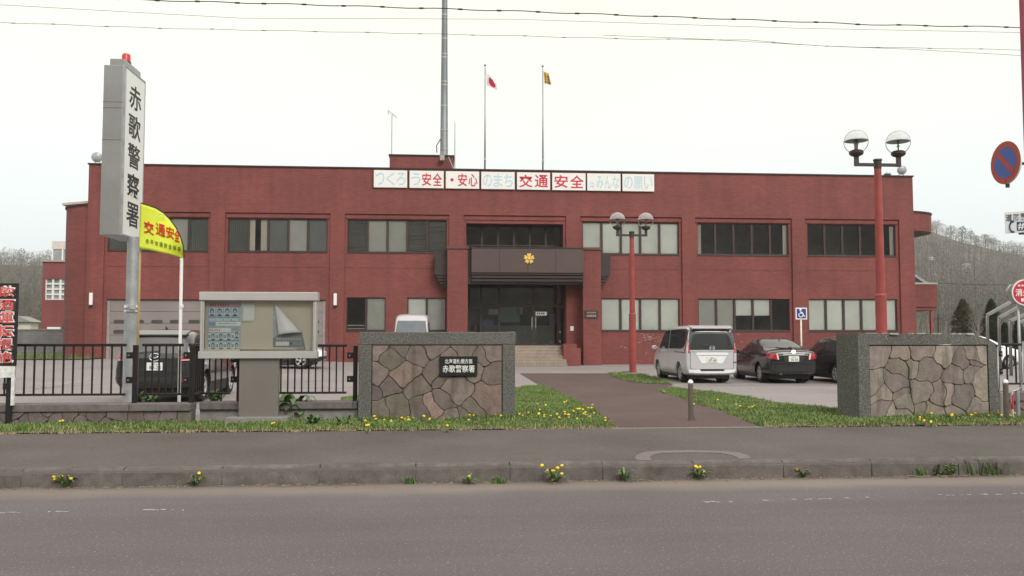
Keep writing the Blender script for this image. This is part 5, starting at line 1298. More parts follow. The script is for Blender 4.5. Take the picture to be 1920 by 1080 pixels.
    # wheels
    for ya in axles:
        for s in (-1, 1):
            c = (s*(tr-wheelw), ya, r); g = MB()
            g.lathe([(r*.62, .01), (r*.90, 0), (r*.985, .03), (r, .06), (r, wheelw-.06), (r*.985, wheelw-.03), (r*.9, wheelw), (r*.66, wheelw-.005), (r*.64, wheelw-.03)], c, (s, 0, 0), 32)
            wo = g.build('wheel', M_tyre, root, smooth=True, autos=50)
            g = MB(); cc = Vector(c)+Vector((s*(wheelw-.03), 0, 0))
            g.lathe([(r*.66, .0), (r*.68, .022), (r*.60, .020), (r*.58, -.05), (.02, -.06)], cc, (s, 0, 0), 32)
            for k in range(5):
                a = 2*pi*k/5+.3
                for dl in (-.13, .13):
                    d_ = Vector((0, cos(a+dl), sin(a+dl))); e_ = Vector((0, -sin(a+dl), cos(a+dl)))
                    g.obox(cc+d_*r*.35+Vector((s*.004, 0, 0)), d_*r*.29, e_*.016, Vector((.012, 0, 0)))
            g.lathe([(r*.15, -.02), (r*.15, .018), (.01, .024)], cc, (s, 0, 0), 14)
            g.build('rim', rimmat or M_alloy, wo)
    if extra: extra(root, project, bv)
    return root
def hit(bv, ax, a, b):
    if ax == 'b': h = bv.ray_cast(Vector((a, -6, b)), Vector((0, 1, 0)))
    elif ax == 'f': h = bv.ray_cast(Vector((a, 6, b)), Vector((0, -1, 0)))
    elif ax == 't': h = bv.ray_cast(Vector((a, b, 5)), Vector((0, 0, -1)))
    else: s = -1 if ax == 'l' else 1; h = bv.ray_cast(Vector((3*s, a, b)), Vector((-s, 0, 0)))
    return h[0] if h[0] is not None else Vector((a, 0, b))
def mirrors(root, bv, y, z, mt, hw):
    for s in (-1, 1):
        g = MB(); g.lathe([(.02, -.09), (.085, -.06), (.1, 0), (.095, .07), (.07, .1)], (s*(hw+.15), y, z), (0, -1, 0), 12)
        g.v = [(p[0], p[1], z+(p[2]-z)*.85) for p in g.v]; g.tube([(s*(hw-.02), y+.03, z-.03), (s*(hw+.1), y+.02, z-.02)], .03, 6)
        mo = g.build('mirror', mt, root, smooth=True, autos=40)
def plate(root, c, txt, small, ink=None, dirn=-1):
    g = MB(); c = Vector(c); g.box(c.x-.172, c.x+.172, c.y-.006, c.y+.004, c.z-.088, c.z+.088); p = g.build('number_plate', M_plate, root, bevel=.003)
    g = MB(); yq = c.y-.0075 if dirn < 0 else c.y+.0055; rt_ = (1, 0, 0) if dirn < 0 else (-1, 0, 0)
    g.text(txt, (c.x+.012, yq, c.z-.022), rt_, (0, 0, 1), .25, .085, 0, .01, .001); g.text(small, (c.x, yq, c.z+.052), rt_, (0, 0, 1), .15, .036, 0, .01, .001)
    g.build('plate_characters', ink or M_plateink, p)
M_seam = plain('panel_gap', (.02, .02, .022), .7)
# --- silver minivan
VAN = [(-2.36, .34, .77, 1.04, .76, 1.66, .60, .10), (-2.33, .28, .825, 1.04, .815, 1.76, .68, .10), (-2.2, .25, .845, 1.04, .84, 1.83, .72, .08), (-1.9, .22, .85, 1.03, .845, 1.865, .735, .0), (-.8, .2, .85, 1.02, .845, 1.88, .74, 0), (.4, .2, .85, 1.0, .845, 1.865, .735, 0),
       (.95, .2, .85, .98, .84, 1.79, .70, 0), (1.72, .2, .84, .98, .80, 1.14, .70, 0), (2.1, .22, .81, .9, .75, 1.0, .62, 0), (2.28, .26, .76, .78, .70, .86, .55, 0), (2.35, .32, .66, .68, .6, .74, .45, 0)]
def van_extra(root, pj, bv):
    mirrors(root, bv, 1.25, 1.10, M_paint_silver, .84)
    g = MB(); z = .86; c = hit(bv, 'b', 0, z); pj(g, [(-.53, .93), (-.50, .99), (.50, .99), (.53, .93), (.53, .905), (-.53, .905)], 'b', 0, .03); g.build('tailgate_garnish', M_paint_white, root, smooth=True)
    g = MB(); pj(g, [(-.50, .895), (.50, .895), (.34, .64), (-.34, .64)], 'b', 0, .008); g.build('plate_recess', M_paint_white, root, smooth=True)
    g = MB(); pj(g, [(-.72, 1.045), (.72, 1.045), (.72, 1.01), (-.72, 1.01)], 'b', 0, .02); g.build('chrome_strip', M_chrome, root, smooth=True)
    c = hit(bv, 'b', 0, .76); plate(root, (0, c.y-.022, .76), '87-68', '札幌 501')
    c = hit(bv, 'b', 0, 1.13); g = MB()
    pts = [Vector((.075*cos(q*pi/9), c.y-.02, 1.13+.075*sin(q*pi/9))) for q in range(19)]; g.tube(pts, .014, 6); g.box(-.09, .09, c.y-.035, c.y-.018, 1.118, 1.142); g.build('badge', M_chrome, root, smooth=True, autos=40)
    g = MB(); c = hit(bv, 'b', -.1, 1.22); g.obox((-.16, c.y-.03, 1.22), (.2, 0, -.01), (0, .012, 0), (0, .003, .014)); g.build('wiper', M_trim, root)
    g = MB(); g.prism([(-.66, -2.42, 1.79), (.66, -2.42, 1.79), (.70, -2.1, 1.855), (-.70, -2.1, 1.855)], (0, .015, -.05)); g.build('roof_spoiler', M_paint_silver, root, bevel=.012)
    g = MB(); pj(g, [(-.82, .36), (-.82, .44), (-.45, .45), (-.36, .385), (.36, .385), (.45, .45), (.82, .44), (.82, .36), (.40, .33), (-.40, .33)], 'b', 0, .02); g.build('bumper_blade', M_paint_white, root, smooth=True)
    g = MB(); pj(g, [(-.36, .45), (.36, .45), (.40, .40), (-.40, .40)], 'b', 0, .012); g.build('bumper_slot', M_trim, root, smooth=True)
    for y in (.35, .62):
        for s, a in ((-1, 'l'), (1, 'r')):
            c = hit(bv, a, y, .98); g = MB(); g.box(c.x-.02, c.x+.02, y-.07, y+.07, .965, .995); g.build('door_handle', M_chrome, root, bevel=.006)
    g = MB(); pj(g, [(.68, .685), (.80, .70), (.80, .65), (.68, .65)], 'b', 0, .01); g.build('badge_plaque', plain('blue_badge', (.08, .12, .3), .4), root)
van = make_car('minivan', 'silver minivan with white tailgate panel parked tail towards the street', M_paint_silver, VAN, (1.42, -1.42), .80, .315, [
    ('rear_window', M_carglass, 'b', [(-.735, 1.07), (.735, 1.07), (.74, 1.35), (.70, 1.62), (.655, 1.76), (-.655, 1.76), (-.70, 1.62), (-.74, 1.35)]),
    ('tail_lamp', M_taillamp, 'lr', [(-2.25, 1.0), (-2.13, 1.0), (-2.15, 1.2), (-2.18, 1.38), (-2.2, 1.38)], .008),
    ('side_window', M_carglass, 'lr', [(-2.05, 1.16), (-1.72, 1.10), (-.25, 1.09), (-.22, 1.72), (-1.95, 1.75), (-2.2, 1.70), (-2.22, 1.42)]),
    ('front_side_window', M_carglass, 'lr', [(-.16, 1.09), (.55, 1.06), (1.36, 1.07), (1.30, 1.20), (.72, 1.66), (.55, 1.71), (-.14, 1.72)]),
    ('windscreen', M_carglass, 'f', [(-.72, 1.16), (.72, 1.16), (.62, 1.70), (-.62, 1.70)]),
    ('tail_lamp', M_taillamp, 'b', [(-.835, .98), (-.72, .97), (-.735, 1.22), (-.765, 1.52), (-.83, 1.40)], .012, 'mirror'),
    ('tail_lamp_clear', M_lampclear, 'b', [(-.825, 1.24), (-.738, 1.22), (-.765, 1.50), (-.815, 1.42)], .018, 'mirror'),
    ('side_rail', M_seam, 'lr', [(-2.25, .975), (-.95, .985), (-.95, 1.005), (-2.25, .995)]),
    ('tailgate_seam', M_seam, 'b', [(-.70, 1.0), (-.70, .5), (-.66, .46), (.66, .46), (.70, .5), (.70, 1.0), (.712, 1.0), (.712, .49), (.665, .448), (-.665, .448), (-.712, .49), (-.712, 1.0)], .004),
    ('door_seam', M_seam, 'lr', [(-.20, .32), (-.20, 1.08), (-.188, 1.08), (-.188, .32)], .004), ('door_seam', M_seam, 'lr', [(1.02, .34), (.98, 1.05), (.992, 1.05), (1.032, .34)], .004),
    ('headlamp', M_lampclear, 'f', [(-.72, .72), (-.42, .70), (-.44, .86), (-.70, .92)], .01), ('headlamp', M_lampclear, 'f', [(.72, .72), (.70, .92), (.44, .86), (.42, .70)], .01),
    ], 'minivan', extra=van_extra)
YR = gp(1300, 716).y-.93; van.location = (at(1333.5, 540, YR).x, YR+2.36, 0)
# --- black sedan
SED = [(-2.28, .40, .70, .88, .66, .97, .56, 0), (-2.25, .32, .80, .92, .76, 1.04, .66, 0), (-2.08, .27, .85, .945, .81, 1.085, .68, 0), (-1.68, .24, .866, .945, .82, 1.10, .66, 0), (-1.02, .2, .87, .94, .82, 1.41, .56, 0), (-.35, .2, .87, .93, .82, 1.475, .575, 0), (.3, .2, .87, .92, .81, 1.435, .565, 0),
       (1.08, .2, .866, .91, .79, 1.0, .68, 0), (1.85, .22, .85, .82, .76, .89, .62, 0), (2.17, .28, .78, .70, .70, .76, .5, 0), (2.27, .36, .66, .62, .6, .67, .45, 0)]
def sed_extra(root, pj, bv):
    mirrors(root, bv, .72, .98, M_paint_black, .80)
    g = MB(); pj(g, [(-.36, .90), (.36, .90), (.36, .96), (-.36, .96)], 'b', 0, .025); g.build('boot_garnish', M_chrome, root, smooth=True)
    c = hit(bv, 'b', 0, .79); plate(root, (0, c.y-.012, .79), '56-56', '札幌 330')
    g = MB(); pj(g, [(-.36, .88), (.36, .88), (.30, .70), (-.30, .70)], 'b', 0, .004); g.build('plate_recess', M_trim, root, smooth=True)
    c = hit(bv, 'b', 0, 1.0); g = MB(); g.lathe([(.07, 0), (.065, .012), (.01, .016)], (0, c.y+.0, 1.0), (0, -1, .3), 16); g.build('badge', M_chrome, root)
    g = MB(); g.obox((-.2, -1.86+.02, 1.12), (.24, 0, -.02), (0, .01, .01), (0, -.012, .012)); g.lathe([(.05, 0), (.05, .06)], (.05, -1.84, 1.10), (0, -.5, 1), 10); g.build('wiper', M_trim, root)
    c = hit(bv, 't', 0, -.95); g = MB(); g.tube([c, c+Vector((0, -.06, .07))], [.02, .008], 6); g.build('antenna', M_trim, root)
    g = MB(); c = hit(bv, 'b', -.45, .36); g.lathe([(.035, -.1), (.035, .1), (.028, .1), (.028, 0), (.001, 0)], (-.45, c.y, .31), (0, -1, 0), 12); g.build('exhaust', M_steel, root)
    for y in (-.75, .18):
        for a in 'lr': c = hit(bv, a, y, .86); g = MB(); g.box(c.x-.018, c.x+.018, y-.09, y+.09, .845, .875); g.build('door_handle', M_paint_black, root, bevel=.006)
sed = make_car('sedan', 'black four door sedan with red tail lamps parked beside the silver minivan', M_paint_black, SED, (1.33, -1.29), .82, .315, [
    ('rear_window', M_carglass, 'b', [(-.66, 1.13), (.66, 1.13), (.50, 1.39), (-.50, 1.39)]),
    ('side_window', M_carglass, 'lr', [(-1.42, 1.02), (-.40, 1.0), (-.38, 1.38), (-.62, 1.39), (-1.0, 1.33), (-1.30, 1.14)]),
    ('front_side_window', M_carglass, 'lr', [(-.32, 1.0), (.82, .99), (.72, 1.06), (.22, 1.35), (-.02, 1.385), (-.30, 1.385)]),
    ('windscreen', M_carglass, 'f', [(-.62, 1.03), (.62, 1.03), (.50, 1.38), (-.50, 1.38)]),
    ('tail_lamp', M_taillamp, 'b', [(-.80, .80), (-.50, .76), (-.48, .90), (-.58, .955), (-.80, .95)], .012, 'mirror'),
    ('tail_lamp', M_taillamp, 'lr', [(-2.25, .80), (-2.02, .84), (-2.02, .93), (-2.25, .95)], .012),
    ('tail_lamp_clear', M_lampclear, 'b', [(-.545, .77), (-.495, .765), (-.53, .945), (-.585, .95)], .018, 'mirror'),
    ('boot_trim', M_chrome, 'b', [(-.48, .90), (.48, .90), (.48, .92), (-.48, .92)], .012),
    ('bumper_crease', M_seam, 'b', [(-.8, .665), (.8, .665), (.8, .68), (-.8, .68)], .004),
    ('door_seam', M_seam, 'lr', [(-.36, .3), (-.36, .98), (-.348, .98), (-.348, .3)], .004),
    ('headlamp', M_lampclear, 'f', [(-.72, .62), (-.42, .60), (-.44, .72), (-.70, .76)], .01), ('headlamp', M_lampclear, 'f', [(.72, .62), (.70, .76), (.44, .72), (.42, .60)], .01),
    ], extra=sed_extra)
YR = gp(1450, 716.5).y-1.02; sed.location = (at(1491, 540, YR).x, YR+2.28, 0); sed.scale = (.97, .97, 1.0); sed.rotation_euler = (0, 0, radians(-1.5))
# --- dark hatchback, charcoal sport utility car, white hatchback (one pattern of body, own paint, lamps and size)
SUV = [(-2.26, .46, .78, 1.06, .74, 1.50, .58, .42), (-2.22, .38, .87, 1.06, .83, 1.58, .64, .42), (-2.0, .31, .91, 1.07, .87, 1.64, .68, .34), (-1.5, .27, .92, 1.06, .88, 1.685, .70, .12), (-.6, .25, .92, 1.05, .88, 1.695, .70, 0), (.1, .25, .92, 1.03, .875, 1.66, .69, 0), (.55, .25, .92, 1.02, .87, 1.56, .66, 0),
       (1.3, .25, .91, 1.0, .84, 1.1, .72, 0), (1.95, .27, .88, .92, .8, .99, .66, 0), (2.2, .33, .80, .8, .72, .87, .55, 0), (2.28, .42, .68, .7, .6, .76, .5, 0)]
SUVD = [('rear_window', plain('hatch_glass_reflection', (.10, .10, .102), .05, 0, .15, 1, spec=1.0), 'b', [(-.68, 1.13), (.68, 1.13), (.66, 1.30), (.58, 1.52), (-.58, 1.52), (-.66, 1.30)]),  # grey reflection painted into the rear glass colour
    ('side_window', M_carglass, 'lr', [(-1.75, 1.22), (-1.35, 1.13), (-.55, 1.11), (-.53, 1.56), (-1.1, 1.56), (-1.62, 1.42)]),
    ('front_side_window', M_carglass, 'lr', [(-.47, 1.11), (.98, 1.08), (.86, 1.16), (.38, 1.48), (.1, 1.55), (-.45, 1.56)]),
    ('windscreen', M_carglass, 'f', [(-.68, 1.13), (.68, 1.13), (.58, 1.52), (-.58, 1.52)]),
    ('tail_lamp', M_taillamp, 'b', [(-.86, .98), (-.52, .96), (-.52, 1.03), (-.80, 1.10), (-.86, 1.09)], .012, 'mirror'),
    ('tail_lamp', M_taillamp, 'lr', [(-2.24, .98), (-1.95, 1.02), (-1.95, 1.07), (-2.24, 1.09)], .012),
    ('tail_lamp_clear', M_lampclear, 'b', [(-.80, .985), (-.54, .975), (-.54, .99), (-.80, 1.0)], .018, 'mirror'),
    ('lower_cladding', M_trim, 'b', [(-.85, .40), (.85, .40), (.86, .62), (-.86, .62)], .01), ('lower_cladding', M_trim, 'lr', [(-.95, .30), (.95, .30), (.95, .44), (-.95, .44)], .01),
    ('tailgate_seam', M_seam, 'b', [(-.70, 1.0), (-.66, .72), (.66, .72), (.70, 1.0), (.712, 1.0), (.67, .708), (-.67, .708), (-.712, 1.0)], .004),
    ('door_seam', M_seam, 'lr', [(-.51, .4), (-.51, 1.1), (-.498, 1.1), (-.498, .4)], .004),
    ('headlamp', M_lampclear, 'f', [(-.74, .74), (-.40, .74), (-.42, .83), (-.72, .90)], .01), ('headlamp', M_lampclear, 'f', [(.74, .74), (.72, .90), (.42, .83), (.40, .74)], .01),
    ('grille', M_trim, 'f', [(-.34, .56), (.34, .56), (.36, .78), (-.36, .78)], .008)]
def suv_extra(paint, txt, badge=True):
    def fn(root, pj, bv):
        mirrors(root, bv, .85, 1.10, paint, .86)
        g = MB(); g.prism([(-.62, -2.12, 1.56), (.62, -2.12, 1.56), (.66, -1.8, 1.665), (-.66, -1.8, 1.665)], (0, .01, -.04)); g.build('roof_spoiler', paint, root, bevel=.012)
        c = hit(bv, 'b', 0, .84)
        if txt: plate(root, (-.0, c.y-.012, .845), txt, '札幌 300')
        c = hit(bv, 'b', 0, 1.07); g = MB(); y = c.y-.015
        pts = [Vector((.115*cos(q*pi/10), y, 1.05+.085*sin(q*pi/10))) for q in range(21)]; g.tube(pts, .012, 6); g.tube([(-.1, y, 1.08), (0, y-.01, 1.03), (.1, y, 1.08)], .011, 6); g.build('badge', M_chrome, root, smooth=True)
        g = MB(); c = hit(bv, 'b', -.1, 1.16); g.obox((-.2, c.y-.0, 1.16), (.26, 0, .02), (0, .012, 0), (0, .006, .016)); g.build('wiper', M_trim, root)
        g = MB(); c = hit(bv, 't', 0, -1.45); g.prism([c+Vector((0, -.1, -.01)), c+Vector((0, .12, -.01)), c+Vector((0, -.09, .085))], (.02, 0, 0)); g.build('roof_fin', M_trim, root, bevel=.006)
        for s in (-1, 1):
            g = MB(); pj(g, [(s*.60, .50), (s*.74, .50), (s*.74, .56), (s*.60, .56)], 'b', 0, .02); g.build('rear_reflector', M_taillamp, root)
    return fn
suv = make_car('sport_utility_car', 'charcoal sport utility car with its tail to the left railing', M_paint_dark, SUV, (1.35, -1.35), .86, .35, SUVD, extra=suv_extra(M_paint_dark, '88-28'))
YR = gp(288, 753).y-.85; suv.location = (at(290, 540, YR).x, YR+2.26, gz(-6, YR+2)); suv.rotation_euler = (0, 0, radians(1))
htc = make_car('hatchback', 'black hatchback half hidden by the right gate wall', M_paint_black, SUV, (1.35, -1.35), .86, .34, SUVD, extra=suv_extra(M_paint_black, ''))
htc.scale = (.92, .92, .89); p = gp(1566, 718.5); htc.location = (p.x+.79, p.y+1.35*.92, 0)
whc = make_car('white_hatchback', 'white hatchback seen over the rounded shoulder of the right gate wall', M_paint_white, SUV, (1.35, -1.35), .86, .33, SUVD, extra=suv_extra(M_paint_white, ''))
YQ = 38; whc.scale = (.92,)*3; whc.location = (at(1900, 540, YQ).x-2.28*.92, YQ, 0); whc.rotation_euler = (0, 0, -pi/2)
# --- patrol car, black below and white above
ptl = make_car('patrol_car', 'black and white patrol car parked side on behind the notice board', M_paint_white, SED, (1.33, -1.29), .82, .315, [d_ for d_ in [
    ('rear_window', M_carglass, 'b', [(-.66, 1.13), (.66, 1.13), (.50, 1.39), (-.50, 1.39)]),
    ('side_window', M_carglass, 'lr', [(-1.42, 1.02), (-.40, 1.0), (-.38, 1.38), (-.62, 1.39), (-1.0, 1.33), (-1.30, 1.14)]),
    ('front_side_window', M_carglass, 'lr', [(-.32, 1.0), (.82, .99), (.72, 1.06), (.22, 1.35), (-.02, 1.385), (-.30, 1.385)]),
    ('windscreen', M_carglass, 'f', [(-.62, 1.03), (.62, 1.03), (.50, 1.38), (-.50, 1.38)]),
    ('tail_lamp', M_taillamp, 'b', [(-.80, .80), (-.50, .76), (-.48, .90), (-.58, .955), (-.80, .95)], .012, 'mirror'),
    ('headlamp', M_lampclear, 'f', [(-.72, .62), (-.42, .60), (-.44, .72), (-.70, .76)], .01), ('headlamp', M_lampclear, 'f', [(.72, .62), (.70, .76), (.44, .72), (.42, .60)], .01),
    ('headlamp', M_lampclear, 'lr', [(1.86, .66), (2.16, .60), (2.14, .72), (1.9, .76)], .012)]],
    'patrol car', two=(lambda c: c.z < .72 and not (c.y > 2.1 and c.z > .5), M_paint_black), extra=lambda r_, pj, bv: mirrors(r_, bv, .72, .98, M_paint_white, .80))
g = MB(); g.box(-.5, .5, -.28, -.05, 1.46, 1.50); g.box(-.52, .52, -.3, -.03, 1.50, 1.58); g.build('light_bar', M_beacon, ptl, bevel=.03)
YQ = 37.5; ptl.location = (at(612.5, 540, YQ).x-2.27, YQ, gz(at(560, 540, YQ).x, YQ)); ptl.rotation_euler = (0, 0, -pi/2)
# --- pale van facing the street
HIA = [(-2.35, .36, .80, 1.1, .79, 1.9, .66, .03), (-2.3, .3, .84, 1.1, .835, 2.0, .72, .03), (-2.1, .25, .85, 1.1, .845, 2.06, .74, 0), (0, .22, .85, 1.08, .845, 2.10, .75, 0), (1.3, .22, .85, 1.06, .84, 2.06, .735, 0), (1.62, .22, .85, 1.05, .83, 1.93, .69, 0), (2.1, .24, .84, 1.04, .80, 1.24, .74, 0), (2.28, .3, .80, .95, .75, 1.06, .66, 0), (2.35, .38, .7, .8, .66, .88, .5, 0)]
hia = make_car('delivery_van', 'pale grey van facing the street above the left gate wall', plain('pale_grey_paint', (.52, .51, .51), .35, .3, .02, 2, coat=.6), HIA, (1.45, -1.2), .80, .32, [
    ('windscreen', plain('van_windscreen', (.13, .15, .16), .08, 0, .15, 2), 'f', [(-.72, 1.22), (.72, 1.22), (.62, 1.80), (-.62, 1.80)]),
    ('side_window', M_carglass, 'lr', [(-2.0, 1.2), (.75, 1.16), (.75, 1.85), (-2.0, 1.88)]), ('front_side_window', M_carglass, 'lr', [(.85, 1.15), (1.9, 1.15), (1.62, 1.7), (.85, 1.82)]),
    ('headlamp', M_lampclear, 'f', [(-.76, .72), (-.46, .72), (-.46, .88), (-.74, .94)], .01), ('headlamp', M_lampclear, 'f', [(.76, .72), (.74, .94), (.46, .88), (.46, .72)], .01),
    ('grille', M_trim, 'f', [(-.42, .74), (.42, .74), (.42, .86), (-.42, .86)], .008),
    ], 'van', extra=lambda r_, pj, bv: mirrors(r_, bv, 1.75, 1.22, M_white, .86))
YQ = 36; hia.location = (at(771, 540, YQ).x, YQ+2.3, gz(at(770, 540, YQ).x, YQ+2)+.0); hia.rotation_euler = (0, 0, pi); hia.scale = (.95, 1, 1.17)

# ---------------------------------------------------------------- hills and woods
RIDGE = [(-500, 470), (-200, 485), (0, 496), (60, 499), (130, 497), (300, 475), (700, 450), (1200, 425), (1600, 416), (1740, 430), (1790, 450), (1850, 464), (1920, 480), (2100, 522), (2500, 565)]
def ridge_v(u):
    for (a, va), (b, vb_) in zip(RIDGE, RIDGE[1:]):
        if a <= u <= b: return va+(vb_-va)*(u-a)/(b-a)
    return 560
YR0, YR1 = 300, 700
def hillpt(u, t):
    Y = YR0+(YR1-YR0)*t; d = ray(u, 628); x = d.x/d.y*Y
    zr = at(u, ridge_v(u), YR1).z; k = t**1.25*(1-.06*sin(u*.03+t*5)*(1-t))
    return Vector((x, Y, zr*k+(1-t)*0))
us = lin(-480, 2480, 74); ts = lin(0, 1, 20)
g = MB(); vs = [hillpt(u, t) for t in ts for u in us]+[Vector((hillpt(u, 1).x*1.25, 950, hillpt(u, 1).z*.4)) for u in us]
nu = len(us); g.add(vs, [(j*nu+i, j*nu+i+1, (j+1)*nu+i+1, (j+1)*nu+i) for j in range(len(ts)) for i in range(nu-1)])
tag(g.build('hills', speckle('leaf_litter_hill', (.115, .098, .075), (.09, .082, .06), (.14, .118, .09), .5, .06, bmp=0, big=(.8, 1.2), bigs=.012), smooth=True), kind='structure')
g = MB(); nb_ = 40                           # unseen slope added behind the camera so the windows reflect less white sky
xs_ = lin(-700, 700, nb_); rows = [(-60, 0), (-140, 14), (-260, 62), (-420, 105), (-600, 60)]
g.add([(x*(1+abs(y)/900), y+12*sin(x*.011), h*(1+.22*sin(x*.009+1)+.08*sin(x*.05))-.3) for y, h in rows for x in xs_], [(j*(nb_+1)+i+1, j*(nb_+1)+i, (j+1)*(nb_+1)+i, (j+1)*(nb_+1)+i+1) for j in range(4) for i in range(nb_)])
tag(g.build('unseen_rear_slope', speckle('rear_slope_brown', (.085, .08, .065), (.05, .05, .045), (.13, .115, .09), .5, .08, bmp=0, bigs=.02), smooth=True), kind='structure')
M_bare = [plain('bare_wood_a', (.082, .070, .052), .95, 0, .2, .05), plain('bare_wood_b', (.072, .066, .050), .95, 0, .2, .05), plain('budding_wood', (.082, .084, .042), .95, 0, .2, .05), plain('ochre_wood', (.105, .078, .05), .95, 0, .2, .05), plain('evergreen_wood', (.028, .045, .030), .95, 0, .2, .05)]
def bare_tree(g, p, h, r_, mt, n, rnd, tr=True):
    p = Vector(p)
    if tr: g.tube([p-Vector((0, 0, .5)), p+Vector((0, 0, h*.6)), p+Vector((rnd.uniform(-.3, .3), 0, h*.9))], [h*.022, h*.012, h*.004], 4, mt, False)
    for _ in range(n):
        a = rnd.uniform(0, 2*pi); e = rnd.uniform(-.6, 1); q = rnd.random()**.5
        c = p+Vector((cos(a)*r_*q*sqrt(max(0, 1-e*e*.8)), sin(a)*r_*q*sqrt(max(0, 1-e*e*.8)), h*.62+e*h*.38))
        d = (c-p-Vector((0, 0, h*.35))).normalized()+Vector((rnd.gauss(0, .35), rnd.gauss(0, .35), rnd.gauss(0, .35))); d.normalize()
        s = d.orthogonal().normalized(); s = (s*cos(a)+d.cross(s)*sin(a)); L = h*rnd.uniform(.05, .13); w_ = h*rnd.uniform(.004, .016)
        g.add([c-d*L*.4-s*w_, c-d*L*.4+s*w_, c+d*L*.6], [(0, 1, 2)], mt)
def ever_tree(g, p, h, r_, mt, n, rnd):
    p = Vector(p)
    for _ in range(n):
        t = rnd.random()**.8; a = rnd.uniform(0, 2*pi); rr_ = r_*(1-t)**.8*rnd.uniform(.5, 1.05)
        c = p+Vector((cos(a)*rr_, sin(a)*rr_, h*(.08+.92*t))); d = Vector((cos(a), sin(a), rnd.uniform(-.5, .4))).normalized(); s = Vector((-sin(a), cos(a), rnd.uniform(-.4, .4)))
        L = h*rnd.uniform(.03, .07); g.add([c-s*L*.6, c+s*L*.6, c+d*L*1.3], [(0, 1, 2)], mt)
rw = random.Random(3); g = MB()
for u, dens, k in [(None, 0, 0)]+[(x, 1, 0) for x in range(-140, 190, 5)]+[(x, 1, 0) for x in range(1690, 2080, 5)]+[(x, .12, 0) for x in range(200, 1690, 6)]:
    if u is None: continue
    for t in lin(.02, .99, 15):
        if rw.random() > dens*.95: continue
        uu = u+rw.uniform(-5, 5); tt = max(.004, min(.995, t+rw.uniform(-.03, .03))); p = hillpt(uu, tt)
        f_ = .5+.5*sin(uu*.045+tt*9)*cos(uu*.021-tt*6); mt = rw.choices([0, 1, 2, 3, 4], [3, 3, 2.0*f_, 1.6*(1-tt), .5 if uu > 600 else 1.4])[0]
        hh = rw.uniform(8, 14)
        if mt == 4: ever_tree(g, p, hh*1.05, hh*.22, 4, 60, rw)
        else: bare_tree(g, p, hh, hh*.40, mt, 95 if dens == 1 else 30, rw)
for x in range(-140, 150, 7):               # dark pointed row along the left ridge
    u = x+rw.uniform(-3, 3); ever_tree(g, hillpt(u, .985), rw.uniform(9, 15), 2.4, rw.choice([4, 4, 1]), 80, rw)
for o_ in range(1690, 2080, 9):
    if not 1768 < o_ < 1880: bare_tree(g, hillpt(o_+rw.uniform(-3, 3), .99), rw.uniform(7, 11), 3.4, rw.choice([0, 1]), 70, rw)
tag(g.build('hillside_wood', M_bare), kind='stuff')
def ridge_tree(u, h, wd, label, seed):
    p = hillpt(u, .995); t = thing('bare_tree', tuple(p), label, 'tree', 'bare trees standing out on the right ridge'); r_ = random.Random(seed)
    g = MB(); g.tube([p-Vector((0, 0, 1)), p+Vector((0, 0, h*.5)), p+Vector((.3, 0, h*.9))], [.28, .18, .05], 6)
    for k in range(9): a = r_.uniform(0, 6.28); b = p+Vector((0, 0, h*r_.uniform(.3, .6))); g.tube([b, b+Vector((cos(a)*wd*.5, sin(a)*wd*.5, h*.18)), b+Vector((cos(a)*wd*.8, sin(a)*wd*.8, h*.36))], [.1, .07, .03], 4)
    g.build('trunk', M_bare[1], t); g = MB(); bare_tree(g, p, h, wd, 0, 420, r_, False); g.build('crown', M_bare[r_.choice([0, 1])], t)
for k, (u, h, wd, lb) in enumerate(((1760, 11, 4.5, 'bare dark tree on the right ridge close to the brick balcony'), (1789, 12.5, 4.6, 'bare tree on the ridge with sky showing through its open crown, left of a gap'), (1809, 14, 4.4, 'tallest bare tree on the right ridge just past the gap'), (1826, 12, 3.6, 'narrow bare tree on the right ridge beside the tallest one'), (1836, 9, 3, 'short bare tree on the right ridge below the narrow one'), (1853, 12, 4.8, 'broad bare tree lower down the right ridge'), (1868, 10, 4, 'last bare tree standing out down the right ridge'))): ridge_tree(u, h, wd, lb, k)
# houses, poles, garden conifers
def house(u, v, Y, w_, h, label, wallc, roofc, win=True):
    c = at(u, v, Y); z0 = c.z; t = thing('house', tuple(c), label, 'house')
    g = MB(); g.box(c.x-w_/2, c.x+w_/2, Y, Y+w_*.8, z0-2, z0+h); g.build('wall', wallc, t)
    g = MB(); g.prism([(c.x-w_/2-.4, Y-.4, z0+h+.01), (c.x+w_/2+.4, Y-.4, z0+h+.01), (c.x, Y-.4, z0+h+w_*.28)], (0, w_*.8+.8, 0)); g.build('roof', roofc, t)
    if win: g = MB(); g.box(c.x-w_*.3, c.x-w_*.05, Y-.05, Y-.005, z0+h*.35, z0+h*.75); g.build('window', M_carglass, t)
house(36, 619, 110, 2.6, 1.0, 'small pale house behind the block wall at the far left', plain('cream_wall', (.55, .52, .45), .8), plain('grey_roof', (.25, .24, .23), .7))
c = hillpt(1747, .52)
Yh = 560
house(1748, 486.5, Yh, 4.2, .8, 'tiny white roofed hut high on the wooded right hill', M_offwhite, M_white, False); house(1815, 500, 520, 4.2, 1.2, 'tiny pale gabled house lower on the wooded right hill', plain('pale_far_wall', (.5, .48, .46), .8), plain('pale_far_roof', (.45, .42, .42), .7), False)
YQ = 53; x0, x1 = at(-60, 540, YQ).x, at(133, 540, YQ).x
t = thing('block_wall', ((x0+x1)/2, YQ, .3), 'weathered grey concrete block wall at the far left behind the car park', 'wall')
g = MB(); g.box(x0, x1, YQ, YQ+.3, -.1, at(60, 619.5, YQ).z); g.build('blocks', brick('concrete_block', (.20, .195, .19), (.165, .16, .155), (.11, .105, .10), .4, .2, .3), t)
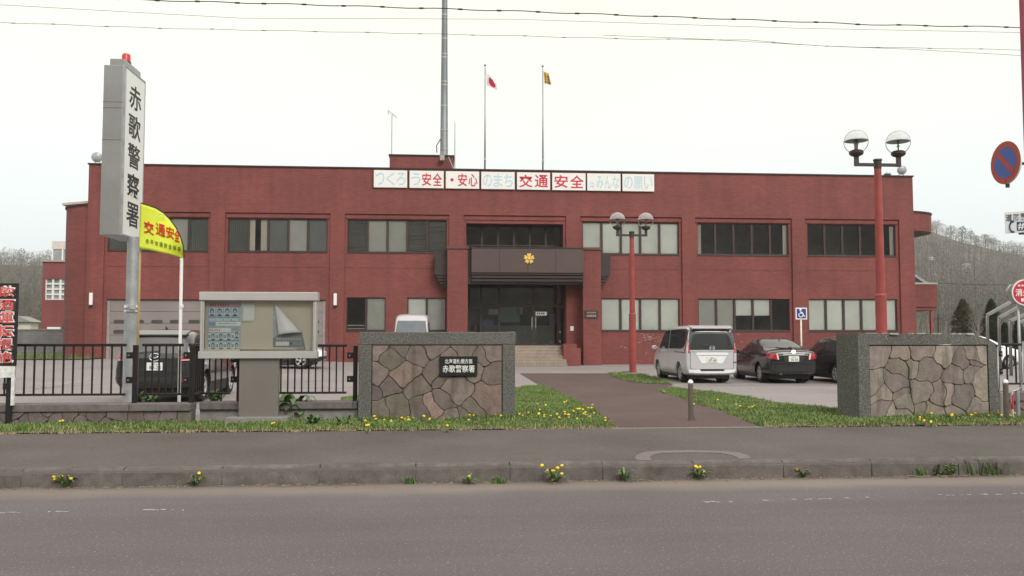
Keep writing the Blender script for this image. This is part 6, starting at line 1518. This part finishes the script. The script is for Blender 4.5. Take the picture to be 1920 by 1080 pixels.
g = MB(); g.box(x0, x1, YQ-.04, YQ+.34, at(60, 619.5, YQ).z, at(60, 619.5, YQ).z+.08); g.build('coping', M_concrete, t)
def upole(u, v0, v1, Y, label):
    c = at(u, v1, Y); d = at(u, v0, Y); t = thing('utility_pole', (c.x, Y, 0), label, 'utility pole')
    g = MB(); g.tube([(c.x, Y, -.1), (c.x, Y, d.z)], [.13, .08], 8); g.build('pole', M_browndk, t); g = MB(); g.box(c.x-.5, c.x+.5, Y-.05, Y+.05, d.z-.5, d.z-.4); g.build('crossarm', M_browndk, t)
upole(1760, 590, 640, 90, 'thin dark utility pole in the field right of the porch post'); upole(1829, 478, 560, 300, 'pale distant pole on the wooded right hill')
def conifer(u, v0, v1, wd, Y, label, mt, seed):
    a, b = at(u, v0, Y), at(u, v1, Y); z0 = gz(a.x, Y)*0; h = a.z-z0; r_ = random.Random(seed); rr_ = wd*mpp(Y)/2
    t = thing('conifer', (a.x, Y, z0), label, 'tree', 'clipped conifers beyond the right gate wall'); g = MB(); g.tube([(a.x, Y, z0-.1), (a.x, Y, a.z-.3)], [.16, .03], 8); g.build('trunk', M_bare[1], t)
    g = MB()
    for _ in range(5200):
        q = r_.random(); a_ = r_.uniform(0, 2*pi); prof = min(1, (1-q)*2.6)**.7*(.82+.18*(1-q)); lump = 1+.16*sin(a_*3+q*9+seed)+.10*sin(a_*7-q*23)
        rad = rr_*prof*lump*r_.uniform(.72, 1.03); c = Vector((a.x+cos(a_)*rad, Y+sin(a_)*rad, z0+.1+(h-.1)*q)); d = Vector((cos(a_)*.7, sin(a_)*.7, r_.uniform(.1, 1.2))).normalized(); s = Vector((-sin(a_), cos(a_), r_.uniform(-.5, .5))).normalized(); L = r_.uniform(.07, .19)
        g.add([c-s*L*.45, c+s*L*.45, c+d*L], [(0, 1, 2)], r_.choice([0, 0, 1]))
    g.build('crown', mt, t)
M_ever = [plain('conifer_green', (.075, .11, .05), .9, 0, .3, 2), plain('conifer_olive', (.095, .11, .048), .9, 0, .3, 2)]; M_brownc = [plain('conifer_brown', (.18, .15, .10), .9, 0, .3, 2), plain('conifer_dull', (.12, .13, .075), .9, 0, .3, 2)]
conifer(1805, 562, 640, 44, 58, 'broad brownish conifer beyond the right gate wall', M_brownc, 1); conifer(1858, 563, 640, 35, 56, 'pointed dark green conifer behind the bent steel frames', M_ever, 2); conifer(1884, 607, 640, 22, 55, 'short dark conifer between the bent steel frames', M_ever, 3); conifer(1909, 600, 640, 20, 57, 'narrow conifer half behind the hydrant sign post', M_ever, 4)
def shrub(u, v, w_, h, Y, label, mats, seed, n=900):
    c = at(u, v, Y); c.z = gz(c.x, Y); r_ = random.Random(seed); t = thing('shrub', tuple(c), label, 'shrub'); W_ = w_*mpp(Y); H_ = h*mpp(Y); g = MB()
    for k in range(7): a = r_.uniform(0, 6.28); g.tube([c, c+Vector((cos(a)*W_*.2, sin(a)*W_*.2, H_*.5)), c+Vector((cos(a)*W_*.4, sin(a)*W_*.4, H_*.8))], [.03, .02, .008], 4)
    g.build('stems', M_bare[1], t); g = MB()
    for _ in range(n):
        a = r_.uniform(0, 6.28); q = r_.random()**.4; e = r_.random(); p = c+Vector((cos(a)*W_*.5*q*sqrt(1-e*e*.7), sin(a)*W_*.5*q*sqrt(1-e*e*.7), H_*(.1+.9*e*q))); d = Vector((r_.gauss(0, 1), r_.gauss(0, 1), r_.gauss(.4, 1))).normalized(); s = d.orthogonal().normalized(); L = r_.uniform(.05, .13); g.add([p-s*L*.4, p+s*L*.4, p+d*L], [(0, 1, 2)], r_.choice([0, 1]))
    g.build('foliage', mats, t)
shrub(1738, 622, 40, 26, 60, 'low green shrub under the porch at the right end', [plain('shrub_green', (.06, .085, .025), .9, 0, .3, 2), plain('shrub_lime', (.10, .11, .035), .9, 0, .3, 2)], 5); shrub(1776, 625, 30, 22, 75, 'low dull shrub left of the broad brownish conifer', M_brownc, 6, 600)
def sapling(u, v0, lean, Y, label, seed):
    a = at(u, v0, Y); r_ = random.Random(seed); b = Vector((a.x-lean, Y, 0)); t = thing('sapling', tuple(b), label, 'tree', 'bare saplings beyond the right end'); g = MB(); g.tube([b, b*.5+a*.5+Vector((.1, 0, 0)), a], [.07, .05, .015], 5); g.build('trunk', plain('sapling_bark', (.22, .19, .16), .9), t); g = MB()
    for k in range(26): q = r_.uniform(.25, .95); p = b+(a-b)*q; an = r_.uniform(0, 6.28); L = r_.uniform(.4, 1.1)*(1.1-q); g.tube([p, p+Vector((cos(an)*L, sin(an)*L*.6, L*.8))], [.022, .006], 3)
    g.build('crown', MAT['sapling_bark'], t)
sapling(1742, 585, 1.1, 62, 'bare leaning sapling behind the porch post', 1); sapling(1818, 585, -.6, 54, 'bare sapling in front of the broad brownish conifer', 2); sapling(1728, 590, 1.3, 64, 'bare leaning sapling close against the brick wall end', 3)
# ---------------------------------------------------------------- overhead wires
def wire(name, pts, Y, r_, label, spacer=0, wob=0):
    ps = []
    for (u0, v0), (u1, v1) in zip(pts, pts[1:]):
        n_ = max(2, int(abs(u1-u0)/24))
        ps += [(u0+(u1-u0)*i/n_, v0+(v1-v0)*i/n_) for i in range(n_)]
    ps.append(pts[-1])
    P3 = [at(u, v+wob*sin(u/23.), Y) for u, v in ps]; t = thing(name, tuple(P3[len(P3)//2]), label, 'wire', 'overhead wires across the sky')
    g = MB(); g.tube(P3, r_, 6); g.build('cable', plain('cable_grey', (.03, .028, .032), .6), t, smooth=True)
    if spacer:
        u = pts[0][0]+30
        while u < pts[-1][0]:
            i = min(range(len(ps)), key=lambda k: abs(ps[k][0]-u)); g = MB(); g.lathe([(r_*1.9, -.035), (r_*1.9, .035)], P3[i], (1, 0, 0), 6); g.build('clamp', M_black, t); u += spacer
wire('overhead_wire', [(-400, -22), (270, 0), (620, 10), (960, 20.5), (1400, 37), (1660, 47), (1912, 51), (2300, 62)], 13.2, .0075, 'thickest black overhead cable, the uppermost of the wires', 73, .9)
wire('overhead_wire', [(-400, 31), (0, 42), (300, 53), (640, 60), (960, 67), (1180, 73), (1400, 75), (1550, 87), (1912, 93.5), (2300, 103)], 15.5, .0042, 'thin dark overhead wire with small clamps, the lowest full width wire', 96, .5)
wire('overhead_wire', [(1130, 66), (1290, 72), (1350, 75), (1480, 82.5), (1560, 87), (1700, 92), (1912, 104), (2300, 122)], 15.6, .004, 'hair thin overhead wire crossing the lowest clamped wire on the right')
wire('overhead_wire', [(-400, -6), (0, 9), (450, 34), (960, 36), (1500, 53), (1912, 61), (2300, 70)], 14.2, .0035, 'hair thin overhead wire between the thick cable and the clamped wire')
wire('overhead_wire', [(1640, 520), (1757, 531), (1850, 534), (2000, 534)], 80, .03, 'distant sagging cable crossing before the right hill below the balcony')
# ---------------------------------------------------------------- grass, dandelions, weeds
def inpoly(x, y, pl):
    c = False; n_ = len(pl); j = n_-1
    for i in range(n_):
        if (pl[i].y > y) != (pl[j].y > y) and x < (pl[j].x-pl[i].x)*(y-pl[i].y)/(pl[j].y-pl[i].y)+pl[i].x: c = not c
        j = i
    return c
M_grass = [plain('grass_green', (.115, .19, .04), .7, 0, .2, 3), plain('grass_light', (.175, .25, .06), .7, 0, .2, 3), plain('grass_dark', (.095, .15, .034), .7, 0, .2, 3), plain('grass_straw', (.34, .27, .16), .85, 0, .2, 3)]
def tuft(g, x, y, z, h, r_, straw):
    a = r_.uniform(0, 2*pi); ln = r_.uniform(.1, .75)*h; w_ = r_.uniform(.004, .009); dx, dy = cos(a), sin(a); b = a+pi/2+r_.uniform(-.5, .5)
    mt = 3 if r_.random() < straw else r_.choices([0, 1, 2], [4, 3, 2])[0]; sx, sy = cos(b)*w_, sin(b)*w_
    g.add([(x-sx, y-sy, z), (x+sx, y+sy, z), (x+sx*.7+dx*ln*.35, y+sy*.7+dy*ln*.35, z+h*.6), (x-sx*.7+dx*ln*.35, y-sy*.7+dy*ln*.35, z+h*.6), (x+dx*ln, y+dy*ln, z+h*.95)], [(0, 1, 2, 3), (3, 2, 4)], mt)
def lawn(pl, dens, h0, h1, name, seed, wallY=None, clip_=None):
    r_ = random.Random(seed); x0 = min(p.x for p in pl); x1 = max(p.x for p in pl); y0 = min(p.y for p in pl); y1 = max(p.y for p in pl); g = MB()
    n_ = int((x1-x0)*(y1-y0)*dens)
    for _ in range(n_):
        x, y = r_.uniform(x0, x1), r_.uniform(y0-.13, y1)
        if clip_ and not clip_[0] < x < clip_[1]: continue
        fr = y-SWY
        if N(424, 790).x-.02 < x < N(541, 790).x+.02 and y > YN-.2: continue
        if not inpoly(x+r_.gauss(0, .045), max(y+r_.gauss(0, .03), y0+.01), pl): continue
        if fr < 0 and r_.random() < .60+.4*sin(x*5)*sin(x*13+1)-fr*3: continue
        cl = .5+.5*sin(x*3.1+sin(y*4))*cos(y*2.7+x*.6); h = r_.uniform(h0, h1)*(.55+1.0*cl)*(1.6 if r_.random() < .04 else 1)
        if wallY and wallY(x)-.13 < y < wallY(x): h *= 1.7
        pt = .5+.5*sin(x*7.3+2*sin(y*5.1))*sin(y*8.7+1.5*cos(x*4.4)); st = .9 if fr < .02 else (.5 if fr < .12 else .03)+.5*(pt > .94)+.12*(cl < .2)
        if pt < .06 and r_.random() < .75: continue
        if r_.random() < .10*(cl < .15): continue
        tuft(g, x, y, gz(x, y)+.005, h*(.55 if fr < .06 else 1), r_, st)
    tag(g.build(name, M_grass), kind='stuff')
lawn(LAWN1, 2700, .022, .058, 'lawn_grass', 1, lambda x: Y1 if at(672, 700, Y1).x < x < at(966, 700, Y1).x else 99)
lawn(LAWN2, 2400, .022, .06, 'lawn_grass', 2, None, (2.5, 9.5)); lawn(ISLE, 500, .03, .08, 'island_grass', 3)
lawn(STRIP, 3000, .025, .068, 'verge_grass', 4, None, (-8.5, 9)); 
BL = [Vector((-24, 45.5, 0)), Vector((-17, 42.7, 0)), Vector((-17, 48, 0)), Vector((-24, 52.8, 0))]
lawn(BEDL, 60, .10, .3, 'bed_grass', 6)
M_dleaf = plain('weed_leaf', (.085, .15, .04), .6, 0, .25, 8); M_dlight = plain('weed_leaf_light', (.10, .17, .05), .6, 0, .25, 8); M_dflow = plain('dandelion_yellow', (.80, .56, .015), .6, 0, .12, 60); M_dstem = plain('weed_stem', (.16, .18, .07), .7)
def leaf(g, p, a, L, w_, lift, mt, lob=True):
    d = Vector((cos(a), sin(a), 0)); s = Vector((-sin(a), cos(a), 0)); n_ = 5; up = Vector((0, 0, 1)); L_ = []; R_ = []
    for i in range(n_+1):
        t = i/n_; c = p+d*L*t+up*(lift*L*sin(t*2.3)); ww = w_*sin(pi*(.12+.85*t))*(1 if not lob or i % 2 else .5); L_.append(c+s*ww+up*.004); R_.append(c-s*ww+up*.004)
    vs = L_+R_; g.add(vs, [(i, i+1, n_+2+i, n_+1+i) for i in range(n_)], mt)
def dandelion(g, p, r_, nfl, hgt, spread, nleaf=9, lsz=.10, flr=.019):
    p = Vector(p)
    for k in range(nleaf): leaf(g, p, 2*pi*k/nleaf+r_.uniform(-.3, .3), lsz*r_.uniform(.6, 1.2), lsz*.16, r_.uniform(.3, 1.0), r_.choice([0, 0, 1]))
    for k in range(nfl):
        a = r_.uniform(0, 6.28); q = p+Vector((cos(a)*spread*r_.random(), sin(a)*spread*r_.random()*.6, hgt*r_.uniform(.55, 1.1))); g.tube([p, (p+q)/2+Vector((0, 0, .02)), q], .0035, 4, 2)
        ax = Vector((r_.gauss(0, .3), -.35+r_.gauss(0, .3), 1)); fr_ = flr*r_.uniform(.8, 1.2); g.lathe([(fr_*.4, -.012), (fr_, .0), (fr_*.9, .008), (fr_*.45, .013), (.001, .012)], q, ax, 9, 3)
MW = [M_dleaf, M_dlight, M_dstem, M_dflow]
rd = random.Random(11)
def flowers(spots, label, group, rnd):
    for (u, v) in spots:
        q = gp(u, v+5); t_ = MB(); dandelion(t_, q, rnd, rnd.choice([1, 1, 1, 2]), rnd.uniform(.07, .13), .03, 6, .07, .020)
        tag(t_.build('dandelion', MW), label, 'dandelion', group)
A1 = [(704, 789), (722, 791), (734, 792), (752, 788), (758, 786), (765, 785), (766, 795), (775, 784), (780, 783), (795, 786), (800, 783), (805, 790), (819, 782), (876, 792), (880, 785), (888, 784), (914, 782), (928, 783), (939, 785), (686, 798), (688, 808), (838, 806)]
A2 = [(962, 771), (976, 779), (982, 784), (990, 782), (1010, 782), (1021, 785), (1031, 784), (1044, 781), (1050, 785), (1060, 779), (1066, 787), (1075, 772), (1083, 776), (1086, 774), (1092, 772), (1094, 779), (1098, 776), (1082, 792), (1105, 789), (1115, 778), (1110, 768), (1088, 770), (1100, 772), (1097, 782), (1060, 752), (1008, 763), (1024, 762), (1013, 770), (1135, 790), (1058, 757)]
A3 = [(1346, 750), (1387, 763), (1406, 766), (1413, 764), (1300, 757), (1380, 760), (1245, 733)]
A4 = [(1730, 774), (1747, 778), (1762, 773), (1790, 773), (1829, 779), (1787, 786), (1821, 785), (1855, 781), (1871, 774), (1872, 779), (1878, 784), (1893, 782), (1901, 772), (1902, 778), (1725, 794), (1733, 794), (1745, 796)]
flowers(A1, 'yellow dandelion in the grass at the foot of the left gate wall', 'dandelions under the left gate wall', rd)
flowers(A2, 'yellow dandelion in the lawn between the left gate wall and the path', 'dandelions beside the path', rd)
flowers(A3, 'tiny yellow dandelion in the narrow lawn between the path and the car park', 'dandelions beside the car park', rd)
flowers(A4, 'yellow dandelion in the grass at the foot of the right gate wall', 'dandelions under the right gate wall', rd)
for u, v, lb in ((115, 795, 'lone dandelion before the low wall at the far left'), (441, 788, 'lone dandelion on the left corner of the notice board plinth'), (511, 798, 'lone dandelion on the verge before the right corner of the notice board plinth')): flowers([(u, v)], lb, None, rd)
def kerbweed(u, v, kind, label, nf=0, size=1.0):
    d = ray(u, v); t = -CH/d.z; p = Vector((d.x*t, min(d.y*t, KY0-.02), 0)); p.y = max(p.y, KY0-.12); size *= .98; g = MB(); r_ = random.Random(int(u))
    if kind == 'd': dandelion(g, p, r_, nf, .15*size, .13*size, 13, .14*size, .0175)
    elif kind == 'g':
        for _ in range(70): tuft(g, p.x+r_.gauss(0, .07*size), p.y+r_.gauss(0, .02), 0, r_.uniform(.06, .17)*size, r_, .0)
        g.m = [min(q, 1) for q in g.m]
    else:
        for _ in range(90):
            a = r_.uniform(0, 6.28); q = p+Vector((cos(a)*.09*size*r_.random()**.5, sin(a)*.05*size*r_.random()**.5, r_.uniform(.0, .10)*size)); leaf(g, q, a, .045*size, .014*size, r_.uniform(0, .8), r_.choice([0, 1, 1]), False)
    tag(g.build('kerb_weed', MW), label, 'weed', 'weeds growing along the kerb')
kerbweed(133, 911, 'd', 'dandelion clump with several flowers at the kerb, leftmost', 5); kerbweed(370, 909, 'd', 'dandelion clump with two flowers at the kerb below the notice board', 2, .85)
kerbweed(768, 907, 'g', 'tiny grass tuft at the kerb below the left gate wall', 0, .55); kerbweed(879, 908, 'd', 'small dandelion with one flower at the kerb left of the big flowering clump', 1, .85); kerbweed(935, 906, 'g', 'tiny grass tuft at the kerb between a small dandelion and the big clump', 0, .6)
kerbweed(1040, 906, 'd', 'biggest dandelion clump with many flowers at the kerb below the path', 8, 1.15); kerbweed(1172, 902, 'd', 'leafy weed without flowers at the kerb right of the big dandelion clump', 0, .95); kerbweed(1311, 899, 'd', 'dandelion clump with tall stems at the kerb below the bollard', 4, 1.0)
kerbweed(1500, 893, 'd', 'dandelion clump with two flowers at the kerb left of the leafy weeds', 2, .8); kerbweed(1711, 888, 'g', 'small yellowish tuft at the kerb beside the bright leafy weed', 0, .7); kerbweed(1755, 887, 'l', 'bright green bushy leafy weed at the kerb on the right', 0, 1.15); kerbweed(1832, 886, 'g', 'wide spiky grass tuft at the kerb, rightmost', 0, 1.5)
def broadleaf(u, v, size, label, n_, Y=None, lime=False):
    p = gp(u, v) if Y is None else Vector((at(u, v, Y).x, Y, at(u, v, Y).z)); g = MB(); r_ = random.Random(int(u)+3)
    for k in range(n_): leaf(g, p+Vector((r_.gauss(0, .04), r_.gauss(0, .02), 0)), r_.uniform(0, 6.28), size*r_.uniform(.6, 1.1), size*.24, r_.uniform(.4, 1.3), 1 if lime or r_.random() < .5 else 0, False)
    tag(g.build('leafy_plant', MW), label, 'plant', 'broad leaved plants along the low wall')
broadleaf(550, 788, .34, 'big broad leaved green plant just right of the notice board pillar', 30); broadleaf(590, 797, .15, 'smaller broad leaved plant on the verge right of the notice board', 14); broadleaf(640, 799, .12, 'small leafy plant on the verge close to the left gate wall', 14)
broadleaf(280, 757, .16, 'lime green leafy weed behind the low wall under the charcoal car', 14, YW+.36, True); broadleaf(402, 754, .18, 'lime green leafy weed behind the low wall left of the notice board', 14, YW2+.36, True); broadleaf(470, 800, .09, 'little weed at the foot of the notice board plinth', 10)
# dry litter in the gutter
g = MB(); rl = random.Random(5)
for _ in range(420):
    x = rl.uniform(-7, 7); y = KY0-.012-abs(rl.gauss(0, .07)); a = rl.uniform(0, 6.28); L = rl.uniform(.006, .03); w_ = rl.uniform(.004, .011)
    g.obox((x, y, .004), (cos(a)*L, sin(a)*L, 0), (-sin(a)*w_, cos(a)*w_, 0), (0, 0, .003))
for _ in range(40): x = rl.gauss(5.35, .35); g.obox((x, KY0-.05-abs(rl.gauss(0, .05)), .012), Vector((rl.uniform(-.07, .07), rl.uniform(-.03, .03), rl.uniform(0, .01))), Vector((.001, .004, 0)), Vector((0, 0, .002)))
tag(g.build('gutter_litter', plain('dry_litter', (.24, .19, .13), .9, 0, .4, 20)), kind='stuff')

# ---------------------------------------------------------------- valley air
hz = bpy.data.materials.new('valley_air'); hz.use_nodes = True; hn = hz.node_tree.nodes; hn.remove(hn['Principled BSDF'])
pv = hn.new('ShaderNodeVolumePrincipled'); pv.inputs['Color'].default_value = (.95, .94, .91, 1); pv.inputs['Density'].default_value = .00036
hz.node_tree.links.new(pv.outputs[0], hn['Material Output'].inputs['Volume'])
g = MB(); g.box(-1500, 1500, -750, 1950, -1.3, 150); tag(g.build('haze', hz), kind='stuff')
